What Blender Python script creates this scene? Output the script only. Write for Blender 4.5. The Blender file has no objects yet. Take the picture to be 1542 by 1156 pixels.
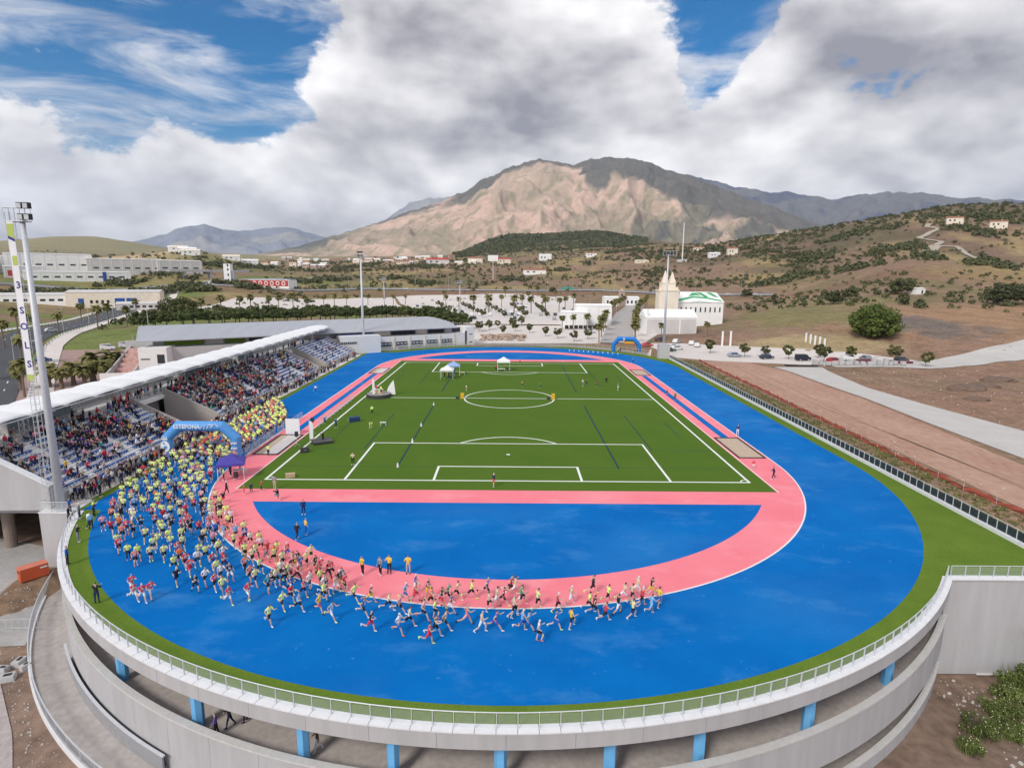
import bpy, bmesh, math, random
import numpy as np
from mathutils import Matrix, Vector
PI = math.pi
rnd = random.Random(7)
scene = bpy.context.scene
COL = scene.collection

# ------------------------------------------------------------------ camera
cam_d = bpy.data.cameras.new('camera'); cam = bpy.data.objects.new('camera', cam_d)
COL.objects.link(cam); scene.camera = cam
cam_d.sensor_width = 36.0; cam_d.lens = 900.0/1542*36; cam_d.clip_start = 0.5; cam_d.clip_end = 40000
CAM = Vector((0.24, -120.4, 25.0))
cam.matrix_world = (Matrix.Translation(CAM) @ Matrix.Rotation(-0.0026, 4, 'Z')
                    @ Matrix.Rotation(PI/2-0.1805, 4, 'X') @ Matrix.Rotation(0.0079, 4, 'Z'))

# ------------------------------------------------------------------ world, sun, exposure
SUN_EL, SUN_AZ = math.radians(40), math.radians(214)     # azimuth clockwise from +Y: behind the camera, a little left
w = bpy.data.worlds.new('World'); scene.world = w; w.use_nodes = True
def build_sky():
    nt = w.node_tree; N = nt.nodes; L = nt.links; N.clear()
    out = N.new('ShaderNodeOutputWorld'); bg = N.new('ShaderNodeBackground'); bg.inputs['Strength'].default_value = 0.10
    L.new(bg.outputs[0], out.inputs[0])
    sky = N.new('ShaderNodeTexSky'); sky.sky_type = 'NISHITA'; sky.sun_disc = False
    sky.sun_elevation = SUN_EL; sky.sun_rotation = SUN_AZ; sky.air_density = 1.0; sky.dust_density = 0.6; sky.ozone_density = 3.0
    tc = N.new('ShaderNodeTexCoord')
    def M(op, a, b=None, c=None, clamp=False):
        n = N.new('ShaderNodeMath'); n.operation = op; n.use_clamp = clamp
        for i, v in enumerate((a, b, c)):
            if v is None: continue
            if isinstance(v, (int, float)): n.inputs[i].default_value = v
            else: L.new(v, n.inputs[i])
        return n.outputs[0]
    def V(op, a, b):
        n = N.new('ShaderNodeVectorMath'); n.operation = op
        for i, v in enumerate((a, b)):
            if isinstance(v, (tuple, list)): n.inputs[i].default_value = v
            else: L.new(v, n.inputs[i])
        return n.outputs['Value'] if op in ('DISTANCE', 'DOT_PRODUCT', 'LENGTH') else n.outputs['Vector']
    D = tc.outputs['Generated']
    sep = N.new('ShaderNodeSeparateXYZ'); L.new(D, sep.inputs[0])
    # squash towards the horizon so that far clouds lie flatter
    mp = N.new('ShaderNodeMapping'); mp.inputs['Scale'].default_value = (1, 1, 1.75); L.new(D, mp.inputs[0])
    P = mp.outputs[0]
    def fbm(vec, scale, det, rough, off=(0, 0, 0), dist=0.0):
        n = N.new('ShaderNodeTexNoise'); n.inputs['Scale'].default_value = scale; n.inputs['Detail'].default_value = det
        n.inputs['Roughness'].default_value = rough; n.inputs['Distortion'].default_value = dist
        L.new(V('ADD', vec, off), n.inputs['Vector']); return n.outputs['Fac']
    big = fbm(P, 2.3, 2, .5, (3.1, 0.4, 1.7))
    med = fbm(P, 5.0, 9, .60, (0.7, 2.2, 0.3), .10)
    med_up = fbm(P, 5.0, 3, .60, (0.7, 2.2, 0.3 + .085), .10)
    mw = N.new('ShaderNodeMapping'); mw.inputs['Rotation'].default_value = (0, math.radians(-24), 0); mw.inputs['Scale'].default_value = (2.2, 2.2, 9.0); L.new(D, mw.inputs[0])
    wisp = fbm(mw.outputs[0], 1.9, 7, .62, (5.3, .2, 3.3), .5)
    def gauss(c, s, amp):
        n = N.new('ShaderNodeMapRange'); n.interpolation_type = 'SMOOTHSTEP'; L.new(V('DISTANCE', D, c), n.inputs[0])
        n.inputs[1].default_value = 0; n.inputs[2].default_value = s*1.75; n.inputs[3].default_value = amp; n.inputs[4].default_value = 0; return n.outputs[0]
    def total(lst):
        t = lst[0]
        for g in lst[1:]: t = M('ADD', t, g)
        return t
    gaps = total([gauss(*g) for g in GAPS])
    dens = M('MULTIPLY_ADD', big, .55, M('MULTIPLY', med, 1.45))
    dens = M('ADD', dens, gaps)
    low = M('SUBTRACT', 1.0, M('DIVIDE', sep.outputs['Z'], .23), clamp=True)        # near the horizon clouds overlap into a closed sheet
    dens = M('MULTIPLY_ADD', low, .34, dens)
    mr = N.new('ShaderNodeMapRange'); mr.interpolation_type = 'SMOOTHSTEP'
    L.new(dens, mr.inputs[0]); mr.inputs[1].default_value = .91; mr.inputs[2].default_value = 1.05
    wr = N.new('ShaderNodeMapRange'); wr.interpolation_type = 'SMOOTHSTEP'; L.new(M('MULTIPLY_ADD', gaps, .35, wisp), wr.inputs[0])
    wr.inputs[1].default_value = .36; wr.inputs[2].default_value = .66; wr.inputs[4].default_value = .80      # thin high streaks
    cover = M('MAXIMUM', mr.outputs[0], wr.outputs[0])
    lit = M('SUBTRACT', med, med_up)                                                # tops catch the light
    tone = total([gauss(*g) for g in TONES])
    br = M('MULTIPLY_ADD', lit, 1.35, M('MULTIPLY_ADD', big, .45, .47))
    br = M('MULTIPLY_ADD', M('SUBTRACT', dens, 1.15), -.22, br)
    br = M('ADD', br, tone)
    br = M('MINIMUM', M('MAXIMUM', br, .27), .97)
    cc = N.new('ShaderNodeCombineXYZ')
    L.new(M('MULTIPLY', br, 7.75), cc.inputs[0]); L.new(M('MULTIPLY', br, 7.6), cc.inputs[1])
    L.new(M('MULTIPLY_ADD', br, 7.2, .38), cc.inputs[2])
    hs = N.new('ShaderNodeHueSaturation'); hs.inputs['Saturation'].default_value = 1.55; hs.inputs['Value'].default_value = .66
    L.new(sky.outputs[0], hs.inputs['Color'])
    mix = N.new('ShaderNodeMix'); mix.data_type = 'RGBA'; mix.clamp_result = False
    L.new(cover, mix.inputs[0]); L.new(hs.outputs[0], mix.inputs[6]); L.new(cc.outputs[0], mix.inputs[7])
    L.new(mix.outputs[2], bg.inputs[0])
# openings of blue and denser cloud masses, as directions in the sky (unit vector, spread, amount)
GAPS = [((-0.301, 0.891, 0.339), 0.133, -0.24), ((-0.406, 0.849, 0.338), 0.122, -0.22), ((-0.388, 0.882, 0.269), 0.089, -0.16), ((-0.349, 0.912, 0.216), 0.078, -0.24), ((-0.504, 0.843, 0.19), 0.122, -0.12), ((-0.57, 0.8, 0.188), 0.078, -0.08), ((-0.551, 0.768, 0.326), 0.133, -0.12), ((0.291, 0.906, 0.308), 0.056, -0.26), ((0.277, 0.922, 0.269), 0.033, -0.12), ((0.45, 0.846, 0.287), 0.027, -0.05), ((0.525, 0.781, 0.34), 0.067, -0.1), ((0.29, 0.887, 0.359), 0.056, -0.16), ((-0.071, 0.956, 0.285), 0.222, 0.3), ((-0.164, 0.93, 0.329), 0.067, 0.16), ((0.386, 0.859, 0.335), 0.083, 0.18), ((0.365, 0.895, 0.257), 0.072, 0.3), ((0.55, 0.797, 0.25), 0.189, 0.24), ((-0.485, 0.87, 0.091), 0.289, 0.16), ((-0.286, 0.936, 0.204), 0.056, 0.1), ((0.212, 0.915, 0.344), 0.067, 0.12), ((0.161, 0.966, 0.2), 0.122, 0.18), ((0.264, 0.939, 0.219), 0.078, 0.16)]
TONES = [((-0.08, 0.945, 0.318), 0.211, -0.13), ((0.018, 0.97, 0.243), 0.122, -0.08), ((0.19, 0.933, 0.307), 0.122, 0.08), ((0.359, 0.895, 0.266), 0.083, 0.16), ((0.39, 0.857, 0.336), 0.1, -0.15), ((0.538, 0.797, 0.273), 0.167, -0.12), ((0.468, 0.852, 0.234), 0.078, -0.08), ((-0.308, 0.937, 0.167), 0.122, 0.05), ((-0.131, 0.955, 0.266), 0.067, 0.08), ((0.57, 0.807, 0.158), 0.178, -0.06), ((-0.255, 0.914, 0.315), 0.078, 0.06), ((0.132, 0.973, 0.187), 0.167, -0.05), ((-0.515, 0.848, 0.123), 0.133, -0.04)]
build_sky()
sun_d = bpy.data.lights.new('sun', 'SUN'); sun_d.energy = 1.5; sun_d.angle = math.radians(14); sun_d.color = (1, .945, .87)
sun = bpy.data.objects.new('sun', sun_d); COL.objects.link(sun)
sdir = Vector((math.sin(SUN_AZ)*math.cos(SUN_EL), math.cos(SUN_AZ)*math.cos(SUN_EL), math.sin(SUN_EL)))
sun.rotation_euler = sdir.to_track_quat('Z', 'Y').to_euler(); sun.location = (0, -200, 300)
vs = scene.view_settings; vs.view_transform = 'Standard'; vs.look = 'None'; vs.gamma = 1; vs.use_curve_mapping = False; vs.exposure = 0.72
scene.render.resolution_x = 1024; scene.render.resolution_y = 767

HAZE = 3.6e-5
# ------------------------------------------------------------------ helpers
MATS = {}
def mat(name, col=None, rough=.8, var=.10, scale=1.0, bump=0.0, metal=0.0, col2=None, det=4, scale2=None, spec=.3, alpha=1.0, trans=0.0, stretch=None, attr=None):
    if name in MATS: return MATS[name]
    m = bpy.data.materials.new(name); m.use_nodes = True; MATS[name] = m
    nt = m.node_tree; b = nt.nodes['Principled BSDF']
    b.inputs['Roughness'].default_value = rough; b.inputs['Metallic'].default_value = metal
    b.inputs['Specular IOR Level'].default_value = spec
    if alpha < 1: b.inputs['Alpha'].default_value = alpha
    if trans: b.inputs['Transmission Weight'].default_value = trans
    if attr:
        a = nt.nodes.new('ShaderNodeAttribute'); a.attribute_name = attr; src = a.outputs['Color']
    else: src = None
    if var or col2:
        geo = nt.nodes.new('ShaderNodeNewGeometry'); vec = geo.outputs['Position']
        if stretch:
            mp = nt.nodes.new('ShaderNodeMapping'); mp.inputs['Scale'].default_value = stretch
            nt.links.new(vec, mp.inputs[0]); vec = mp.outputs[0]
        n = nt.nodes.new('ShaderNodeTexNoise'); n.inputs['Scale'].default_value = scale; n.inputs['Detail'].default_value = det
        n.inputs['Roughness'].default_value = .62
        nt.links.new(vec, n.inputs['Vector'])
        fac = n.outputs['Fac']
        if scale2:
            n2 = nt.nodes.new('ShaderNodeTexNoise'); n2.inputs['Scale'].default_value = scale2; n2.inputs['Detail'].default_value = 3
            nt.links.new(vec, n2.inputs['Vector'])
            ma = nt.nodes.new('ShaderNodeMath'); ma.operation = 'MULTIPLY_ADD'; ma.inputs[1].default_value = .5
            mb = nt.nodes.new('ShaderNodeMath'); mb.operation = 'MULTIPLY'; mb.inputs[1].default_value = .5
            nt.links.new(n2.outputs['Fac'], mb.inputs[0]); nt.links.new(fac, ma.inputs[0]); nt.links.new(mb.outputs[0], ma.inputs[2]); fac = ma.outputs[0]
        r = nt.nodes.new('ShaderNodeMapRange'); r.inputs[1].default_value = .32; r.inputs[2].default_value = .68
        nt.links.new(fac, r.inputs[0])
        mx = nt.nodes.new('ShaderNodeMix'); mx.data_type = 'RGBA'
        nt.links.new(r.outputs[0], mx.inputs[0])
        if src is None:
            c2 = col2 or tuple(min(1, c*(1+var)) for c in col); c1 = col if col2 else tuple(c*(1-var) for c in col)
            mx.inputs[6].default_value = (*c1, 1); mx.inputs[7].default_value = (*c2, 1)
            nt.links.new(mx.outputs[2], b.inputs['Base Color'])
        else:
            mx.inputs[6].default_value = (1-var,)*3+(1,); mx.inputs[7].default_value = (1+var,)*3+(1,); mx.clamp_result = False
            mm = nt.nodes.new('ShaderNodeMix'); mm.data_type = 'RGBA'; mm.blend_type = 'MULTIPLY'; mm.inputs[0].default_value = 1
            nt.links.new(src, mm.inputs[6]); nt.links.new(mx.outputs[2], mm.inputs[7]); nt.links.new(mm.outputs[2], b.inputs['Base Color'])
        if bump:
            bp = nt.nodes.new('ShaderNodeBump'); bp.inputs['Strength'].default_value = bump; bp.inputs['Distance'].default_value = .05/max(scale, .05)
            nt.links.new(fac, bp.inputs['Height']); nt.links.new(bp.outputs[0], b.inputs['Normal'])
    elif src is not None: nt.links.new(src, b.inputs['Base Color'])
    else: b.inputs['Base Color'].default_value = (*col, 1)
    return m
class MB:
    def __init__(s): s.v = []; s.f = []; s.m = []; s.k = 0
    def add(s, vs, fs):
        o = len(s.v); s.v += [tuple(p) for p in vs]; s.f += [tuple(i+o for i in f) for f in fs]; s.m += [s.k]*len(fs); return s
    def mi(s, k): s.k = k; return s
    def box(s, c, d, rz=0.0, taper=1.0, tilt=None):
        x, y, z = (q/2 for q in d); P = []
        ca, sa = math.cos(rz), math.sin(rz)
        for dz in (-z, z):
            t = taper if dz > 0 else 1
            for dx, dy in ((-x, -y), (x, -y), (x, y), (-x, y)):
                dx *= t; dy *= t
                P.append((c[0]+dx*ca-dy*sa, c[1]+dx*sa+dy*ca, c[2]+dz))
        return s.add(P, [(3, 2, 1, 0), (4, 5, 6, 7), (0, 1, 5, 4), (1, 2, 6, 5), (2, 3, 7, 6), (3, 0, 4, 7)])
    def cyl(s, p0, p1, r0, r1=None, n=8, cap=True):
        r1 = r0 if r1 is None else r1
        p0 = Vector(p0); p1 = Vector(p1); d = (p1-p0).normalized()
        a = d.orthogonal().normalized(); b = d.cross(a); P = []
        for p, r in ((p0, r0), (p1, r1)):
            for i in range(n):
                t = 2*PI*i/n; P.append(p+a*(r*math.cos(t))+b*(r*math.sin(t)))
        F = [(i, (i+1) % n, n+(i+1) % n, n+i) for i in range(n)]
        if cap: F += [tuple(range(n-1, -1, -1)), tuple(range(n, 2*n))]
        return s.add(P, F)
    def tube(s, pts, rs, n=6):
        for i in range(len(pts)-1):
            r0, r1 = (rs, rs) if isinstance(rs, (int, float)) else (rs[i], rs[i+1])
            s.cyl(pts[i], pts[i+1], r0, r1, n)
        return s
    def prism(s, poly, z0, z1, bottom=True):
        n = len(poly); P = [(x, y, z0) for x, y in poly]+[(x, y, z1) for x, y in poly]
        F = [(i, (i+1) % n, n+(i+1) % n, n+i) for i in range(n)]+[tuple(range(n, 2*n))]
        if bottom: F.append(tuple(range(n-1, -1, -1)))
        return s.add(P, F)
    def quad(s, *pts): return s.add(pts, [tuple(range(len(pts)))])
    def sweep(s, prof, th0, th1, n, c=(0, -42.2), capped=True):
        k = len(prof); P = []; F = []
        for i in range(n+1):
            t = th0+(th1-th0)*i/n
            for r, z in prof: P.append((c[0]+r*math.cos(t), c[1]+r*math.sin(t), z))
        for i in range(n):
            for j in range(k): F.append((i*k+j, i*k+(j+1) % k, (i+1)*k+(j+1) % k, (i+1)*k+j))
        if capped: F += [tuple(range(k-1, -1, -1)), tuple(n*k+j for j in range(k))]
        return s.add(P, F)
    def extrude(s, prof, axis_pts):
        """profile [(a,z)] swept along straight world line: axis_pts=((x0,y0),(x1,y1)); a is to the right of the direction"""
        (x0, y0), (x1, y1) = axis_pts; l = math.hypot(x1-x0, y1-y0); dx, dy = (x1-x0)/l, (y1-y0)/l; k = len(prof)
        P = [(x0+dy*a, y0-dx*a, z) for a, z in prof]+[(x1+dy*a, y1-dx*a, z) for a, z in prof]
        F = [(j, (j+1) % k, k+(j+1) % k, k+j) for j in range(k)]+[tuple(range(k-1, -1, -1)), tuple(range(k, 2*k))]
        return s.add(P, F)
    def build(s, name, mats, parent=None, smooth=False, fix=True, loc=None):
        me = bpy.data.meshes.new(name); me.from_pydata(s.v, [], s.f)
        for m in (mats if isinstance(mats, (list, tuple)) else [mats]): me.materials.append(m)
        if max(s.m, default=0) > 0: me.polygons.foreach_set('material_index', s.m)
        if fix:
            bm = bmesh.new(); bm.from_mesh(me); bmesh.ops.recalc_face_normals(bm, faces=bm.faces); bm.to_mesh(me); bm.free()
        if smooth: me.polygons.foreach_set('use_smooth', [True]*len(me.polygons))
        o = bpy.data.objects.new(name, me); COL.objects.link(o)
        if loc: o.location = loc
        if parent: o.parent = parent
        return o
def tag(o, label, cat, group=None):
    o['label'] = label; o['category'] = cat
    if group: o['group'] = group
    return o
def thing(name, label, cat, loc=(0, 0, 0), rz=0.0, group=None):
    o = bpy.data.objects.new(name, None); COL.objects.link(o); o.location = loc; o.rotation_euler = (0, 0, rz); o.empty_display_size = .2
    return tag(o, label, cat, group)
def structure(o, parent=None): o['kind'] = 'structure'; return o
def stuff(o, label=None, cat=None):
    o['kind'] = 'stuff'
    if label: o['label'] = label; o['category'] = cat
    return o
def part(name, me, parent, loc=(0, 0, 0), rz=0.0, scale=None):
    o = bpy.data.objects.new(name, me); COL.objects.link(o); o.parent = parent; o.location = loc; o.rotation_euler = (0, 0, rz)
    if scale: o.scale = scale
    return o
def copy_tree(o, loc=None, rz=None, label=None, group=None, scale=None, parent=None):
    c = o.copy(); COL.objects.link(c); c.parent = parent
    if loc is not None: c.location = loc
    if rz is not None: c.rotation_euler = (0, 0, rz)
    if scale is not None: c.scale = (scale,)*3 if isinstance(scale, (int, float)) else scale
    if label: c['label'] = label
    if group: c['group'] = group
    for ch in o.children: copy_tree(ch, parent=c)
    return c
def text_mesh(name, body, size, m, parent, loc, rot, ext=.004):
    cu = bpy.data.curves.new(name, 'FONT'); cu.body = body; cu.size = size; cu.align_x = 'CENTER'; cu.align_y = 'CENTER'; cu.extrude = ext; cu.resolution_u = 2; cu.offset = size*.022
    t = bpy.data.objects.new(name, cu); me = bpy.data.meshes.new_from_object(t); bpy.data.objects.remove(t); bpy.data.curves.remove(cu)
    me.materials.clear(); me.materials.append(m)
    o = bpy.data.objects.new(name, me); COL.objects.link(o); o.parent = parent; o.location = loc; o.rotation_euler = rot
    return o
# ------------------------------------------------------------------ terrain (heights)
def _h2(ix, iy, seed):
    n = (ix*374761393 + iy*668265263 + seed*974634777) & 0x7fffffff
    n = ((n ^ (n >> 13))*1274126177) & 0x7fffffff
    return ((n ^ (n >> 16)) & 0xffff)/65535.0
def vnoise(x, y, seed=0):
    xi = np.floor(x).astype(np.int64); yi = np.floor(y).astype(np.int64); fx = x-xi; fy = y-yi
    fx = fx*fx*fx*(fx*(fx*6-15)+10); fy = fy*fy*fy*(fy*(fy*6-15)+10)
    a = _h2(xi, yi, seed); b = _h2(xi+1, yi, seed); c = _h2(xi, yi+1, seed); d = _h2(xi+1, yi+1, seed)
    return (a*(1-fx)+b*fx)*(1-fy)+(c*(1-fx)+d*fx)*fy
def fbm(x, y, oct=4, seed=0, ridged=False):
    t = 0; amp = 1; tot = 0
    for o in range(oct):
        n = vnoise(x*2**o, y*2**o, seed+o*17)
        if ridged: n = 1-abs(2*n-1); n = n*n
        t = t+amp*n; tot += amp; amp *= .5
    return t/tot
def sstep(a, b, x): t = np.clip((x-a)/(b-a), 0, 1); return t*t*(3-2*t)
OX, OY, OZ = 0.24, -120.4, 25.0          # survey station the far relief is measured from
def sight(x, y):
    """bearing vector (per metre of distance) of a survey sight"""
    u = (x-771)/900; v = (y-578)/900; cr, sr = math.cos(.0079), math.sin(.0079)
    u, v = u*cr+v*sr, -u*sr+v*cr
    cp, sp = math.cos(.1805), math.sin(.1805); yy = cp-v*sp; zz = -sp-v*cp; c, s = math.cos(.0026), math.sin(.0026)
    X, Y = u*c+yy*s, -u*s+yy*c; h = math.hypot(X, Y)
    return X/h, Y/h, zz/h
SURVEY = {1900: [(560,170),(520,260),(470,400),(430,600),(380,850),(320,1100),(345,1500),(350,3500)],
 1542: [(500,270),(460,400),(425,600),(400,750),(370,900),(340,1000),(309,1150),(330,1500),(345,3500)],
 1440: [(520,215),(470,330),(440,450),(405,620),(375,800),(340,950),(312,1080),(335,1500),(347,3500)],
 1350: [(505,235),(462,330),(430,480),(405,600),(380,750),(355,900),(328,1050),(345,1400),(350,3500)],
 1270: [(500,230),(465,320),(438,520),(410,660),(385,800),(338,1100),(355,1500),(360,3500)],
 1200: [(500,225),(470,300),(441,600),(420,680),(400,800),(375,950),(347,1150),(360,1600),(365,3500)],
 1120: [(490,270),(462,380),(441,610),(420,720),(398,850),(380,980),(363,1180),(372,1700),(370,3500)],
 1050: [(485,310),(460,450),(441,620),(420,740),(402,880),(388,1000),(373,1200),(380,1800),(375,3500)],
 970: [(475,340),(458,500),(440,630),(418,770),(402,920),(385,1100),(370,1400),(372,2000),(375,3500)],
 900: [(470,370),(456,520),(438,640),(420,780),(403,950),(388,1150),(377,1500),(350,2500),(373,3300)],
 830: [(470,370),(456,520),(438,640),(422,780),(405,1000),(390,1300),(380,1700),(354,2500),(373,3300)],
 750: [(470,370),(455,520),(437,640),(425,780),(410,1000),(395,1300),(382,1800),(358,2500),(375,3300)],
 690: [(470,370),(455,520),(436,640),(423,780),(405,1000),(393,1400),(386,1900),(383,2500),(385,3300)],
 600: [(470,370),(453,530),(434,660),(416,850),(402,1100),(391,1700),(386,3300)],
 450: [(475,340),(460,450),(441,600),(420,800),(406,1100),(393,1900),(386,3500)],
 350: [(485,300),(462,420),(441,560),(420,720),(405,950),(392,1250),(392,1700),(384,4000)],
 290: [(490,290),(466,400),(441,550),(420,700),(400,950),(375,1150),(390,1700),(382,4000)],
 240: [(495,285),(470,410),(445,560),(422,700),(402,900),(381,1150),(390,1700),(372,3000),(378,4500)],
 150: [(500,300),(470,450),(446,600),(426,720),(411,800),(396,950),(388,1300),(357,3000),(370,4500)],
 60: [(520,255),(480,400),(455,500),(428,680),(412,780),(396,950),(387,1300),(358,3000),(370,4500)],
 0: [(560,180),(500,300),(470,430),(441,600),(416,750),(398,900),(386,1300),(365,3000),(372,4500)],
 -350: [(560,190),(490,320),(460,440),(435,600),(410,750),(395,900),(384,1300),(366,3000),(372,4500)]}
_cp = []
for _x, _l in SURVEY.items():
    for _y, _d in _l:
        _sx, _sy, _sz = sight(_x, _y); _cp.append((math.atan2(_sx, _sy), math.log(_d), _sz))
for _t in np.linspace(-.95, .95, 9):
    _cp.append((_t, math.log(9000), -.0005)); 
_cp = np.array(_cp); _K = np.array([2.2, 1.0])
def _tps(r2): return np.where(r2 > 1e-12, .5*r2*np.log(np.maximum(r2, 1e-12)), 0)
_A = _cp[:, :2]*_K
_n = len(_A); _d2 = ((_A[:, None]-_A[None])**2).sum(2)
_Kmat = np.zeros((_n+3, _n+3)); _Kmat[:_n, :_n] = _tps(_d2)+np.eye(_n)*2e-4
_Kmat[:_n, _n] = 1; _Kmat[:_n, _n+1:] = _A; _Kmat[_n, :_n] = 1; _Kmat[_n+1:, :_n] = _A.T
_W = np.linalg.solve(_Kmat, np.concatenate([_cp[:, 2], np.zeros(3)]))
def far_height(x, y):
    dx = x-OX; dy = y-OY; D = np.hypot(dx, dy); th = np.clip(np.arctan2(dx, dy), -.86, .86)
    q = np.stack([th, np.log(np.clip(D, 160, 9000))], -1)*_K
    sh = q.shape[:-1]; q = q.reshape(-1, 2); out = np.empty(len(q))
    for i in range(0, len(q), 20000):
        b = q[i:i+20000]; out[i:i+20000] = _tps(((b[:, None]-_A[None])**2).sum(2)) @ _W[:_n]+_W[_n]+b @ _W[_n+1:]
    e = out.reshape(sh); z = OZ+e*D
    return z
def near_height(x, y):
    zl = -6+4.5*sstep(40, 190, y)
    z = np.where(x < -30, zl+(0-zl)*sstep(-72, -64, x), 0.0)
    z = np.where((y > 72), zl*sstep(-20, -75, x), z)
    # below the raised end of the stadium
    r = np.hypot(x, y+42.2); low = np.where(x < 0, -7.6, -8.9); low = -7.6-1.4*sstep(-12, 14, x)
    south = (y < -72.6) | ((r < 52) & (y < -40) & (x < 49.5)) | ((x < 49.5) & (y < 90) & (x > -47))
    z = np.where(south, low, z)
    z = np.where((x < -46) & (y < -40) , -6.2-1.4*sstep(-62, -76, y), z)
    z = np.where((x > 48) & (y < -72.6), low+1.2*sstep(52, 75, x), z)
    return z
def ground(x, y):
    x = np.asarray(x, float); y = np.asarray(y, float)
    dx = x-OX; dy = y-OY; D = np.hypot(dx, dy); th = np.abs(np.arctan2(dx, dy))
    nz = near_height(x, y); fz = far_height(x, y)
    rough = (fbm(x/160, y/160, 5, 3)-.5)*9+(fbm(x/42, y/42, 4, 9)-.5)*4
    m = sstep(330, 600, D)*(1-.6*sstep(3000, 6000, D))
    flat = sstep(18, 45, np.abs(y-hwy_y(x)))
    fz = fz+rough*m*flat
    f = sstep(205, 300, D); z = nz+(fz-nz)*f
    back = sstep(.98, 1.25, th); z = z*(1-back)+np.minimum(nz, -6.0)*back
    z = z+np.where((x > 58) & (y > -70), (fbm(x/9, y/9, 4, 5)-.5)*1.1*sstep(92, 105, x), 0)
    return z
HWY = [(-1200, 330), (-420, 400), (-205, 470), (-156, 520), (-82, 512), (-50, 512), (18, 519), (72, 524), (92, 520), (120, 502), (169, 465), (196, 441), (236, 428), (300, 400), (1300, 300)]
def hwy_y(x): return np.interp(x, [p[0] for p in HWY], [p[1] for p in HWY])
def grid_axis(c0, c1, step, lo, hi, ratio):
    a = list(np.arange(c0, c1+1e-6, step)); s = step; p = a[-1]
    while p < hi: s = min(s*ratio, 260); p += s; a.append(p)
    s = step; p = a[0]; b = []
    while p > lo: s = min(s*ratio, 260); p -= s; b.append(p)
    return np.array(b[::-1]+a)
GX = grid_axis(-78, 118, 2.0, -7000, 7500, 1.032); GY = grid_axis(-120, 110, 2.0, -900, 9500, 1.028)
GXX, GYY = np.meshgrid(GX, GY); GZ = ground(GXX, GYY)
def gz(x, y):
    i = int(np.clip(np.searchsorted(GX, x)-1, 0, len(GX)-2)); j = int(np.clip(np.searchsorted(GY, y)-1, 0, len(GY)-2))
    u = (x-GX[i])/(GX[i+1]-GX[i]); v = (y-GY[j])/(GY[j+1]-GY[j])
    return float((GZ[j, i]*(1-u)+GZ[j, i+1]*u)*(1-v)+(GZ[j+1, i]*(1-u)+GZ[j+1, i+1]*u)*v)
# ------------------------------------------------------------------ terrain mesh, colours, mountains
def lerp3(a, b, t): return a+(np.asarray(b)-a)*t[..., None]
def set_col(me, cols, name='Col'):
    at = me.color_attributes.new(name, 'FLOAT_COLOR', 'POINT'); c = np.ones((len(me.vertices), 4), np.float32); c[:, :3] = np.asarray(cols).reshape(-1, 3)
    at.data.foreach_set('color', c.ravel())
def grid_mesh(name, X, Y, Z, cols, m, smooth=True):
    r, c = X.shape; P = np.stack([X, Y, Z], -1).reshape(-1, 3)
    i = np.arange(r*c).reshape(r, c); F = np.stack([i[:-1, :-1], i[:-1, 1:], i[1:, 1:], i[1:, :-1]], -1).reshape(-1, 4)
    me = bpy.data.meshes.new(name); me.vertices.add(len(P)); me.vertices.foreach_set('co', P.ravel().astype(np.float32))
    me.loops.add(F.size); me.loops.foreach_set('vertex_index', F.ravel().astype(np.int32))
    me.polygons.add(len(F)); me.polygons.foreach_set('loop_start', np.arange(0, F.size, 4, dtype=np.int32)); me.polygons.foreach_set('loop_total', np.full(len(F), 4, np.int32))
    me.polygons.foreach_set('use_smooth', np.ones(len(F), bool)*smooth); me.update(); me.validate()
    set_col(me, cols); me.materials.append(m)
    o = bpy.data.objects.new(name, me); COL.objects.link(o); return o
def blob(x, y, cx, cy, rx, ry, rot=0.0, soft=.35, n=.0):
    c, s = math.cos(rot), math.sin(rot); u = ((x-cx)*c+(y-cy)*s)/rx; v = (-(x-cx)*s+(y-cy)*c)/ry
    q = np.hypot(u, v)+n*(fbm(x/(.35*min(rx, ry)), y/(.35*min(rx, ry)), 4, 31)-.5)
    return 1-sstep(1-soft, 1+soft, q)
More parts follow.
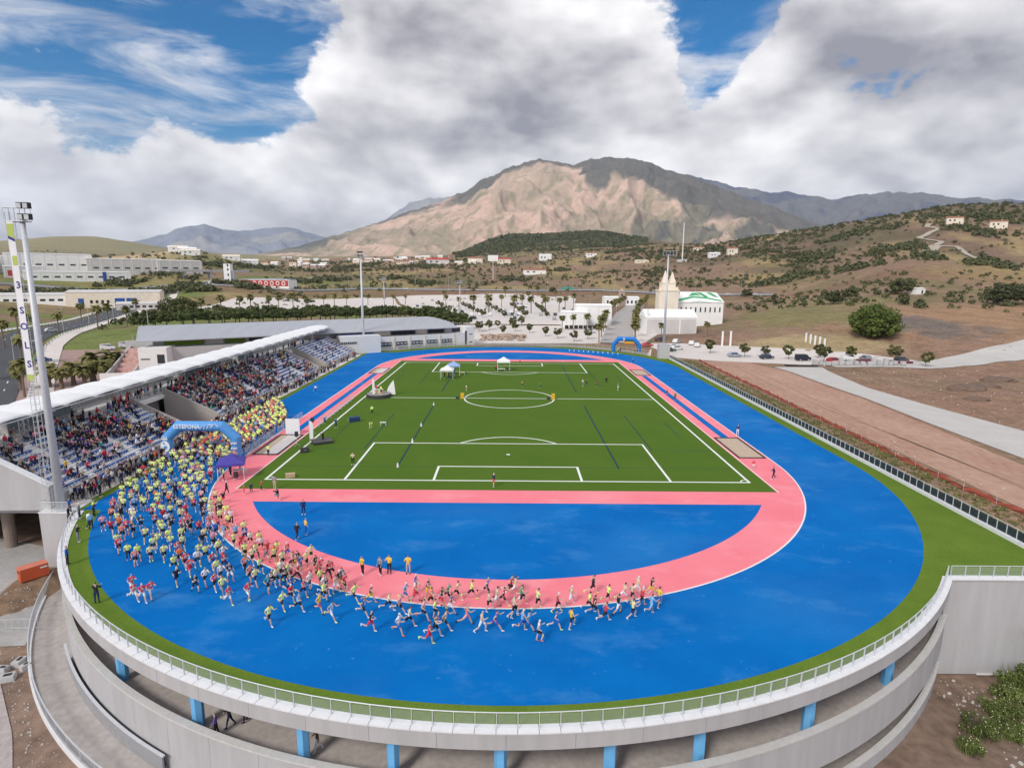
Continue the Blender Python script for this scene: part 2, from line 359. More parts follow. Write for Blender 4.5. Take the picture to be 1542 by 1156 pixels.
def terrain_colour(X, Y, Z):
    dx = X-OX; dy = Y-OY; D = np.hypot(dx, dy); th = np.degrees(np.arctan2(dx, dy))
    n1 = fbm(X/70, Y/70, 5, 21); n2 = fbm(X/20, Y/20, 4, 41); n3 = fbm(X/190, Y/190, 4, 61)
    C = np.zeros(X.shape+(3,))+np.array([.20, .135, .092])
    C = lerp3(C, [.15, .125, .065], sstep(.50, .66, n1)*.8)
    C = lerp3(C, [.23, .155, .10], sstep(.56, .70, n2)*.8)
    C = lerp3(C, [.11, .10, .055], sstep(.55, .68, n3)*sstep(600, 800, D)*.6)
    C = lerp3(C, [.27, .205, .10], sstep(.52, .66, fbm(X/55, Y/110, 4, 71))*sstep(380, 520, D)*.75)
    # left fields
    left = sstep(-8, -17, th)*sstep(880, 700, D)*sstep(150, 210, D)
    C = lerp3(C, [.13, .155, .05], left*sstep(.40, .56, n1)); C = lerp3(C, [.155, .125, .065], left*sstep(.56, .66, n2)*.8)
    C = lerp3(C, [.21, .18, .075], blob(X, Y, -330, 480, 240, 55, -.25, .4, .8)*.8)
    # tan cut hill behind on the left
    C = lerp3(C, [.40, .30, .18], blob(X, Y, -545, 850, 95, 130, 0, .4, 1.2)*.95)
    C = lerp3(C, [.12, .13, .05], blob(X, Y, -440, 850, 90, 150, 0, .4, .9)*.7)
    C = lerp3(C, [.24, .22, .13], sstep(1200, 2200, D)*sstep(-5, -20, th)*.75)
    # embankment below the highway
    hw = np.abs(Y-(hwy_y(X)-38)); C = lerp3(C, [.17, .105, .07], sstep(42, 20, hw)*sstep(60, 30, np.abs(th))*.7)
    # right-hand building ground and hillside
    R = sstep(52, 60, X)*sstep(330, 250, D)
    C = lerp3(C, [.215, .135, .095], R*sstep(.38, .52, n2)*.9); C = lerp3(C, [.17, .115, .085], R*sstep(.52, .62, n1)*.8)
    C = lerp3(C, [.27, .165, .10], blob(X, Y, 225, 130, 90, 45, .3, .4, .7)*.85)
    C = lerp3(C, [.11, .10, .095], blob(X, Y, 158, 110, 14, 24, .3, .4, 1.8)*.8)
    C = lerp3(C, [.30, .235, .13], blob(X, Y, 106, 88, 26, 16, 0, .3, .5)*.85)
    C = lerp3(C, [.15, .15, .06], blob(X, Y, 128, 150, 30, 36, 0, .4, 1.4)*.7)
    C = lerp3(C, [.19, .17, .075], blob(X, Y, 165, 200, 36, 30, 0, .4, 1.4)*.6)
    C = lerp3(C, [.25, .18, .085], blob(X, Y, 430, 380, 110, 45, .4, .4, .8)*.7)
    hill = sstep(700, 850, D)*sstep(8, 20, th)
    C = lerp3(C, [.15, .10, .075], hill*sstep(.42, .56, n1)*.8); C = lerp3(C, [.085, .08, .045], hill*sstep(.54, .62, n3+.25*(n2-.5))*.6)
    C = lerp3(C, [.045, .055, .034], blob(X, Y, 70, 2330, 420, 520, 0, .4, .5)*.9)
    # bare ground in front of and left of the stadium
    fr = sstep(-70, -76, Y)+sstep(-50, -54, X)*sstep(-45, -52, Y); fr = np.clip(fr, 0, 1)
    C = lerp3(C, [.215, .15, .115], fr); C = lerp3(C, [.15, .105, .08], fr*sstep(.5, .62, n2)*.7)
    return np.minimum(C*1.28, .6)
m_terrain = mat('dry_ground', rough=.95, var=.42, scale=.16, scale2=1.1, det=10, bump=.5, attr='Col', spec=.05)
ter = structure(grid_mesh('ground', GXX, GYY, GZ, terrain_colour(GXX, GYY, GZ), m_terrain))

def px_th(x): s = sight(x, 300); return math.atan2(s[0], s[1])
def mountain(name, crest, D1, D0, Dback, dth, nD, amp, seed, cols, label_mat, foot=.0, gully=1.0):
    """crest: survey sights (x, y) at distance D1; the near foot lies at D0"""
    c = np.array([(math.atan2(*sight(x, y)[:2]), sight(x, y)[2]) for x, y in crest])
    th = np.arange(c[0, 0], c[-1, 0], dth); e = np.interp(th, c[:, 0], c[:, 1])
    k = np.ones(3)/3; e = np.convolve(np.pad(e, 1, 'edge'), k, 'valid'); e = e+(fbm(th*80, th*0+seed, 3, seed)-.5)*.0065*np.clip(e/.1, 0, 1)
    Ds = np.concatenate([np.linspace(D0, D1, nD), np.linspace(D1, Dback, max(4, nD//3))[1:]])
    TH, DD = np.meshgrid(th, Ds); E = np.tile(e, (len(Ds), 1))
    X = OX+DD*np.sin(TH); Y = OY+DD*np.cos(TH)
    crest_z = OZ+E*D1
    across = TH*D1
    t = np.clip((DD-D0)/(D1-D0), 0, 1); tb = np.clip((DD-D1)/(Dback-D1), 0, 1)
    bendc = px_th(830)*D1
    warp = (fbm(across/900, DD/900, 3, seed+5)-.5)*700
    sk = across+warp+.42*(DD-D0)*np.tanh((bendc-across)/1600); g = fbm(sk/760, DD/1700, 5, seed, ridged=True); g2 = fbm((sk+warp*.6)/260, DD/420, 5, seed+9, ridged=True)
    bigr = fbm((across+warp)/1500, DD/2600, 3, seed+3)
    p = t**1.08
    z = foot+(crest_z-foot)*(p+(bigr-.5)*.55*t*(1-t)*1.7)
    rel = np.maximum(crest_z-foot, 0)
    z = z+gully*rel*amp*((g-.5)*np.sin(PI*np.clip(t, 0, 1))**.7+(g2-.5)*.42*np.sin(PI*np.clip(t*.96+.04, 0, 1))**.5)
    z = z+(fbm(across/260, DD/260, 4, seed+2)-.5)*rel*.035*np.clip(t*3, 0, 1)
    z = np.where(DD > D1, crest_z*(1-tb*.55)+(fbm(across/260, DD/260, 4, seed+2)-.5)*rel*.035, z)
    z = np.where(t < .02, np.minimum(z, foot-5), z)
    C = cols(TH, DD, t, g, g2, across, z)
    return structure(grid_mesh(name, X, Y, z, C, label_mat))
m_mount = mat('mountain_rock', rough=.95, var=.20, scale=.004, scale2=.02, det=9, attr='Col', spec=.05)
def cols_main(TH, DD, t, g, g2, ac, z):
    n = fbm(ac/420, DD/420, 5, 77); n2 = fbm(ac/130, DD/130, 4, 78)
    C = np.zeros(TH.shape+(3,))+np.array([.60, .43, .335])
    C = lerp3(C, [.47, .36, .27], sstep(.45, .62, n)); C = lerp3(C, [.27, .25, .16], sstep(.56, .70, n2+.25*(.5-g))*.7)
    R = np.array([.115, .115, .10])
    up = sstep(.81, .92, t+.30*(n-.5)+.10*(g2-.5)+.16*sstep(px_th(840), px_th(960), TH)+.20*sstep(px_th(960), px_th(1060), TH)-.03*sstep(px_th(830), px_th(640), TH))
    C = lerp3(C, R, up*.9)  # dark upper slopes: pine cover plus cloud shadow painted into the colour
    def cloud_shade(px, tt, rp, rt, a=.85):
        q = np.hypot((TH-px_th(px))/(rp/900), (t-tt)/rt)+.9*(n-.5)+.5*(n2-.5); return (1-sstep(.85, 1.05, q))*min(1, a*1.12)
    for a in ((985, .34, 34, .13), (1050, .36, 36, .15), (1155, .36, 36, .16), (900, .74, 24, .12), (455, .80, 50, .2), (880, .14, 60, .06)): C = lerp3(C, R*1.15, cloud_shade(*a))  # cloud shadows painted into the mountain colour as dark blobs
    C = lerp3(C, [.30, .26, .18], sstep(.42, .30, g)*.55); low = sstep(.16, .02, t+.3*(n-.5)); C = lerp3(C, [.17, .165, .10], low*.75)  # gully hollows shaded in the colour; foot tinted darker
    return C
CREST = [(250, 392), (330, 388), (400, 380), (450, 371), (500, 356), (560, 338), (620, 318), (660, 304), (700, 288), (728, 271), (748, 261), (770, 250), (785, 246), (800, 243), (815, 240), (830, 241), (850, 246), (862, 249), (875, 245), (890, 240), (905, 239), (930, 238), (960, 241), (985, 246), (1000, 252), (1022, 260), (1040, 266), (1060, 274), (1085, 284), (1110, 292), (1140, 302), (1180, 318), (1220, 334), (1270, 352), (1330, 362), (1400, 372)]
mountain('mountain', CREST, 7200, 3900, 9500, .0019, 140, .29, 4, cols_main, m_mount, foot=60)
def cols_haze_blue(base, alt):  # blue of distant haze painted into the far ranges' colour
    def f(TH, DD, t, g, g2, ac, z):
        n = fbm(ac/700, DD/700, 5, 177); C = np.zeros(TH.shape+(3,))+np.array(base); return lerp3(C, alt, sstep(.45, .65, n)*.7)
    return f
CR2 = [(940, 262), (1000, 256), (1040, 262), (1075, 274), (1110, 283), (1150, 288), (1190, 290), (1215, 293), (1245, 300), (1280, 297), (1310, 292), (1340, 288), (1365, 289), (1390, 290), (1420, 297), (1460, 299), (1500, 300), (1542, 302), (1650, 308), (1800, 312)]
mountain('mountain', CR2, 10500, 6800, 12500, .0032, 50, .30, 12, cols_haze_blue([.10, .11, .165], [.21, .20, .18]), m_mount, foot=100)
CR3 = [(-300, 372), (-60, 368), (150, 372), (215, 362), (250, 352), (268, 345), (285, 339), (310, 339), (335, 346), (360, 349), (390, 344), (420, 342), (440, 343), (460, 350), (500, 360), (545, 352), (580, 330), (610, 310), (640, 300), (680, 296), (720, 300)]
mountain('mountain', CR3, 11500, 7600, 13500, .0034, 46, .28, 22, cols_haze_blue([.26, .28, .33], [.40, .39, .37]), m_mount, foot=100)

# ------------------------------------------------------------------ sheets lying on the ground
def resample(pts, n):
    P = np.array(pts, float); d = np.concatenate([[0], np.cumsum(np.hypot(*(P[1:]-P[:-1]).T))]); t = np.linspace(0, d[-1], n+1)
    return np.stack([np.interp(t, d, P[:, 0]), np.interp(t, d, P[:, 1])], 1)
def strip(name, a, b, m, dz=.05, n=40, k=4, parent=None):
    A = resample(a, n); B = resample(b, n); mb = MB(); V = []
    for i in range(n+1):
        for j in range(k+1):
            x, y = A[i]+(B[i]-A[i])*j/k; V.append((x, y, gz(x, y)+dz))
    F = [(i*(k+1)+j, i*(k+1)+j+1, (i+1)*(k+1)+j+1, (i+1)*(k+1)+j) for i in range(n) for j in range(k)]
    o = mb.add(V, F).build(name, m, parent); 
    if not parent: structure(o)
    return o
def road(name, line, wd, m, dz=.06, n=60, k=3, off=0.0):
    P = resample(line, n); T = np.gradient(P, axis=0); T /= np.hypot(*T.T)[:, None]; Nn = np.stack([T[:, 1], -T[:, 0]], 1)
    return strip(name, P+Nn*(off-wd/2), P+Nn*(off+wd/2), m, dz, n, k)
m_asph = mat('asphalt', (.085, .087, .095), .9, .18, .35, .2, scale2=4)
m_pave = mat('pale_paving', (.66, .60, .555), .9, .12, .3, .1, scale2=3)
m_gravel = mat('pale_gravel', (.52, .495, .465), .95, .10, .25, .2, scale2=5)
m_dirt = mat('packed_earth', (.34, .185, .125), .95, .22, .13, .3, scale2=1.4, stretch=(1, .4, 1), col2=(.50, .33, .25))
m_red = mat('red_paving', (.36, .24, .215), .9, .15, .4, .1, scale2=3)
m_white = mat('white_paint', (.80, .80, .79), .6, .05, 2)
m_line = mat('road_paint', (.7, .7, .68), .7, .1, 2)
strip('dirt_track', [(57.2, -76), (56.9, -52), (56.6, -20), (57.3, 10), (57.5, 57)], [(70.5, -76), (70.2, -42), (72.4, -19), (74.2, 3), (73.8, 16), (74.5, 38), (70, 57)], m_dirt, .05, 60, 6)
strip('gravel_road', [(73.6, -76), (72.8, -40), (73.5, -19.5), (75.0, 3), (74.8, 16), (75.2, 38), (74.4, 46)], [(90, -76), (87.5, -40), (86, -24), (83.5, -3), (82.5, 15), (86, 38), (88, 46)], m_gravel, .07, 50, 5)
strip('gravel_road', [(92, 46.5), (118, 45), (158, 58), (230, 92), (330, 140)], [(92, 55), (124, 58), (172, 80), (240, 112), (335, 160)], m_gravel, .12, 60, 6)
strip('car_park', [(52, 64), (60, 58), (95, 47.5), (96, 47.5)], [(46, 100), (62, 100), (112, 76), (125, 60)], m_pave, .06, 30, 10)
strip('plaza', [(-20, 97), (20, 99), (49, 99)], [(-20, 150), (30, 150), (64, 132)], m_pave, .05, 16, 10)
strip('parking_lot', [(-28, 152), (0, 152), (24, 152)], [(-110, 455), (-20, 462), (62, 452)], m_pave, .25, 16, 36)
strip('parking_lot', [(-190, 240), (-60, 240)], [(-215, 350), (-112, 456)], m_pave, .30, 20, 20)
m_avenue = mat('avenue_paving', (.42, .39, .37), .9, .12, .5)
strip('avenue', [(33, 99), (44, 150), (62, 232), (86, 330)], [(46, 99), (55, 150), (75, 232), (101, 330)], m_avenue, .35, 40, 4)
m_hway = mat('highway_asphalt', (.19, .19, .195), .9, .12, .2)
road('highway', [(p[0], p[1]) for p in HWY if p[0] < 240], 17, m_hway, .55, 160, 3)
ROADL = [(-120, 10), (-148, 48), (-172, 85), (-188, 118), (-205, 158), (-232, 225), (-262, 320), (-285, 370), (-300, 440), (-280, 540), (-240, 640)]
road('road', ROADL, 14, m_asph, .22, 90, 4)
road('pavement', ROADL, 5, m_pave, .26, 90, 1, 12.0)
road('pavement', ROADL, 3.5, m_gravel, .26, 90, 1, -11.0)
for off in (-4, 4):
    Pl = resample(ROADL, 110); Tn = np.gradient(Pl, axis=0); Tn /= np.hypot(*Tn.T)[:, None]
    for i in range(4, 70, 2):
        p = Pl[i]+np.array([Tn[i][1], -Tn[i][0]])*off; q = p+Tn[i]*3
        o = structure(MB().quad(*[(a[0]+Tn[i][1]*s, a[1]-Tn[i][0]*s, gz(*a)+.30) for a, s in ((p, -.15), (p, .15), (q, .15), (q, -.15))]).build('lane_marking', m_line))
strip('plaza', [(-66.5, 110), (-66.5, 40), (-66.5, -40)], [(-160, 84), (-138, 46), (-112, 6)], m_red, .08, 30, 12)
strip('yard', [(-46.5, -58), (-46, -66), (-42.5, -72.5)], [(-90, -45), (-90, -66), (-80, -76)], mat('yard_concrete', (.40, .385, .37), .9, .14, .25, .1, scale2=2), .05, 10, 10)
road('dirt_track', [(520, 405), (461, 426), (449, 443), (455, 468), (487, 549), (469, 552), (425, 501), (440, 530), (489, 575), (478, 600), (505, 622), (527, 637), (522, 655), (537, 671)], 6, mat('pale_earth', (.42, .36, .29), .95, .12, .2), .8, 120, 1)

for x0 in (61.0, 62.5):      # wheel ruts in the earth track
    pts = [(x0+1.1*math.sin(y/17+x0)+ (y+76)*.015, y) for y in np.arange(-74, 52, 3.0)]; structure(strip('tyre_track', [(x-.16, y) for x, y in pts], [(x+.16, y) for x, y in pts], mat('rut_earth', (.30, .185, .135), .95, .3, .5), .058, 60, 1))
for side in (-9.6, 9.4):
    Pk = resample(ROADL, 150); Tk = np.gradient(Pk, axis=0); Tk /= np.hypot(*Tk.T)[:, None]; kb = MB()
    for i in range(0, 150): x, y = Pk[i]+np.array([Tk[i][1], -Tk[i][0]])*side; kb.box((x, y, gz(x, y)+.45), (.35, 2.0, .45), math.atan2(Tk[i][1], Tk[i][0])-PI/2)
    stuff(kb.build('kerb_stones', m_white), 'white kerb stones along the '+('left' if side < 0 else 'right')+' edge of the asphalt road', 'kerb')
for r in range(9):                      # painted bays of the parking lot
    yb = 172+r*31; w0 = -30-(yb-152)*.27; w1 = 26+(yb-152)*.10; bl_ = MB()
    for x in np.arange(w0+4, w1-4, 2.6): bl_.quad(*[(x+a, yb+b, gz(x, yb)+.32) for a, b in ((-.12, 0), (.12, 0), (.12, 5), (-.12, 5))])
    structure(bl_.build('bay_lines', mat('bay_paint', (.55, .66, .78), .8, .1, 1)))
# ------------------------------------------------------------------ stadium: surfaces
CY0 = 42.2
def arc(r, cy, a0, a1, n): return [(r*math.cos(a), cy+r*math.sin(a)) for a in np.linspace(a0, a1, n+1)]
def sheet(name, poly, z, m, parent=None):
    o = MB().quad(*[(x, y, z) for x, y in poly]).build(name, m, parent, fix=False)
    if not parent: structure(o)
    return o
def scuffed_sheen(name, c1, c2, c3, sc, amt, rough=.75):
    m = bpy.data.materials.new(name); m.use_nodes = True; nt = m.node_tree; b = nt.nodes['Principled BSDF']; b.inputs['Roughness'].default_value = rough; b.inputs['Specular IOR Level'].default_value = .04
    geo = nt.nodes.new('ShaderNodeNewGeometry')
    def noise(s, d, st=(1, 1, 1), rg=.6):
        mp = nt.nodes.new('ShaderNodeMapping'); mp.inputs['Scale'].default_value = st; nt.links.new(geo.outputs['Position'], mp.inputs[0])
        n = nt.nodes.new('ShaderNodeTexNoise'); n.inputs['Scale'].default_value = s; n.inputs['Detail'].default_value = d; n.inputs['Roughness'].default_value = rg; nt.links.new(mp.outputs[0], n.inputs['Vector']); return n.outputs['Fac']
    def rng(f, a, c, to=1.0):
        r = nt.nodes.new('ShaderNodeMapRange'); r.inputs[1].default_value = a; r.inputs[2].default_value = c; r.inputs[4].default_value = to; nt.links.new(f, r.inputs[0]); return r.outputs[0]
    def mix(a, c, f):
        x = nt.nodes.new('ShaderNodeMix'); x.data_type = 'RGBA'; nt.links.new(f, x.inputs[0])
        for i, v in ((6, a), (7, c)):
            if isinstance(v, tuple): x.inputs[i].default_value = (*v, 1)
            else: nt.links.new(v, x.inputs[i])
        return x.outputs[2]
    base = mix(c1, c2, rng(noise(sc, 6), .35, .65))
    base = mix(base, c3, rng(noise(sc*1.3, 9, (.75, 1.25, 1), .66), .53, .74, amt*.62))
    base = mix(base, c3, rng(noise(sc*.33, 5, (.8, 1.3, 1)), .50, .74, amt*.26))  # broad pale areas: sheen painted into the surface colour
    base = mix(base, c3, rng(noise(sc*14, 3), .66, .74, amt*.7))
    nt.links.new(base, b.inputs['Base Color']); return m
m_blue = scuffed_sheen('blue_track', (.001, .128, .44), (.002, .158, .49), (.10, .31, .61), .13, .72)
m_pink = scuffed_sheen('pink_track', (.86, .215, .26), (.90, .26, .30), (.90, .46, .48), .16, .75)
m_turf = mat('football_turf', (.074, .140, .018), .95, .10, .12, .1, scale2=6, col2=(.096, .168, .024), spec=.04)
m_turf2 = mat('edge_turf', (.095, .165, .02), .95, .14, .35, .2, scale2=5, col2=(.15, .225, .035), spec=.04)
m_conc = mat('painted_concrete', (.40, .395, .40), .8, .10, .9, .03, scale2=.25, stretch=(1.6, 1.6, .18), col2=(.51, .50, .51))
m_conc_w = mat('white_coping', (.74, .74, .75), .7, .05, 1.5, .03)
m_conc_d = mat('raw_concrete', (.47, .425, .40), .9, .20, .35, .1, scale2=2.5)
m_wallw = mat('white_wall', (.76, .75, .73), .8, .05, .3, scale2=2)
m_wallg = mat('grey_wall', (.50, .49, .485), .8, .06, .3, scale2=2)
m_steel = mat('galvanised_steel', (.60, .62, .65), .5, .06, 3, metal=.15)
m_dark = mat('dark_metal', (.035, .035, .04), .6, .1, 4)
m_glass = mat('clear_glass', (.80, .86, .86), .06, 0, spec=.4, alpha=.09)
m_tint = mat('tinted_glass', (.03, .045, .07), .10, 0, spec=.6, alpha=.80)
m_pane = mat('window_glass', (.035, .045, .055), .12, 0, spec=.6)
m_wline = mat('pitch_line', (.80, .82, .76), .9, .06, 3)
m_bline = mat('blue_pitch_line', (.004, .035, .075), .9, .1, 3)

a_r = math.asin(-31.3/48.9); a_l = -PI+math.asin(18.2/48.9)
deck = [(48.9, -73.5)]+arc(48.9, -CY0, a_r, a_l, 72)+[(-46.6, -60.4), (-46.6, 76), (-40, 76)]+arc(51.5, CY0, PI-.72, .42, 40)+[(48.9, 62)]
sheet('turf_surround', deck, 0.0, m_turf2)
th60 = -PI+math.asin(17.8/46.9)
blue = arc(46.9, -CY0, 0, th60, 80)+[(-45.4, -60.0), (-45.4, 71.5), (-37.2, 71.5)]+arc(46.9, CY0, PI-math.acos(36.9/46.9), 0, 60)
sheet('running_track', blue, .004, m_blue)
pink = arc(36.5, -CY0, 0, -PI, 72)+arc(36.5, CY0, PI, 0, 72)
sheet('infield_band', pink, .008, m_pink)
for sgn in (-1, 1):
    a = math.asin(-15.1/32.1)
    p = arc(32.1, -CY0, a, -PI-a, 60); p = p if sgn < 0 else [(x, -y) for x, y in p[::-1]]
    sheet('d_area', p, .012, m_blue)
    for y0 in (-29.6, 30):      # jump runways run between the two sand pits of each side
        pass
    sheet('jump_runway', [(sgn*33.55, -29.3), (sgn*34.75, -29.3), (sgn*34.75, 29.6), (sgn*33.55, 29.6)][::sgn], .012, m_blue)
pitch = sheet('football_pitch', [(-31.8, -53.3), (31.8, -53.3), (31.8, 53.3), (-31.8, 53.3)], .012, m_turf)
def line_strip(pts, wd, m, z, name='pitch_line', closed=False, parent=None):
    P = [Vector((x, y, 0)) for x, y in pts]; n = len(P); L = []; R = []
    for i in range(n):
        a = P[(i-1) % n] if (closed or i > 0) else P[i]; b = P[(i+1) % n] if (closed or i < n-1) else P[i]
        d1 = (P[i]-a).normalized() if (P[i]-a).length > 0 else (b-P[i]).normalized(); d2 = (b-P[i]).normalized() if (b-P[i]).length > 0 else d1
        t = (d1+d2).normalized(); nn = Vector((t.y, -t.x, 0)); k = 1/max(.4, t.dot(d1)); L.append(P[i]-nn*(wd/2*k)); R.append(P[i]+nn*(wd/2*k))
    V = [(p.x, p.y, z) for p in L]+[(p.x, p.y, z) for p in R]
    F = [(i, n+i, n+(i+1) % n, (i+1) % n) for i in range(n if closed else n-1)]
    return MB().add(V, F).build(name, m, parent)
W2, L2 = 29.85, 50.0
def pl(pts, closed=False, wd=.30): return line_strip(pts, wd, m_wline, .016, closed=closed, parent=pitch)
pl([(-W2, -L2), (W2, -L2), (W2, L2), (-W2, L2)], True)
pl([(-W2+.16, 0), (-9.3, 0)]); pl([(9.3, 0), (W2-.16, 0)]); pl([(-9.0, 0), (9.0, 0)]); pl(arc(9.15, 0, 0, 2*PI, 64)[:-1], True)
for s in (-1, 1):
    f = lambda pts: [(x, s*y) for x, y in pts]
    pl(f([(-20.16, L2-.16), (-20.16, L2-16.5), (20.16, L2-16.5), (20.16, L2-.16)])); pl(f([(-9.16, L2-.16), (-9.16, L2-5.5), (9.16, L2-5.5), (9.16, L2-.16)]))
    a = math.acos(5.65/9.15); pl(f([(9.15*math.sin(t), L2-11-9.15*math.cos(t)) for t in np.linspace(-a, a, 24)]))
    pl(f([(x, y) for x, y in ((-.25, L2-11), (.25, L2-11))]), wd=.5)
    for q in (-1, 1): pl(f([(q*(W2-1.0*math.cos(t)), L2-1.0*math.sin(t)) for t in np.linspace(.17, PI/2-.17, 8)]), wd=.16)
def bl(x0, y0, x1, y1, wd=.22): line_strip([(x0, y0), (x1, y1)], wd, m_bline, .0145, 'blue_line', parent=pitch)
for s in (-1, 1):
    for q in (-1, 1):
        bl(q*14.6, s*45.0, q*14.6, s*7); bl(q*20.9, s*36.6, q*20.9, s*14.5, .16); bl(q*27.0, s*29.5, q*27.0, s*19.5, .12)
        bl(q*21.05, s*36.6, q*29.6, s*36.6, .10); bl(q*9.5, s*44.7, q*29.6, s*44.7, .08)
line_strip(arc(36.5, -CY0, 0, -PI, 90)+arc(36.5, CY0, PI, 0, 90), .16, m_white, .02, 'kerb_line', True)['kind'] = 'structure'
for s in (-1, 1): line_strip([(s*31.95, -53.45), (s*31.95, 53.45)], .14, m_white, .018, 'edge_line')['kind'] = 'structure'
# sand pits
m_sand = mat('sand', (.52, .40, .30), .95, .12, 1.2, .2, scale2=6)
m_tarp = mat('pale_tarp', (.62, .57, .55), .8, .08, .8, .1)
m_rub = mat('dark_rubber', (.05, .045, .045), .8, .1, 4)
def sand_pit(x0, x1, y0, y1, label, cover=False):
    t = thing('sand_pit', label, 'sand pit', ((x0+x1)/2, (y0+y1)/2, .012)); w_, l_ = (x1-x0)/2, (y1-y0)/2
    MB().quad((-w_, -l_, .012), (w_, -l_, .012), (w_, l_, .012), (-w_, l_, .012)).build('sand', m_sand, t)
    if cover: MB().box((w_*.35, 0, .05), (w_*1.25, l_*1.9, .05)).build('cover_sheet', m_tarp, t)
    for sx in (-1, 1): MB().box((sx*(w_+.1), 0, .05), (.22, 2*l_+.4, .10)).build('edge_board', m_rub, t)
    for sy in (-1, 1): MB().box((0, sy*(l_+.1), .05), (2*w_-.04, .22, .10)).build('edge_board', m_rub, t)
sand_pit(32.5, 35.9, -39.8, -29.6, 'sand filled jump pit with dark rim near the right curve of the pink band')
sand_pit(32.5, 35.9, 30.2, 38.8, 'far sand pit on the pink band beside the right hand straight')
sand_pit(-35.6, -32.4, -39.8, -29.6, 'sand pit half covered with a pale sheet beside the grandstand straight', True)
sand_pit(-35.8, -32.4, 30.2, 38.8, 'pale covered sand pit on the far pink strip before the grandstand', True)

# ------------------------------------------------------------------ raised near end: ring, ramp, columns, railing
A0, A1 = math.radians(201.9), math.radians(320.25)
ring = thing('ramp_structure', 'curved grey concrete end of the stadium with stacked ramps', 'building', (0, -42.2, -8.8))
def rpart(name, mb, m, smooth=False):
    mb.v = [(x, y+42.2, z+8.8) for x, y, z in mb.v]; return mb.build(name, m, ring, smooth)
for i in range(26):
    a0 = A0+(A1-A0)*i/26; a1 = A0+(A1-A0)*(i+1)/26-.00035
    rpart('fascia_panel', MB().sweep([(48.60, -1.05), (49.10, -1.05), (49.10, -.02), (48.60, -.02)], a0, a1, 5), m_conc)
    a0 = A0+.015+(A1-A0-.015)*i/26; a1 = A0+.015+(A1-A0-.015)*(i+1)/26-.00035
    rpart('parapet_panel', MB().sweep([(48.72, -6.2), (49.08, -6.2), (49.08, -3.42), (48.72, -3.42)], a0, a1, 5), m_conc)
rpart('ceiling', MB().sweep([(38.0, -1.0), (48.59, -1.0), (48.59, -.6), (38.0, -.6)], A0, A1, 80), m_conc_d)
rpart('ramp_floor', MB().sweep([(38.0, -4.6), (48.7, -4.6), (48.7, -4.35), (38.0, -4.35)], A0, A1, 80), m_conc_d)
rpart('back_wall', MB().sweep([(37.7, -4.6), (38.0, -4.6), (38.0, -.98), (37.7, -.98)], A0, A1, 60), mat('inner_wall', (.46, .42, .39), .9, .25, .3, .1, scale2=1.5))
m_cap = mat('grey_cap', (.58, .57, .55), .8, .1, .8, scale2=4)
rpart('parapet_cap', MB().sweep([(48.66, -3.42), (49.14, -3.42), (49.14, -3.3), (48.66, -3.3)], A0+.015, A1, 110), m_cap)
AM = math.radians(268)
rpart('lower_wall', MB().sweep([(48.60, -7.7), (48.96, -7.7), (48.96, -6.2), (48.60, -6.2)], A0, AM, 60), m_conc)
rpart('lower_floor', MB().sweep([(40.0, -9.0), (48.7, -9.0), (48.7, -8.8), (40.0, -8.8)], AM, A1, 50), m_conc_d)
rpart('lower_back_wall', MB().sweep([(39.7, -9.0), (40.0, -9.0), (40.0, -4.6), (39.7, -4.6)], AM, A1, 50), m_conc_d)
rpart('lower_parapet', MB().sweep([(48.74, -9.3), (49.06, -9.3), (49.06, -7.9), (48.74, -7.9)], AM, A1, 60), m_conc)
rpart('lower_parapet_cap', MB().sweep([(48.68, -7.9), (49.12, -7.9), (49.12, -7.78), (48.68, -7.78)], AM, A1, 60), m_cap)
rpart('end_wall', MB().sweep([(38.2, -9.0), (48.58, -9.0), (48.58, -1.06), (38.2, -1.06)], A0-.004, A0, 1), m_conc)
m_col1 = mat('light_blue_paint', (.16, .46, .80), .6, .06, .8, scale2=3)
COL_ANG = [234.4, 245.3, 255.3, 262.2, 269.8, 277.5, 284.3, 294.5, 305.8]
for k, a in enumerate(COL_ANG):
    t = math.radians(a); cx, cy = 47.95*math.cos(t), -42.2+47.95*math.sin(t); mb = MB()
    poly = [(cx+.38*math.cos(t+PI/6+i*PI/3), cy+.38*math.sin(t+PI/6+i*PI/3)) for i in range(6)]
    mb.prism(poly, -4.36, -1.02); rpart('column', mb, m_col1)
# coping of separate slabs
nslab = 84
for i in range(nslab):
    a0 = A0+(A1-A0)*i/nslab; a1 = A0+(A1-A0)*(i+1)/nslab-.0007
    rpart('coping_slab', MB().sweep([(48.45, -.018), (49.16, -.018), (49.16, .06+.004*(i % 3)), (48.45, .06+.004*(i % 3))], a0, a1, 2), m_conc_w)
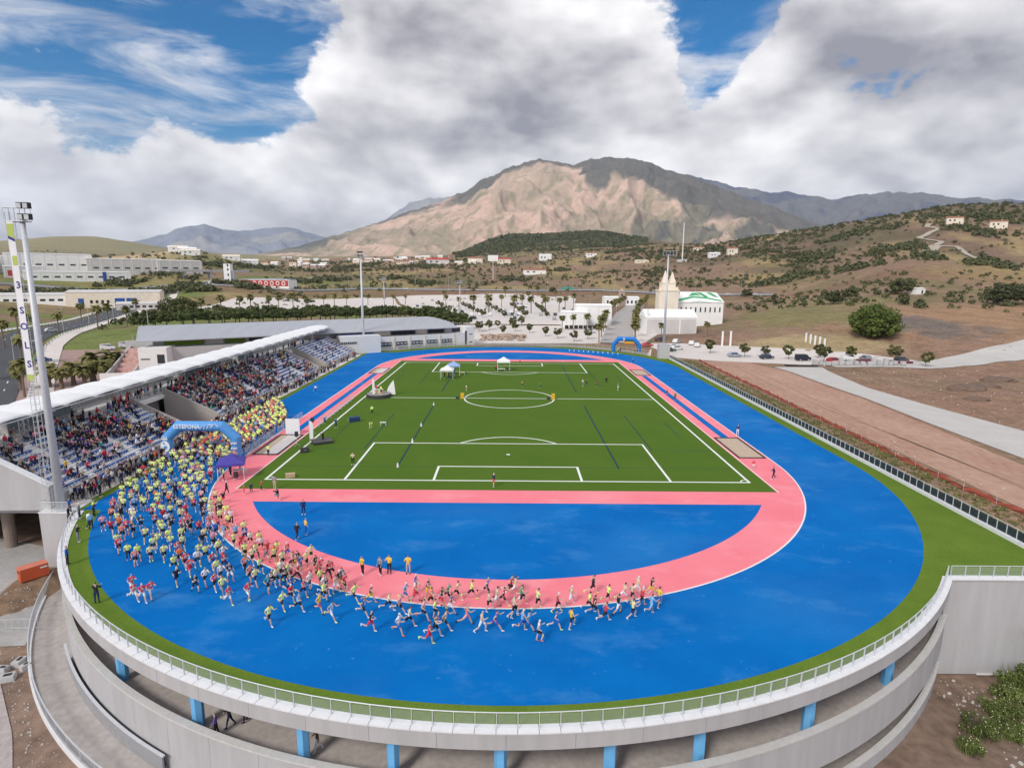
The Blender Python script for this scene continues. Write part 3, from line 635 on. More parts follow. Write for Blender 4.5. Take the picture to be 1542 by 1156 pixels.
# glass railing
def railing(name, label, pts, m_glass_, sp=1.2, h=1.0, rail_r=.035, post=.05, base=.06, pane_gap=.05, group=None, pane_z=(.06, .90)):
    P = resample(pts, 400 if len(pts) > 2 else 2); d = np.concatenate([[0], np.cumsum(np.hypot(*(P[1:]-P[:-1]).T))]); n = max(1, round(d[-1]/sp))
    Q = resample(pts if len(pts) > 2 else pts, n); o = Q[0]
    t = thing(name, label, 'railing', (o[0], o[1], base), group=group)
    pm = None
    for i, (x, y) in enumerate(Q):
        j = min(i, n-1); an = math.atan2(Q[j+1][1]-Q[j][1], Q[j+1][0]-Q[j][0])
        if pm is None: a = MB().box((0, 0, h/2), (post, post*1.6, h)).build('post', m_steel, t); pm = a.data
        else: a = part('post', pm, t)
        a.location = (x-o[0], y-o[1], 0); a.rotation_euler = (0, 0, an)
    pg = None; seg = math.hypot(*(Q[1]-Q[0]))
    for i in range(n):
        x, y = (Q[i]+Q[i+1])/2-o; an = math.atan2(Q[i+1][1]-Q[i][1], Q[i+1][0]-Q[i][0])
        if pg is None: a = MB().box((0, 0, (pane_z[0]+pane_z[1])/2), (seg-post-pane_gap*2, .014, pane_z[1]-pane_z[0])).build('pane', m_glass_, t); pg = a.data
        else: a = part('pane', pg, t)
        a.location = (x, y, 0); a.rotation_euler = (0, 0, an)
    mb = MB(); mb.tube([(q[0]-o[0], q[1]-o[1], h) for q in Q], rail_r, 6); mb.build('handrail', m_steel, t)
    return t
railing('glass_railing', 'curved glass railing with steel posts on the white coping of the near end', arc(48.78, -42.2, A0-2*PI, A1-2*PI, 110), m_glass)
railing('glass_railing', 'long straight railing with dark glass panes along the right hand white kerb', [(49.0, -72.6), (49.0, 61)], m_tint, 1.2, 1.05, base=.36)
railing('glass_railing', 'short glass railing on top of the tall grey retaining wall', [(37.75, -73.4), (56, -73.4)], m_glass, 1.2, 1.0)
kerb = thing('kerb_wall', 'low white kerb wall below the dark glass railing', 'kerb', (49, -6, 0))
for i in range(45): MB().box((0, -67+i*2.98+1.49, .18), (.5, 2.96, .36)).build('kerb_slab', m_conc_w, kerb)
rw = thing('retaining_wall', 'tall grey painted wall with white top band at the right of the ramps', 'wall', (47, -73.55, -8.9))
MB().box((-.2, .1, 4.42), (18.9, .5, 8.84)).build('wall', m_conc, rw); MB().box((-.15, .08, 8.9), (18.6, .7, .12)).build('wall_cap', m_conc_w, rw)
MB().box((-1.5, -.24, .04), (9, .1, .1)).build('foot_strip', m_wallw, rw)
MB().box((-.3, -1.6, 4.55), (4.2, 2.8, .3)).build('balcony_slab', m_conc_d, rw); MB().box((-2.0+.0, -.25, 5.9), (.5, .12, 2.2)).build('white_panel', m_wallw, rw); MB().box((.6, -1.4, 1.5), (3, 2.2, 3.0)).build('block', m_conc, rw)
# outer ramp on the left
ramp = thing('outer_ramp', 'curved concrete access ramp with steel railing below the grey parapet', 'ramp', (-40, -75, -7.6))
def opart(name, mb, m): mb.v = [(x+40, y+75, z+7.6) for x, y, z in mb.v]; return mb.build(name, m, ramp)
AR = math.radians(272)
opart('ramp_floor', MB().sweep([(48.97, -7.7), (51.7, -7.7), (51.7, -7.42), (48.97, -7.42)], A0, AR, 70), mat('ramp_concrete', (.44, .40, .375), .9, .16, .5, .1, scale2=2))
opart('ramp_kerb', MB().sweep([(51.7, -7.7), (51.95, -7.7), (51.95, -7.25), (51.7, -7.25)], A0, AR, 70), m_conc_w)
m_bar = mat('railing_bars', (.42, .43, .45), .5, .1, 20, metal=.4, alpha=.55)
nb = 60
pmesh = None
for i in range(nb):
    a0 = A0+(AR-A0)*i/nb; a1 = A0+(AR-A0)*(i+1)/nb
    t0 = (a0+a1)/2
    if i % 2 == 0: opart('post', MB().cyl((51.82*math.cos(a0), -42.2+51.82*math.sin(a0), -7.3), (51.82*math.cos(a0), -42.2+51.82*math.sin(a0), -6.2), .03, n=5), m_steel)
barmb = MB()
for i in range(620):
    a = A0+(AR-A0)*i/620; x, y = 51.82*math.cos(a), -42.2+51.82*math.sin(a); barmb.cyl((x, y, -7.3), (x, y, -6.25), .011, n=3, cap=False)
stuff(opart('baluster', barmb, m_steel))
opart('handrail', MB().sweep([(51.78, -6.25), (51.86, -6.25), (51.86, -6.17), (51.78, -6.17)], A0, AR, 70), m_steel)
opart('inner_railing', MB().sweep([(49.3, -7.4), (49.42, -7.4), (49.42, -6.2), (49.3, -6.2)], math.radians(221), math.radians(243), 30), mat('inner_panel', (.37, .37, .39), .6, .08, 2, metal=.3))
opart('inner_handrail', MB().sweep([(49.28, -6.2), (49.46, -6.2), (49.46, -6.1), (49.28, -6.1)], math.radians(220.6), math.radians(243.2), 30), m_steel)
# ------------------------------------------------------------------ people: one continuous body per pose
def rot(v, a, ax):
    c, s = math.cos(a), math.sin(a); x, y, z = v
    if ax == 'x': return (x, y*c-z*s, y*s+z*c)
    if ax == 'y': return (x*c+z*s, y, -x*s+z*c)
    return (x*c-y*s, x*s+y*c, z)
def skeleton(legs, arms, lean=0.0, hipz=.93, headturn=0.0, twist=0.0, splay=.09, crouch=None):
    """faces +Y. legs: ((thigh, knee), ...) radians, arms: ((swing, elbow, out), ...) for left, right"""
    J = {}; E = []
    def j(n, p, r): J[n] = (p, r)
    up = lambda h, x=0.0, f=0.0: (x, math.sin(lean)*h+f*math.cos(lean), hipz+math.cos(lean)*h-f*math.sin(lean))
    j('pelvis', up(0), (.155, .115)); j('waist', up(.17), (.135, .10)); j('chest', up(.38), (.17, .115)); j('neck', up(.545), (.055, .058))
    nk = up(.545); hx = math.sin(headturn)*.02
    j('jaw', (nk[0]+hx, nk[1]+.03, nk[2]+.075), (.062, .072)); j('skull', (nk[0], nk[1]+.022, nk[2]+.165), (.078, .098)); j('crown', (nk[0], nk[1]+.005, nk[2]+.235), (.058, .070))
    j('nose', (nk[0]+hx*2, nk[1]+.125, nk[2]+.125), (.014, .016))
    E += [('pelvis', 'waist'), ('waist', 'chest'), ('chest', 'neck'), ('neck', 'jaw'), ('jaw', 'skull'), ('skull', 'crown'), ('skull', 'nose')]
    for k, s in ((0, -1), (1, 1)):
        th, kn = legs[k]; hp = (s*.095, 0, hipz-.03)
        kp = (s*(.095+splay*.25), .43*math.sin(th), hp[2]-.43*math.cos(th)); b = th-kn
        ap = (s*(.095+splay*.4), kp[1]+.42*math.sin(b), kp[2]-.42*math.cos(b)); c = b*.75
        mid = tuple((a+b_)/2 for a, b_ in zip(hp, kp)); cal = tuple(a*.68+b_*.32 for a, b_ in zip(kp, ap))
        tp = (ap[0]+s*.02, ap[1]+.175*math.cos(c), ap[2]-.035+.175*math.sin(c)); hl = (ap[0], ap[1]-.03*math.cos(c), ap[2]-.05-.03*math.sin(c))
        j(f'hip{k}', hp, (.098, .10)); j(f'thigh{k}', mid, (.082, .085)); j(f'knee{k}', kp, (.056, .06)); j(f'calf{k}', cal, (.056, .06)); j(f'ankle{k}', ap, (.038, .042)); j(f'toe{k}', tp, (.036, .028)); j(f'heel{k}', hl, (.034, .034))
        E += [('pelvis', f'hip{k}'), (f'hip{k}', f'thigh{k}'), (f'thigh{k}', f'knee{k}'), (f'knee{k}', f'calf{k}'), (f'calf{k}', f'ankle{k}'), (f'ankle{k}', f'toe{k}'), (f'ankle{k}', f'heel{k}')]
        sw, el, ou = arms[k]; sp = up(.46, s*.185, -s*twist*.06)
        d = rot(rot((0, 0, -.285), sw+lean*.6, 'x'), -s*ou, 'y'); ep = tuple(a+b_ for a, b_ in zip(sp, d))
        d2 = rot(rot((0, 0, -.245), sw+el+lean*.6, 'x'), -s*ou*.3 if el < 2.2 else s*.5, 'y'); wp = tuple(a+b_ for a, b_ in zip(ep, d2))
        d3 = tuple(q*.42 for q in d2); hnd = tuple(a+b_ for a, b_ in zip(wp, d3)); um = tuple((a+b_)/2 for a, b_ in zip(sp, ep))
        thm = (wp[0]-s*.035+d3[0]*.5, wp[1]+.02+d3[1]*.5, wp[2]+d3[2]*.4)
        j(f'shoulder{k}', sp, (.066, .066)); j(f'upper{k}', um, (.052, .054)); j(f'elbow{k}', ep, (.043, .043)); j(f'wrist{k}', wp, (.030, .032)); j(f'hand{k}', hnd, (.036, .022)); j(f'thumb{k}', thm, (.012, .012))
        E += [('chest', f'shoulder{k}'), (f'shoulder{k}', f'upper{k}'), (f'upper{k}', f'elbow{k}'), (f'elbow{k}', f'wrist{k}'), (f'wrist{k}', f'hand{k}'), (f'wrist{k}', f'thumb{k}')]
    zmin = min(p[2]-r[1] for p, r in J.values())
    if crouch is None: J = {n: ((p[0], p[1], p[2]-zmin), r) for n, (p, r) in J.items()}
    return J, E
ZONE = {}
for a, z in (('waist', 1), ('chest', 1), ('neck', 0), ('jaw', 0), ('skull', 0), ('crown', 8), ('nose', 0)): ZONE[a] = z
def zone_of(a, b, t):
    n = b
    if b.startswith('hip'): return 4
    if b.startswith('thigh'): return 4
    if b.startswith('knee'): return 4 if t < .35 else 5
    if b.startswith('calf') or b.startswith('ankle'): return 6 if not (b.startswith('ankle') and t > .8) else 7
    if b.startswith('toe') or b.startswith('heel'): return 7
    if b.startswith('shoulder'): return 1
    if b.startswith('upper'): return 2
    if b.startswith('elbow'): return 2 if t < .25 else 3
    if b.startswith('wrist'): return 3
    if b.startswith('hand') or b.startswith('thumb'): return 9
    if b == 'waist': return 4 if t < .35 else 1
    if b == 'neck': return 1 if t < .62 else 0
    return ZONE.get(b, 0)
def make_pose(J, E, sub):
    names = list(J); me = bpy.data.meshes.new('pose'); ix = {n: i for i, n in enumerate(names)}
    me.from_pydata([J[n][0] for n in names], [(ix[a], ix[b]) for a, b in E], [])
    o = bpy.data.objects.new('pose', me); COL.objects.link(o)
    sk = o.modifiers.new('s', 'SKIN'); sk.use_smooth_shade = True; sk.branch_smoothing = .3
    for i, n in enumerate(names): me.skin_vertices[0].data[i].radius = J[n][1]; me.skin_vertices[0].data[i].use_root = (n == 'pelvis')
    if sub: sb = o.modifiers.new('u', 'SUBSURF'); sb.levels = sub; sb.render_levels = sub
    dg = bpy.context.evaluated_depsgraph_get(); dg.update(); ev = o.evaluated_get(dg); m2 = ev.to_mesh()
    V = np.empty(len(m2.vertices)*3); m2.vertices.foreach_get('co', V); V = V.reshape(-1, 3)
    F = [tuple(p.vertices) for p in m2.polygons]; ev.to_mesh_clear(); bpy.data.objects.remove(o); bpy.data.meshes.remove(me)
    if sub: V = np.concatenate([V[:, :2]*1.06, V[:, 2:]], 1)
    best = np.full(len(V), 1e9); zone = np.zeros(len(V), int)
    for a, b in E:
        if a == 'pelvis' and b.startswith('hip'): pass
        A = np.array(J[a][0]); B = np.array(J[b][0]); d = B-A; t = np.clip(((V-A) @ d)/(d @ d), 0, 1)
        ra, rb = np.mean(J[a][1]), np.mean(J[b][1]); dist = np.linalg.norm(V-A-t[:, None]*d, axis=1)/(ra+(rb-ra)*t)
        zz = np.array([zone_of(a, b, q) for q in t]); m = dist < best; best[m] = dist[m]; zone[m] = zz[m]
    sku = np.array(J['skull'][0]); head = (zone == 0) & (V[:, 2] > J['jaw'][0][2]-.03)
    zone[head & ((V[:, 2] > sku[2]+.035) | (V[:, 1] < sku[1]-.035))] = 8
    ch = np.array(J['waist'][0])*.45+np.array(J['chest'][0])*.55
    zone[(zone == 1) & (V[:, 1] > ch[1]+.04) & (abs(V[:, 2]-ch[2]) < .09) & (abs(V[:, 0]) < .11)] = 10
    tri = []
    for f in F:
        tri += [f] if len(f) <= 4 else [f]
    return V, F, zone
RUN_DEF = [  # legs (thigh, knee flex), arms (swing, elbow, out), lean, lift
    (((.75, .9), (-.35, .55)), ((-.7, 1.5, .2), (.55, 1.6, .2)), .12, .02),
    (((-.45, .9), (.6, .35)), ((.6, 1.5, .22), (-.6, 1.5, .2)), .10, .0),
    (((.35, .25), (-.6, 1.35)), ((-.55, 1.7, .25), (.5, 1.5, .15)), .12, .0),
    (((-.7, 1.2), (.5, .15)), ((.5, 1.6, .2), (-.45, 1.7, .25)), .10, .0),
    (((.95, 1.25), (-.15, .15)), ((-.5, 1.4, .3), (.3, 1.7, .3)), .08, .0),
    (((-.1, .12), (.85, 1.2)), ((.25, 1.8, .25), (-.5, 1.6, .25)), .08, .0),
    (((.55, .25), (-.75, .7)), ((-.9, 1.3, .2), (.75, 1.3, .2)), .16, .06),
    (((-.85, .6), (.65, .2)), ((.8, 1.3, .2), (-.85, 1.3, .2)), .16, .06)]
STAND_DEF = [((( .03, .05), (-.03, .05)), ((.05, .2, .12), (-.05, .25, .12)), .0), (((.15, .1), (-.12, .05)), ((.2, .4, .1), (-.1, .5, .2)), .02),
    (((.0, .03), (.0, .03)), ((.5, 1.9, .3), (.5, 1.9, .3)), .03), (((.05, .05), (-.08, .05)), ((.9, 2.1, .35), (.1, .3, .1)), .0), (((.3, .15), (-.25, .3)), ((-.3, .4, .1), (.35, .5, .1)), .04)]
SIT_DEF = [(((1.45, 1.45), (1.4, 1.4)), ((.5, 1.0, .1), (.45, 1.1, .1)), .06), (((1.5, 1.6), (1.38, 1.3)), ((.7, 1.5, .15), (.3, .8, .15)), .18)]
CROUCH_DEF = [(((1.75, 2.3), (.6, 1.9)), ((.8, 1.6, .2), (.9, 1.7, .25)), .35)]
POSES = {}
def lib(kind, defs, sub):
    out = []
    for d in defs:
        J, E = skeleton(d[0], d[1], d[2]); out.append(make_pose(J, E, sub))
    return out
for kind, defs in (('run', RUN_DEF), ('stand', STAND_DEF), ('sit', SIT_DEF), ('crouch', CROUCH_DEF)):
    POSES[kind] = lib(kind, defs, 1); POSES[kind+'_far'] = lib(kind, defs[:5], 0)
SKINS = [(.64, .42, .33), (.56, .36, .27), (.68, .47, .38), (.46, .29, .21)]
HAIRS = [(.05, .035, .028), (.09, .06, .038), (.03, .027, .027), (.70, .70, .70), (.34, .33, .32), (.28, .19, .09)]
PAL = {'neon yellow': (.80, .95, .26), 'pale yellow': (.82, .80, .36), 'red': (.70, .05, .09), 'crimson': (.45, .02, .05), 'orange': (.85, .20, .06), 'black': (.022, .022, .026), 'white': (.82, .82, .82), 'blue': (.03, .13, .50), 'light blue': (.22, .45, .72), 'navy': (.02, .03, .10),
       'pink': (.86, .36, .42), 'grey': (.26, .26, .28), 'green': (.06, .35, .14), 'cream': (.70, .56, .38), 'purple': (.18, .10, .40), 'brown': (.13, .06, .04), 'yellow': (.80, .55, .06), 'teal': (.03, .28, .36), 'beige': (.50, .42, .33), 'coral': (.80, .24, .18)}
def outfit(shirt, short, shoes='white', skin=0, hair=0, sleeve='short', legs='short', bib=False):
    sk = SKINS[skin % 4]; S = PAL[shirt]; T = PAL[short]
    return [sk, S, S if sleeve != 'none' else sk, S if sleeve == 'long' else sk, T, T if legs == 'long' else sk, T if legs == 'long' else sk, PAL[shoes], HAIRS[hair % 6], sk, (.75, .75, .75) if bib else S]
m_person = mat('person', rough=.8, var=0, attr='Col', spec=.2)
_pm = {}
def person_mesh(kind, k, key):
    kk = (kind, k, key)
    if kk in _pm: return _pm[kk]
    V, F, Z = POSES[kind][k]; me = bpy.data.meshes.new('person'); me.from_pydata(V.tolist(), [], F)
    me.polygons.foreach_set('use_smooth', [True]*len(F)); set_col(me, np.array(outfit(*key))[Z]); me.materials.append(m_person); _pm[kk] = me; return me
def person(kind, k, key, loc, rz, label, group=None, scale=1.0):
    o = bpy.data.objects.new('person', person_mesh(kind, k % len(POSES[kind]), key)); COL.objects.link(o)
    o.location = loc; o.rotation_euler = (0, 0, rz); o.scale = (scale,)*3
    return tag(o, label, 'person', group)
def crowd_mesh(name, items, label, cat):
    """items: (pose kind, k, key, loc, rz, scale) -> one mesh"""
    Vs, Fs, Cs, n = [], [], [], 0
    for kind, k, key, loc, rz, sc in items:
        lst = POSES[kind]; V, F, Z = lst[k % len(lst)]; c, s = math.cos(rz), math.sin(rz)
        W = np.stack([V[:, 0]*c-V[:, 1]*s, V[:, 0]*s+V[:, 1]*c, V[:, 2]], 1)*sc+np.array(loc)
        Vs.append(W); Fs += [tuple(i+n for i in f) for f in F]; n += len(V); Cs.append(np.array(outfit(*key))[Z])
    me = bpy.data.meshes.new(name); me.from_pydata(np.concatenate(Vs).tolist(), [], Fs); me.polygons.foreach_set('use_smooth', [True]*len(Fs))
    set_col(me, np.concatenate(Cs)); me.materials.append(m_person); o = bpy.data.objects.new(name, me); COL.objects.link(o)
    return stuff(o, label, cat)
def run_dir(x, y):
    """race heading: down the stand straight, then round the near bend"""
    if y > -42.2: return PI            # -Y
    a = math.atan2(y+42.2, x); return a         # tangent (counter-clockwise) = a+90deg; body faces +Y -> rotate by a
RUN_LABEL = {}
def runner(x, y, shirt, short, zone, k=None, bib=True, sleeve='short', z=.012, hair=None, shoes=None, legs='short'):
    rz = run_dir(x, y)+rnd.uniform(-.14, .14)
    key = (shirt, short, shoes or rnd.choice(('white', 'white', 'black', 'orange', 'neon yellow')), rnd.randrange(3), rnd.randrange(5) if hair is None else hair, sleeve, legs, bib)
    sl = {'none': 'vest', 'short': 't-shirt', 'long': 'long sleeved top'}[sleeve]
    lab = f'runner in {shirt} {sl} and {short} {"tights" if legs=="long" else "shorts"} {zone}'
    return person('run', rnd.randrange(8) if k is None else k, key, (x, y, z), rz, lab, lab.replace('runner', 'runners'), rnd.uniform(.96, 1.06))
ON_PINK, ON_BLUE = 'on the pink band', 'on the blue bend'
# the leading runners round the near bend (ground positions)
LEAD = [(-17.0, -81.1, 'neon yellow', 'black'), (-16.8, -79.1, 'neon yellow', 'black'), (-15.5, -79.4, 'light blue', 'black'), (-18.9, -75.8, 'black', 'black'), (-17.0, -77.0, 'blue', 'navy'), (-15.8, -77.4, 'red', 'navy'), (-13.9, -79.5, 'yellow', 'red'), (-12.7, -80.5, 'light blue', 'white'), (-20.4, -71.5, 'orange', 'black'), (-19.4, -71.1, 'red', 'blue'), (-17.9, -72.8, 'black', 'yellow'), (-17.2, -71.4, 'pale yellow', 'black'), (-18.7, -74.4, 'white', 'black'), (-17.8, -74.5, 'pink', 'black'), (-15.7, -76.3, 'white', 'black'), (-16.2, -73.3, 'black', 'black'), (-14.5, -74.5, 'red', 'black'), (-13.4, -76.1, 'black', 'yellow'), (-14.1, -77.2, 'navy', 'red'), (-13.5, -76.7, 'pink', 'white'), (-18.0, -75.5, 'black', 'black'), (-11.7, -78.0, 'neon yellow', 'black'), (-10.4, -78.1, 'black', 'yellow'), (-10.5, -79.9, 'blue', 'black'), (-9.5, -81.9, 'black', 'red'), (-8.8, -79.2, 'pale yellow', 'black'), (-7.8, -77.7, 'light blue', 'blue'), (-7.2, -76.5, 'blue', 'white'), (-7.0, -77.8, 'red', 'red'), (-6.1, -77.4, 'black', 'yellow'), (-5.7, -78.6, 'orange', 'black'), (-4.9, -78.6, 'black', 'red'), (-4.5, -77.8, 'green', 'black'), (-4.1, -79.5, 'blue', 'white'), (-5.2, -80.2, 'neon yellow', 'black'), (-4.3, -81.5, 'cream', 'black'), (-6.0, -80.3, 'pink', 'black'), (-6.9, -81.3, 'white', 'black'), (-7.5, -82.1, 'white', 'blue'), (-7.9, -79.5, 'pink', 'black'), (-5.2, -83.3, 'red', 'red'), (-4.9, -82.4, 'black', 'black'), (-3.8, -77.5, 'pale yellow', 'black'), (-2.7, -77.5, 'neon yellow', 'black'), (-2.8, -81.0, 'coral', 'pink'), (-1.7, -81.8, 'cream', 'white'), (-0.7, -81.6, 'purple', 'purple'), (-1.5, -77.0, 'blue', 'black'), (-1.3, -79.1, 'cream', 'black'), (-0.2, -78.3, 'crimson', 'black'), (0.4, -76.5, 'crimson', 'black'), (0.6, -79.9, 'cream', 'black'), (0.7, -76.8, 'cream', 'white'), (1.2, -78.3, 'green', 'black'), (-0.7, -78.6, 'cream', 'white'), (1.2, -81.7, 'light blue', 'blue'), (2.3, -82.9, 'white', 'black'), (1.6, -81.6, 'light blue', 'blue'), (3.6, -81.4, 'blue', 'blue'), (4.7, -81.3, 'yellow', 'black'), (7.3, -80.4, 'red', 'black'), (8.4, -79.4, 'black', 'white'), (6.6, -79.6, 'black', 'black'), (6.3, -79.0, 'neon yellow', 'black'), (7.9, -77.9, 'neon yellow', 'black'), (9.4, -79.9, 'pale yellow', 'black'), (9.2, -77.6, 'cream', 'white'), (9.8, -77.6, 'cream', 'black'), (10.4, -76.8, 'cream', 'white'), (10.4, -78.4, 'red', 'black'), (10.9, -79.4, 'light blue', 'light blue'), (11.7, -78.4, 'yellow', 'blue'), (11.5, -76.9, 'black', 'yellow'), (5.0, -78.1, 'cream', 'white'), (2.4, -78.7, 'pale yellow', 'black'), (1.2, -78.2, 'cream', 'white'), (0.6, -79.8, 'cream', 'black'), (3.9, -79.1, 'red', 'black'), (6.9, -76.6, 'black', 'black'), (0.4, -76.7, 'crimson', 'black')]
for x, y, sh, so in LEAD:
    r = math.hypot(x, y+42.2); runner(x, y, sh, so, ON_PINK if r < 36.5 else ON_BLUE, sleeve=rnd.choice(('none', 'short', 'none')) if sh not in ('neon yellow',) else 'short')
def pick(w):
    t = rnd.random()*sum(w.values())
    for k, v in w.items():
        t -= v
        if t <= 0: return k
    return k
PACK_W = {'neon yellow': 56, 'pale yellow': 7, 'red': 5, 'coral': 5, 'orange': 5, 'black': 8, 'white': 4, 'blue': 5, 'light blue': 3, 'pink': 5, 'grey': 2, 'navy': 2, 'teal': 2}
SHORT_W = {'black': 70, 'navy': 12, 'grey': 6, 'white': 5, 'blue': 5, 'red': 3}
def spread(n, sample, mind, tries=60):
    pts = []
    for _ in range(n*tries):
        if len(pts) >= n: break
        p = sample()
        if p is None: continue
        if all((p[0]-q[0])**2+(p[1]-q[1])**2 > mind*mind for q in pts): pts.append(p)
    return pts
def front_sample():
    # pack that has passed the arch, thinning out towards the bend
    d = rnd.triangular(177, 252, 186); a = math.radians(d)
    lo = 35.0 if d > 205 else 36.8; hi = 45.9 if d < 222 else 45.9-(d-222)*.27
    u = rnd.random(); u = u if d < 205 else u**1.35
    r = lo+(hi-lo)*u
    if d > 214 and r > 43 and rnd.random() < .55: return None
    return (r*math.cos(a), -42.2+r*math.sin(a))
front = spread(258, front_sample, .84)
front += [p for p in spread(60, lambda: (rnd.uniform(-45.3, -37.3), rnd.uniform(-43.5, -42.2)), .7, 20)]
REDS = [(203, 905), (217, 907), (212, 885), (228, 903), (235, 885), (223, 870)]
behind = spread(400, lambda: (rnd.uniform(-45.4, -37.4), rnd.uniform(-41.4, 6)) , .62)
behind = [p for p in behind if not (abs(p[1]+41.7) < 1.0 and (p[0] < -44.6 or p[0] > -38.5)) and p[1] < -3.5-(p[0]+46)*2.1]
allp = sorted(front, key=lambda p: p[1]); nind = 0
zone_lab = {0: 'in the pack below the arch', 1: 'in the dense pack behind the blue arch'}
extra = []
items = []
front.sort(key=lambda p: (p[0]-OX)**2+(p[1]-OY)**2)
for i, (x, y) in enumerate(front):
    r = math.hypot(x, y+42.2); sh = pick(PACK_W if y > -60 else {**PACK_W, 'neon yellow': 34, 'red': 20, 'crimson': 6, 'white': 9, 'black': 14}); so = pick(SHORT_W)
    z = ON_PINK if r < 36.5 else 'in the pack below the arch'
    if i < 165: runner(x, y, sh, so, z, sleeve='short' if rnd.random() < .85 else 'none', legs='long' if rnd.random() < .08 else 'short', bib=rnd.random() < .6)
    else: items.append(('run', rnd.randrange(8), (sh, so, 'white', rnd.randrange(3), rnd.randrange(5), 'short', 'short', rnd.random() < .5), (x, y, .008), run_dir(x, y)+rnd.uniform(-.15, .15), rnd.uniform(.95, 1.05)))
for x, y in [(-28.6, -78.1), (-27.8, -78.3), (-27.5, -77.7), (-29.6, -76.7), (-21.1, -78.6), (-19.9, -77.9)]: runner(x, y, 'red', 'white', ON_BLUE, bib=True)
behind.sort(key=lambda p: p[1])
for i, (x, y) in enumerate(behind):
    sh = pick({**PACK_W, 'neon yellow': 78 if y > -25 else 46, 'coral': 9, 'orange': 8, 'red': 9}); so = pick(SHORT_W)
    kind = 'stand' if rnd.random() < .6 else 'run'
    items.append((kind+'_far', rnd.randrange(5), (sh, so, 'white', rnd.randrange(3), rnd.randrange(5), 'short', 'short', False), (x, y, .006), PI+rnd.uniform(-.3, .3), rnd.uniform(.95, 1.05)))
crowd_mesh('crowd_of_runners', items, 'dense crowd of runners around and behind the light blue arch', 'crowd')
# ------------------------------------------------------------------ grandstand
stand = thing('grandstand', 'long grandstand with blue seat rows under a white scalloped canopy', 'grandstand', (-55, 0, 0))
def sp(name, mb, m, smooth=False, k=None):
    mb.v = [(x+55, y, z) for x, y, z in mb.v]; o = mb.build(name, m, stand, smooth)
    if k: o['kind'] = k
    return o
m_tread = mat('terrace_concrete', (.76, .755, .75), .9, .10, .6, .05, scale2=4)
m_seat = mat('blue_seat', (.015, .10, .44), .5, .10, 3)
m_memb = mat('white_membrane', (.82, .82, .82), .6, .03, .3)
m_wsteel = mat('white_steel', (.74, .75, .77), .5, .04, 2)
NROW, RD, RH, X0, Z0 = 10, .88, .44, -48.9, 1.1
SECT = [(-59.2, -31.2), (-22.2, 30.5), (37.2, 65.5)]
AISLES = [-52.5, -43.5, -35.5, -15, -3, 9, 21, 44, 52, 60]
row_x = lambda i: X0-RD*i
row_z = lambda i: Z0+RH*i
XB = row_x(NROW); ZC = row_z(NROW-1)
for y0, y1 in SECT:
    prof = [(-X0*0+0, 0)]
    pts = [(X0, -.3)]
    for i in range(NROW): pts += [(row_x(i), row_z(i)), (row_x(i+1), row_z(i))]
    pts += [(XB, -.3)]
    mb = MB(); k = len(pts); P = [(x, y0, z) for x, z in pts]+[(x, y1, z) for x, z in pts]
    mb.add(P, [(j, (j+1) % k, k+(j+1) % k, k+j) for j in range(k)]+[tuple(range(k)), tuple(range(2*k-1, k-1, -1))])
    sp('terrace', mb, m_tread)
    # parapet between front walkway and first row
    sp('front_wall', MB().box((X0+.12, (y0+y1)/2, .62), (.2, y1-y0, 1.24)), m_wallg)
    for yy in np.arange(y0+.6, y1, 2.4): sp('front_post', MB().box((X0+.12, yy, 1.55), (.05, .05, .62)), m_steel)
    for h in (1.52, 1.85): sp('front_rail', MB().cyl((X0+.12, y0+.1, h), (X0+.12, y1-.1, h), .03, n=6), m_steel)
    for side, yy in ((0, y0), (1, y1)):
        # sloped parapet at the section's end
        pr = [(X0+.2, -.3), (X0+.2, 1.75), (XB, ZC+1.0), (XB, -.3)]; t = .15 if side else -.15
        mb = MB(); P = [(x, yy, z) for x, z in pr]+[(x, yy+t*2, z) for x, z in pr]; mb.add(P, [(0, 1, 2, 3), (7, 6, 5, 4), (0, 4, 5, 1), (1, 5, 6, 2), (2, 6, 7, 3), (3, 7, 4, 0)])
        if not (yy < -59): sp('end_parapet', mb, mat('warm_grey_wall', (.42, .385, .36), .8, .08, .4, scale2=2))
seat = MB(); rows_y = {}
for s, (y0, y1) in enumerate(SECT):
    for i in range(NROW):
        y = y0+.6
        while y < y1-.5:
            if all(abs(y-a) > .75 for a in AISLES):
                x = row_x(i+1)+.30; z = row_z(i)
                seat.box((x, y, z+.30), (.21, .47, .07)).box((x, y, z+.14), (.08, .10, .26)); rows_y.setdefault((s, i), []).append(y)
            y += .53
sp('seat', seat, m_seat, k='stuff')
for a in AISLES:
    for i in range(NROW): sp('aisle_step', MB().box((row_x(i)-.22, a, row_z(i)-.5+.004-.22+.0), (.42, 1.2, .46)), m_wallw) if False else None
    mb = MB()
    for i in range(NROW): mb.box((row_x(i)+.21, a, row_z(i)-RH/2-.10), (.40, 1.2, .24))
    sp('aisle_steps', mb, m_wallw)
sp('concourse', MB().box(((XB-64.4)/2, .2, ZC-.2), (XB+64.4, 118.8, .4)), m_tread)
sp('rear_wall', MB().box((-64.5, .2, 0.8), (.4, 119.2, 14.2)), m_wallg)
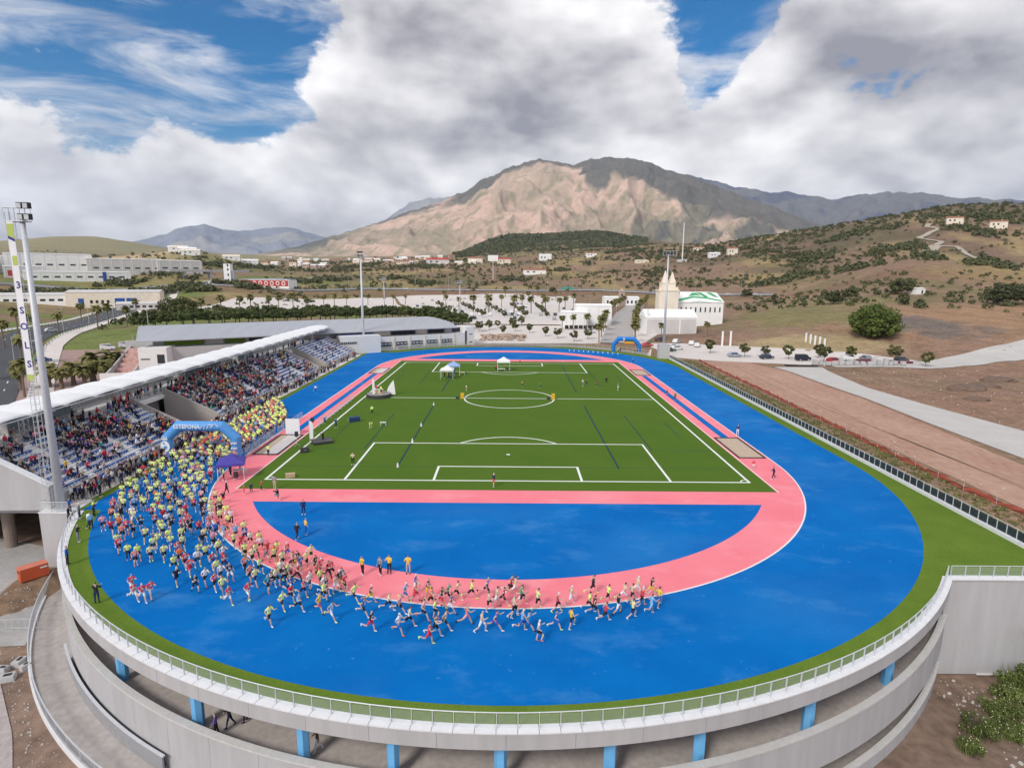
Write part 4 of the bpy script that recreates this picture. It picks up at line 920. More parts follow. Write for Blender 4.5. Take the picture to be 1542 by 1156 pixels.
for y0, y1 in ((-31.2, -22.2), (30.5, 37.2)):
    sp('bridge_railing', MB().box((XB+.1, (y0+y1)/2, ZC+.55), (.06, y1-y0-.7, 1.0)), m_glass)
    sp('bridge_handrail', MB().cyl((XB+.1, y0, ZC+1.1), (XB+.1, y1, ZC+1.1), .04, n=6), m_steel)
    sp('tunnel_wall', MB().box((XB-1.2, (y0+y1)/2, 2.4), (.3, y1-y0, 5)), mat('dark_tunnel', (.20, .185, .175), .9, .1, .5)); sp('bridge_beam', MB().box((XB+.05, (y0+y1)/2, ZC-.45), (.3, y1-y0-.6, .5)), m_wallw)
    sp('tunnel_door', MB().box((XB-1.03, (y0+y1)/2+.5, 1.2), (.06, 2.2, 2.4)), m_dark)
sp('walkway', MB().box((-48.0, 3.2, .0), (2.9, 125, .07)), m_pave)
for (y0, y1) in ((-49, -38), (-10, 6), (14, 22)):       # glazed boxes at the back of the concourse
    sp('box_frame', MB().box((-62.9, (y0+y1)/2, ZC+1.15), (2.6, y1-y0, 2.3)), m_wallg)
    n = int((y1-y0)/1.3)
    for i in range(n): sp('box_pane', MB().box((-61.57, y0+(i+.5)*(y1-y0)/n, ZC+1.2), (.05, (y1-y0)/n-.12, 1.7)), mat('box_glass', (.25, .30, .34), .1, 0, spec=.6))
for y0, y1 in ((-36, -32), (-28, -22), (24, 29), (44, 54), (58, 64)): sp('dark_opening', MB().box((-64.27, (y0+y1)/2, ZC+1.6), (.08, y1-y0, 1.8)), m_dark)
# canopy membrane: scalloped bays
nb, mx = 24, 7; ny = nb*8; Vt = []; y0c, y1c = -63.0, 70.5
for i in range(ny+1):
    f = i/ny; y = y0c+(y1c-y0c)*f; u = abs(math.sin(PI*nb*f))
    for j in range(mx+1):
        g = j/mx; edge = .35*(1-u)*(1 if j == 0 else .0)
        x = -55.8-edge-7.6*g; z = 8.45+.38*math.sin(PI*min(1, g*1.05))+.27*(u**.6)*(1-.35*g)-.1
        if f > .955: x = x-(f-.955)/.045*2.2*(1-g)
        Vt.append((x, y, z))
k = mx+1; nv = len(Vt); Vb = [(x, y, z-.07) for x, y, z in Vt]
F = [(i*k+j, i*k+j+1, (i+1)*k+j+1, (i+1)*k+j) for i in range(ny) for j in range(mx)]; Fb = [tuple(nv+q for q in f[::-1]) for f in F]
side = [(i*k, (i+1)*k, nv+(i+1)*k, nv+i*k) for i in range(ny)]+[(i*k+mx, nv+i*k+mx, nv+(i+1)*k+mx, (i+1)*k+mx) for i in range(ny)]+[(j, nv+j, nv+j+1, j+1) for j in range(mx)]+[(ny*k+j, ny*k+j+1, nv+ny*k+j+1, nv+ny*k+j) for j in range(mx)]
sp('canopy', MB().add(Vt+Vb, F+Fb+side), m_memb, True)
def lattice(mb, a, b, wd, r=.05, n=6, up=(0, 0, 1)):
    a, b = Vector(a), Vector(b); d = (b-a); s = d.normalized().cross(Vector(up)); s = (s if s.length > .01 else Vector((0, 1, 0))).normalized()*wd/2; u = d.normalized().cross(s).normalized()*wd/2
    cs = (s+u, s-u, -s-u, -s+u)
    for c in cs: mb.cyl(a+c, b+c, r, n=5)
    for i in range(n):
        p, q = a+d*(i/n), a+d*((i+1)/n)
        for c, e in ((cs[0], cs[1]), (cs[1], cs[2]), (cs[2], cs[3]), (cs[3], cs[0])): mb.cyl(p+c, q+e, r*.6, n=4, cap=False)
    return mb
for y in np.arange(-57.5, 66, 9.05):
    sp('truss_column', lattice(MB(), (-60, y, ZC), (-60, y, 8.2), .7, .055, 4, (1, 0, 0)), m_wsteel)
    sp('truss_arm', lattice(MB(), (-60, y, 8.05), (-56.0, y, 8.2), .42, .045, 6), m_wsteel); sp('truss_arm', lattice(MB(), (-60, y, 8.05), (-63.6, y, 8.1), .42, .045, 5), m_wsteel)
sp('front_edge_beam', MB().cyl((-56.0, -62, 8.22), (-56.0, 68, 8.22), .07, n=6), m_wsteel)
for y in np.arange(-57.5, 60, 9.05):
    sp('edge_brace', MB().cyl((-60, y, 7.2), (-56.05, y+4.5, 8.2), .045, n=5).cyl((-60, y, 7.2), (-56.05, y-4.5, 8.2), .045, n=5), m_wsteel)
# near end wall with sloping top
pr = [(-48.7, -.1), (-48.7, 2.45), (-57.4, 7.0), (-65.2, 7.0), (-65.2, -.4)]
mb = MB(); P = [(x, -59.9, z) for x, z in pr]+[(x, -59.3, z) for x, z in pr]; mb.add(P, [(0, 1, 2, 3, 4), (9, 8, 7, 6, 5)]+[(i, 5+i, 5+(i+1) % 5, (i+1) % 5) for i in range(5)]); sp('end_wall', mb, m_conc)
sp('end_wall_cap', MB().add([(-48.6, -60.0, 2.5), (-57.4, -60.0, 7.1), (-57.4, -59.2, 7.1), (-48.6, -59.2, 2.5), (-48.6, -60.0, 2.62), (-57.4, -60.0, 7.22), (-57.4, -59.2, 7.22), (-48.6, -59.2, 2.62)], [(0, 1, 2, 3), (4, 7, 6, 5), (0, 4, 5, 1), (1, 5, 6, 2), (2, 6, 7, 3), (3, 7, 4, 0)]), m_conc_w)
for y in (-56, -46, -36): sp('support_column', MB().cyl((-57, y, -6.3), (-57, y, -.2), .6, n=14), mat('brown_concrete', (.27, .215, .18), .9, .1, 1))
sp('under_slab', MB().box((-56.5, 3.2, -.5), (16, 125, .4)), m_conc)
pier = thing('mast_pier', 'grey concrete pier carrying the tall floodlight mast', 'pier', (-47.7, -59.0, -6.4))
MB().box((0, 0, 3.17), (3.4, 3.6, 6.3)).build('shaft', m_conc, pier); MB().box((0, 0, 6.36), (3.5, 3.7, .1)).build('cap', m_conc_w, pier)
for (px_, py_) in ((-1.6, -1.7), (-.4, -1.7), (.8, -1.7), (1.6, -1.7), (-1.6, 0), (-1.6, 1.6)): MB().box((px_, py_, 6.95), (.05, .05, 1.1)).build('rail_post', m_steel, pier)
MB().cyl((-1.6, -1.7, 7.5), (1.6, -1.7, 7.5), .03, n=6).cyl((-1.6, -1.7, 7.5), (-1.6, 1.6, 7.5), .03, n=6).build('handrail', m_steel, pier)
MB().box((0, -1.7, 6.95), (3.1, .02, .85)).build('pane', m_glass, pier)

# ------------------------------------------------------------------ spectators
SPEC_W = {'black': 38, 'navy': 16, 'grey': 12, 'white': 10, 'red': 9, 'crimson': 7, 'blue': 4, 'teal': 3, 'beige': 8, 'brown': 8, 'pink': 3, 'green': 1, 'orange': 1, 'light blue': 3, 'yellow': 1, 'purple': 2}
PANT_W = {'navy': 40, 'black': 40, 'grey': 10, 'beige': 8}
def occupancy(s, i, y):
    if s == 0: return (.42 if y < -50 else .72)-(.45 if i < 4 and -50 < y < -38 else 0)
    if s == 1: return .86 if y < 2 else (.75-.018*(y-2) if i > 2 or y < 6 else .35)
    return .05
sp_items = []
for (s, i), ys in rows_y.items():
    for y in ys:
        if rnd.random() < occupancy(s, i, y)*min(1.15, max(.12, 3.2*(float(fbm(np.array(y/4.5), np.array(i/2.6), 2, 91))-.18))): sp_items.append((row_x(i+1)+.28, y+rnd.uniform(-.06, .06), row_z(i)+.005, 'sit' if rnd.random() < .8 else 'stand'))
for y in np.arange(-57.5, 60, .55):                    # along the front walkway
    p = 1.15 if y < -30 else (.95 if y < -2 else (.5 if y < 40 else .12))
    for xx in (-46.9, -47.5, -48.2):
        if rnd.random() < p*.62: sp_items.append((xx+rnd.uniform(-.2, .2), y+rnd.uniform(-.2, .2), .04, 'stand'))
for y in np.arange(-58, 55, .6):                        # standing on the concourse
    if rnd.random() < (.75 if -34 < y < 8 else .35): sp_items.append((XB-.5+rnd.uniform(-.25, .15)-.6, y, ZC+.005, 'stand'))
sp_items.sort(key=lambda q: q[1]); farp = []
for n, (x, y, z, kd) in enumerate(sp_items):
    sh = pick(SPEC_W); pa = pick(PANT_W); rz = -PI/2+rnd.uniform(-.35, .35); key = (sh, pa, rnd.choice(('black', 'white')), rnd.randrange(3), rnd.randrange(6), 'long', 'long', False)
    where = 'seated in the grandstand' if kd == 'sit' else ('standing at the foot of the grandstand' if z < .1 else ('standing on the grandstand concourse' if z > ZC else 'standing among the grandstand seats'))
    if n < 0: pass
    else: farp.append((kd if y < -50 else kd+'_far', rnd.randrange(5), key, (x, y, z), rz, rnd.uniform(.92, 1.05)))
crowd_mesh('crowd_of_spectators', farp, 'crowd of spectators filling the grandstand and its walkways', 'crowd')

# ------------------------------------------------------------------ floodlight masts
m_lampglass = mat('lamp_glass', (.55, .58, .60), .2, .1, 3, metal=.3)
def mast(label, loc, h, r0, lamps, rz=0.0, ladder=False, name='floodlight_mast'):
    t = thing(name, label, 'floodlight', loc, rz)
    MB().cyl((0, 0, 0), (0, 0, h), r0, r0*.5, 14).build('pole', m_steel, t, True); MB().cyl((0, 0, 0), (0, 0, .12), r0*1.7, n=14).build('base_plate', m_steel, t)
    nx, nz = lamps; w_ = nx*.62
    cage = MB()
    for zz in (h-.3, h+1.0):
        cage.cyl((-w_/2-.9, -.35, zz), (w_/2, -.35, zz), .045, n=5).cyl((-w_/2-.9, .35, zz), (w_/2, .35, zz), .045, n=5)
        for xx in (-w_/2-.9, w_/2): cage.cyl((xx, -.35, zz), (xx, .35, zz), .045, n=5)
    for xx in np.linspace(-w_/2-.9, w_/2, 5): cage.cyl((xx, -.35, h-.3), (xx, -.35, h+1.0), .03, n=4).cyl((xx, .35, h-.3), (xx, .35, h+1.0), .03, n=4)
    cage.build('cage', m_steel, t); MB().box((-.45, 0, h-.33), (w_+.9, .7, .05)).build('platform', m_dark, t)
    for a in range(nz):
        for b in range(nx):
            x = -w_/2+.62*(b+.5)+(.8 if ladder else 0); z = h+.1+a*1.05
            l = MB().box((x, -.62, z), (.52, .46, .56)).build('lamp', m_dark, t); MB().box((x, -.87, z-.03), (.44, .05, .46)).build('lens', m_lampglass, l)
    if ladder:
        lad = MB()
        for q in (-.95, -1.45):
            for yq in (-.25, .25): lad.cyl((q, yq, .3), (q, yq, h+.6), .025, n=4)
        for zz in np.arange(.6, h, .6): lad.cyl((-.95, -.25, zz), (-.95, .25, zz), .016, n=4, cap=False).cyl((-1.45, -.25, zz), (-1.45, .25, zz), .016, n=4, cap=False).cyl((-.95, -.25, zz), (-1.45, -.25, zz), .016, n=4, cap=False).cyl((-.95, .25, zz), (-1.45, .25, zz), .016, n=4, cap=False)
        for zz in np.arange(3, h, 5): lad.cyl((-.95, 0, zz), (0, 0, zz), .03, n=4)
        lad.build('ladder_cage', m_steel, t)
    return t
mast('tall grey floodlight mast with caged ladder on the concrete pier', (-47.6, -60.0, .05), 30.0, .43, (2, 2), 0, True)
ban = thing('banner', 'long vertical white banner with green and purple marks on the mast ladder', 'banner', (-48.6, -60.35, 13.4))
m_ban = mat('banner_cloth', (.80, .80, .82), .8, .04, .6); m_lime = mat('banner_lime', (.46, .55, .14), .8, .05, 2); m_purp = mat('banner_purple', (.07, .055, .26), .8, .05, 2)
MB().box((0, 0, 8.6), (.66, .03, 15.6)).build('cloth', m_ban, ban)
MB().box((0, -.02, 15.4), (.62, .03, 1.4)).build('lime_panel', m_lime, ban); MB().add([(-.31, -.045, 14.7), (.31, -.045, 14.4), (.31, -.045, 14.68), (-.31, -.045, 14.98)], [(0, 1, 2, 3)]).build('purple_stripe', m_purp, ban)
MB().box((.05, -.02, 12.6), (.45, .03, .9)).build('lime_panel', m_lime, ban)
for ch, z in (('3', 10.2), ('S', 7.7), ('O', 6.1), ('L', 4.2), ('S', 2.3)): text_mesh('letter', ch, .95, m_purp, ban, (.05, -.03, z), (PI/2, 0, 0))
MB().box((.0, -.02, .95), (.62, .03, .6)).build('lime_panel', m_lime, ban)
mast('grey floodlight mast at the far end of the grandstand', (-47.4, 72.5, .0), 30.5, .48, (3, 2), math.radians(-150))
pier2 = tag(MB().box((0, 0, 2.15), (3.3, 2.6, 4.3)).box((0, 0, 4.33), (3.4, 2.7, .08)).build('mast_pier', m_wallg, loc=(47.4, 63.0, 0)), 'pale block pier under the floodlight mast beside the car park', 'pier')
mast('grey floodlight mast standing on the pale pier by the car park', (47.4, 63.0, 4.37), 27.0, .42, (5, 1), math.radians(150))
mast('slim floodlight mast rising behind the pine trees', (-24.4, 170, gz(-24.4, 170)), 18, .26, (4, 1))
mast('slim floodlight mast rising in front of the white parking lot', (-63.3, 182, gz(-63.3, 182)), 19.5, .26, (4, 1))

# ------------------------------------------------------------------ arches, tents and equipment
def tube_path(pts, r, n=14, flat=1.0):
    P = [Vector(p) for p in pts]; V = []; mb = MB()
    for i, p in enumerate(P):
        d1 = (P[i]-P[i-1]).normalized() if i else (P[1]-P[0]).normalized(); d2 = (P[i+1]-P[i]).normalized() if i < len(P)-1 else d1
        t = (d1+d2).normalized(); s = Vector((0, 1, 0)); u = t.cross(s).normalized(); k = 1/max(.5, t.dot(d1))
        for j in range(n): a = 2*PI*j/n; V.append(p+s*(r*flat*math.cos(a))+u*(r*k*math.sin(a)))
    F = [(i*n+j, i*n+(j+1) % n, (i+1)*n+(j+1) % n, (i+1)*n+j) for i in range(len(P)-1) for j in range(n)]+[tuple(range(n)), tuple((len(P)-1)*n+j for j in range(n))]
    return mb.add(V, F)
def subdiv(pts, k):
    out = []
    for i in range(len(pts)-1):
        for j in range(k): out.append(tuple(a+(b-a)*j/k for a, b in zip(pts[i], pts[i+1])))
    return out+[pts[-1]]
m_arch = mat('inflatable_blue', (.10, .33, .72), .5, .05, .8)
m_arch2 = mat('inflatable_deep_blue', (.02, .20, .60), .5, .05, .8)
m_print = mat('white_print', (.82, .84, .86), .6, .02, 3)
ar = thing('inflatable_arch', 'light blue inflatable start arch reading ESTEPONA over the runners', 'arch', (-41.65, -41.8, .004))
pa = [(-4.55, 0, 0), (-4.65, 0, 2.9), (-2.95, 0, 4.55), (2.95, 0, 4.55), (4.65, 0, 2.9), (4.55, 0, 0)]
tube_path(pa, .68, 18).build('tube', m_arch, ar, False)
text_mesh('lettering', 'ESTEPONA', .74, m_print, ar, (-1.55, -.71, 4.6), (PI/2, 0, 0))
lg = MB()
for (x0, z0, x1, z1) in ((.3, 4.35, .55, 4.75), (.75, 4.3, .95, 4.85), (1.15, 4.35, 1.5, 4.95), (1.5, 4.95, 1.9, 4.8), (1.9, 4.8, 2.3, 5.0), (2.3, 5.0, 2.7, 4.6), (1.6, 4.5, 2.0, 4.7)): lg.cyl((x0, -.70, z0), (x1, -.70, z1), .05, n=5)
lg.build('mountain_logo', m_print, ar)
cr = MB(); cr.box((-4.65, -.70, 2.85), (.8, .05, .16))
for q in (-.3, -.1, .1, .3): cr.box((-4.65+q, -.70, 3.08), (.09, .05, .34))
cr.add([(-4.65+.62*math.cos(a), -.72, 1.85+.78*math.sin(a)) for a in np.linspace(0, 2*PI, 25)[:-1]], [tuple(range(24))]); cr.build('crest', m_print, ar)
MB().add([(-4.60+.26*math.cos(a), -.735, 1.72+.26*math.sin(a)) for a in np.linspace(0, 2*PI, 17)[:-1]], [tuple(range(16))]).add([(-4.98, -.735, 2.2), (-4.78, -.735, 2.5), (-4.55, -.735, 2.12)], [(0, 1, 2)]).build('crest_detail', m_arch, ar)
for i, z in enumerate((2.35, 1.65, .95)):
    b = MB()
    for q in range(4): b.box((4.62+(q-1.5)*.22, -.70, z+.04*(q % 2)), (.17, .04, .26-.05*(q % 2)))
    b.build('print_line', m_print, ar)
ar2 = thing('inflatable_arch', 'deep blue inflatable arch at the far gate beside the car park', 'arch', (38.8, 78.2, .0), math.radians(-12))
tube_path([(-4.2, 0, 0), (-4.2, 0, 2.4), (-2.5, 0, 4.3), (2.5, 0, 4.3), (4.2, 0, 2.4), (4.2, 0, 0)], .72, 14).build('tube', m_arch2, ar2)
for q in (-.95, -.6): MB().box((q, -.74, 4.3), (.16, .04, 1.1), 0).build('white_stripe', m_print, ar2)
fl = thing('hanging_flag', 'yellow and red banner hanging under the far blue arch', 'banner', (40, 77.9, 2.6), math.radians(-12))
for i, (c, h) in enumerate((((.62, .09, .04), .3), ((.78, .52, .05), .6), ((.66, .62, .35), .4))): MB().box((0, 0, [.15, .6, 1.1][i]), (4.2-.2*i, .05, h)).build('stripe', mat(f'flag_{i}', c, .8, .05, 2), fl)
def tent(label, loc, size, h, colr, rz=0.0, leg=m_wsteel, name='gazebo'):
    t = thing(name, label, 'tent', loc, rz); s = size/2; e = s+.12
    m = mat('tent_'+label[:6], colr, .7, .05, 1.2)
    V = [(-e, -e, h), (e, -e, h), (e, e, h), (-e, e, h), (0, 0, h+size*.34), (-e, -e, h-.28), (e, -e, h-.28), (e, e, h-.28), (-e, e, h-.28)]
    q = .55; mid = [(x*q, y*q, h+size*.34*.36) for x, y, _ in V[:4]]
    V2 = V[:4]+mid+[V[4]]+V[5:]
    F = [(0, 1, 5, 4), (1, 2, 6, 5), (2, 3, 7, 6), (3, 0, 4, 7), (4, 5, 8), (5, 6, 8), (6, 7, 8), (7, 4, 8), (0, 9, 10, 1), (1, 10, 11, 2), (2, 11, 12, 3), (3, 12, 9, 0)]
    MB().add(V2, F).build('canopy', m, t)
    for x in (-s, s):
        for y in (-s, s): MB().box((x, y, h/2), (.06, .06, h)).build('leg', leg, t)
    return t
def table(label, loc, l, d, h, top, rz=0.0, skirt=None):
    t = thing('table', label, 'table', loc, rz); MB().box((0, 0, h), (l, d, .05)).build('table_top', top, t)
    for x in (-1, 1):
        for y in (-1, 1): MB().box((x*(l/2-.06), y*(d/2-.06), h/2-.012), (.05, .05, h-.03)).build('leg', m_steel, t)
    if skirt: MB().box((0, -d/2-.02, h*.5), (l, .03, h*.9)).build('table_skirt', skirt, t)
    return t
def speaker_on_stand(label, loc, h, rz=0.0):
    t = thing('loudspeaker', label, 'loudspeaker', loc, rz)
    b = MB().box((0, 0, h+.35), (.42, .38, .72), 0, .92).build('cabinet', m_dark, t); MB().cyl((0, -.2, h+.25), (0, -.215, h+.25), .15, n=14).build('cone', m_rub, b)
    MB().cyl((0, 0, .3), (0, 0, h), .025, n=6).build('pole', m_steel, t)
    for a in range(3): c, s = math.cos(a*2.1), math.sin(a*2.1); MB().cyl((0, 0, .55), (.45*c, .45*s, .02), .018, n=5).build('leg', m_steel, t)
tent('purple pop up gazebo with white legs on the pink corner', (-34.3, -49.2, .012), 2.9, 2.05, (.075, .06, .34), .35)
table('white topped table under the purple gazebo', (-33.6, -48.6, .012), 1.6, .7, .74, m_wallw, .35)
speaker_on_stand('black loudspeaker standing beside the purple gazebo', (-33.3, -50.4, .012), .3)
tent('white pop up gazebo standing on the pitch beside the blue topped one', (-15.2, 23.4, .016), 3.0, 2.3, (.78, .78, .78))
tent('blue and white gazebo behind the white one on the pitch', (-14.2, 29.5, .016), 3.0, 2.4, (.30, .42, .70), .1)
tent('tall white gazebo alone in front of the far goal area', (-1.6, 36.5, .016), 3.2, 2.6, (.80, .80, .80))
table('white table in front of the far white gazebo', (-2.2, 34.6, .016), 2.0, .8, .75, m_wallw)
table('pale yellow table beside the blue and white gazebo', (-12.0, 28.2, .016), 1.4, .8, .75, mat('yellow_top', (.6, .6, .2), .6, .05, 2))
table('long dark blue table on the grass near the stage', (-26.6, -20.5, .016), 1.9, .8, .8, mat('table_blue', (.03, .06, .16), .6, .1, 2), .6, mat('skirt_blue', (.02, .05, .14), .7, .1, 2))
table('small white table on the grass beside the blue one', (-21.0, -23.3, .016), 1.0, .5, .6, m_wallw)
for x, lab in ((-9.6, 'yellow waste bin beside the left edge of the centre circle'), (9.0, 'yellow waste bin beside the right edge of the centre circle')):
    t = thing('waste_bin', lab, 'bin', (x, -.5, .016)); m_y = mat('bin_yellow', (.72, .42, .03), .6, .08, 2)
    MB().box((0, 0, .52), (.62, .58, 1.0), 0, 1.12).build('body', m_y, t); MB().box((0, 0, 1.06), (.74, .70, .10), 0, .85).build('lid', m_y, t)
    bg = thing('bag', 'dark bag lying next to the '+lab[:16]+(' on the left' if x < 0 else ' on the right')+' of the centre circle', 'bag', (x-.95, -.75, .016))
    MB().box((0, 0, .2), (.8, .45, .4), .3, .7).build('body', m_rub, bg); MB().tube([(-.25, 0, .38), (-.1, 0, .5), (.1, 0, .5), (.25, 0, .38)], .02, 5).build('handle', m_dark, bg)
# round platform on the left touchline
pf = thing('round_stage', 'low round black stage on the left touchline with a white cloth', 'stage', (-26.9, .6, .016))
MB().cyl((0, 0, 0), (0, 0, .7), 2.6, 2.5, 24).build('drum', m_rub, pf); MB().cyl((0, 0, .7), (0, 0, .76), 2.4, n=24).build('deck', mat('stage_grey', (.30, .28, .28), .8, .1, 1), pf)
cl = tag(MB().add([(-.9, 0, .1), (1.1, .2, .1), (.7, .5, 3.1), (.1, .35, 2.4), (-.4, .2, 1.6), (-.9, .15, .1), (1.1, .4, .1), (.7, .65, 3.1), (.1, .5, 2.4), (-.4, .35, 1.6)], [(0, 1, 2, 3, 4), (9, 8, 7, 6, 5), (0, 5, 6, 1), (1, 6, 7, 2), (2, 7, 8, 3), (3, 8, 9, 4), (4, 9, 5, 0)]).build('cloth_screen', m_memb, loc=(-25.0, 2.6, .016)), 'tall pointed white cloth screen behind the round stage', 'screen')
tb = thing('counter', 'cream counter standing on the round stage', 'counter', (-27.0, .5, .78)); MB().box((0, 0, .4), (1.9, .7, .8)).build('body', mat('cream_panel', (.7, .55, .36), .7, .05, 1), tb); MB().box((0, 0, .83), (2.05, .8, .05)).build('counter_top', m_wallw, tb)
fm = tag(MB().cyl((0, 0, 0), (0, 0, 3.4), .05, .04, 8).box((.0, 0, 1.6), (.45, .04, 3.0)).build('feather_flag', m_memb, loc=(-27.7, -.6, .78)), 'narrow white upright flag on the round stage', 'flag')
# black stage with desk
st = thing('stage', 'square dark stage platform by the corner of the pitch', 'stage', (-28.0, -33.6, .016), .5)
MB().box((0, 0, .38), (2.8, 2.4, .1)).build('deck', mat('stage_dark', (.10, .095, .10), .7, .1, 1), st); MB().box((0, 0, .16), (2.7, 2.3, .32)).build('skirt', m_rub, st)
for x in (-1.2, 1.2):
    for y in (-1, 1): MB().box((x, y, .17), (.1, .1, .33)).build('leg', m_steel, st)
ff = thing('feather_flag', 'tall white feather flag beside the dark stage', 'flag', (-29.4, -34.9, .016))
MB().cyl((0, 0, 0), (0, 0, 3.7), .03, .015, 6).build('pole', m_steel, ff)
MB().add([(.05, -.01, .9), (.05, -.01, 3.7), (.45, -.01, 3.5), (.62, -.01, 2.9), (.55, -.01, .9), (.05, .01, .9), (.05, .01, 3.7), (.45, .01, 3.5), (.62, .01, 2.9), (.55, .01, .9)], [(0, 1, 2, 3, 4), (9, 8, 7, 6, 5)]+[(i, 5+i, 5+(i+1) % 5, (i+1) % 5) for i in range(5)]).build('sail', m_memb, ff)
speaker_on_stand('black loudspeaker on a stand at the edge of the pale sheet', (-30.9, -36.0, .10), 1.5); speaker_on_stand('black loudspeaker on a tall stand on the jump runway', (-31.0, -28.6, .02), 1.9)
wp = thing('display_board', 'tall white free standing panel at the end of the sand pit', 'panel', (-34.0, -29.0, .012))
MB().box((0, 0, 1.25), (2.2, .08, 2.5)).build('sheet', m_memb, wp); 
for s in (-1, 1): MB().box((s*.9, .3, .04), (.08, .8, .06)).build('foot', m_steel, wp)
tk = thing('cable_box', 'cardboard coloured box lying on the grass near the corner arc', 'box', (-27.1, -49.2, .016), .4); MB().box((0, 0, .22), (1.1, .6, .44)).build('body', mat('cardboard', (.52, .37, .25), .9, .1, 2), tk); MB().box((0, 0, .46), (1.14, .64, .04)).build('lid', mat('cardboard', None), tk)
ob = thing('camera_case', 'black equipment case on the touchline in front of the stage', 'case', (-28.9, -38.6, .016), .5); MB().box((0, 0, .3), (1.1, .7, .6)).build('body', m_rub, ob); MB().box((0, 0, .62), (1.12, .72, .05)).build('lid', m_dark, ob); MB().tube([(-.2, -.38, .4), (-.2, -.45, .4), (.2, -.45, .4), (.2, -.38, .4)], .02, 5).build('handle', m_steel, ob)
# crowd barriers
def barrier_row(a, b, label, banner=None, n=None):
    a, b = np.array(a), np.array(b); L = np.hypot(*(b-a)); n = n or max(1, round(L/2.3)); an = math.atan2(*(b-a)[::-1]); first = None
    for i in range(n):
        p = a+(b-a)*(i+.5)/n
        if first is None:
            first = thing('crowd_barrier', label, 'barrier', (p[0], p[1], .014), an, label.replace('barrier', 'barriers')); w_ = L/n-.1; fr = MB()
            fr.tube([(-w_/2, 0, .15), (-w_/2, 0, 1.08), (w_/2, 0, 1.08), (w_/2, 0, .15), (-w_/2, 0, .15)], .022, 6).build('frame', m_steel, first)
            for q in np.linspace(-w_/2, w_/2, 11)[1:-1]: MB().cyl((q, 0, .15), (q, 0, 1.08), .01, n=4, cap=False).build('bar', m_steel, first)
            for q in (-w_/2+.2, w_/2-.2): MB().box((q, 0, .08), (.05, .6, .05)).build('foot', m_steel, first)
            if banner: MB().box((0, -.035, .62), (w_*.96, .02, .75)).build('banner_sheet', banner, first)
        else: copy_tree(first, (p[0], p[1], .014), an)
m_bb = mat('banner_blue', (.06, .16, .36), .7, .35, 1.6, col2=(.45, .55, .66), det=2)
barrier_row((-36.4, -40.8), (-36.4, -30.0), 'blue banner barrier between the runners and the pale sand pit', m_bb)
barrier_row((-36.3, -29.2), (-36.3, -18), 'plain steel barrier along the blue jump runway')
barrier_row((-31.6, -24.5), (-31.6, -2), 'low steel barrier along the left touchline', None)
# small cones across the far bend
m_cone = mat('cone_white', (.8, .8, .78), .6, .05, 3); cmesh = None
for i in range(11):
    x, y = 20+i*1.5, 79.5-i*.75+(.25*(i % 2))
    mb = MB().cyl((0, 0, .02), (0, 0, .42), .17, .05, 10).box((0, 0, .012), (.40, .40, .024))
    if cmesh is None: c = mb.build('traffic_cone', m_cone, loc=(x, y, .006)); cmesh = c.data
    else: c = bpy.data.objects.new('traffic_cone', cmesh); COL.objects.link(c); c.location = (x, y, .006)
    tag(c, 'small white cone in the line across the far bend', 'cone', 'small white cones across the far bend')
for x, y in ((-14.5, -45.0), (-14.5, -33.2), (-14.6, -23.5), (-14.6, -7.2)):
    tag(MB().cyl((0, 0, 0), (0, 0, .5), .16, .10, 10).cyl((0, 0, .5), (0, 0, .62), .05, .04, 8).build('marker_post', m_cone, loc=(x, y, .02)), 'white marker post on the dark blue line of the pitch', 'marker', 'white marker posts on the blue line')

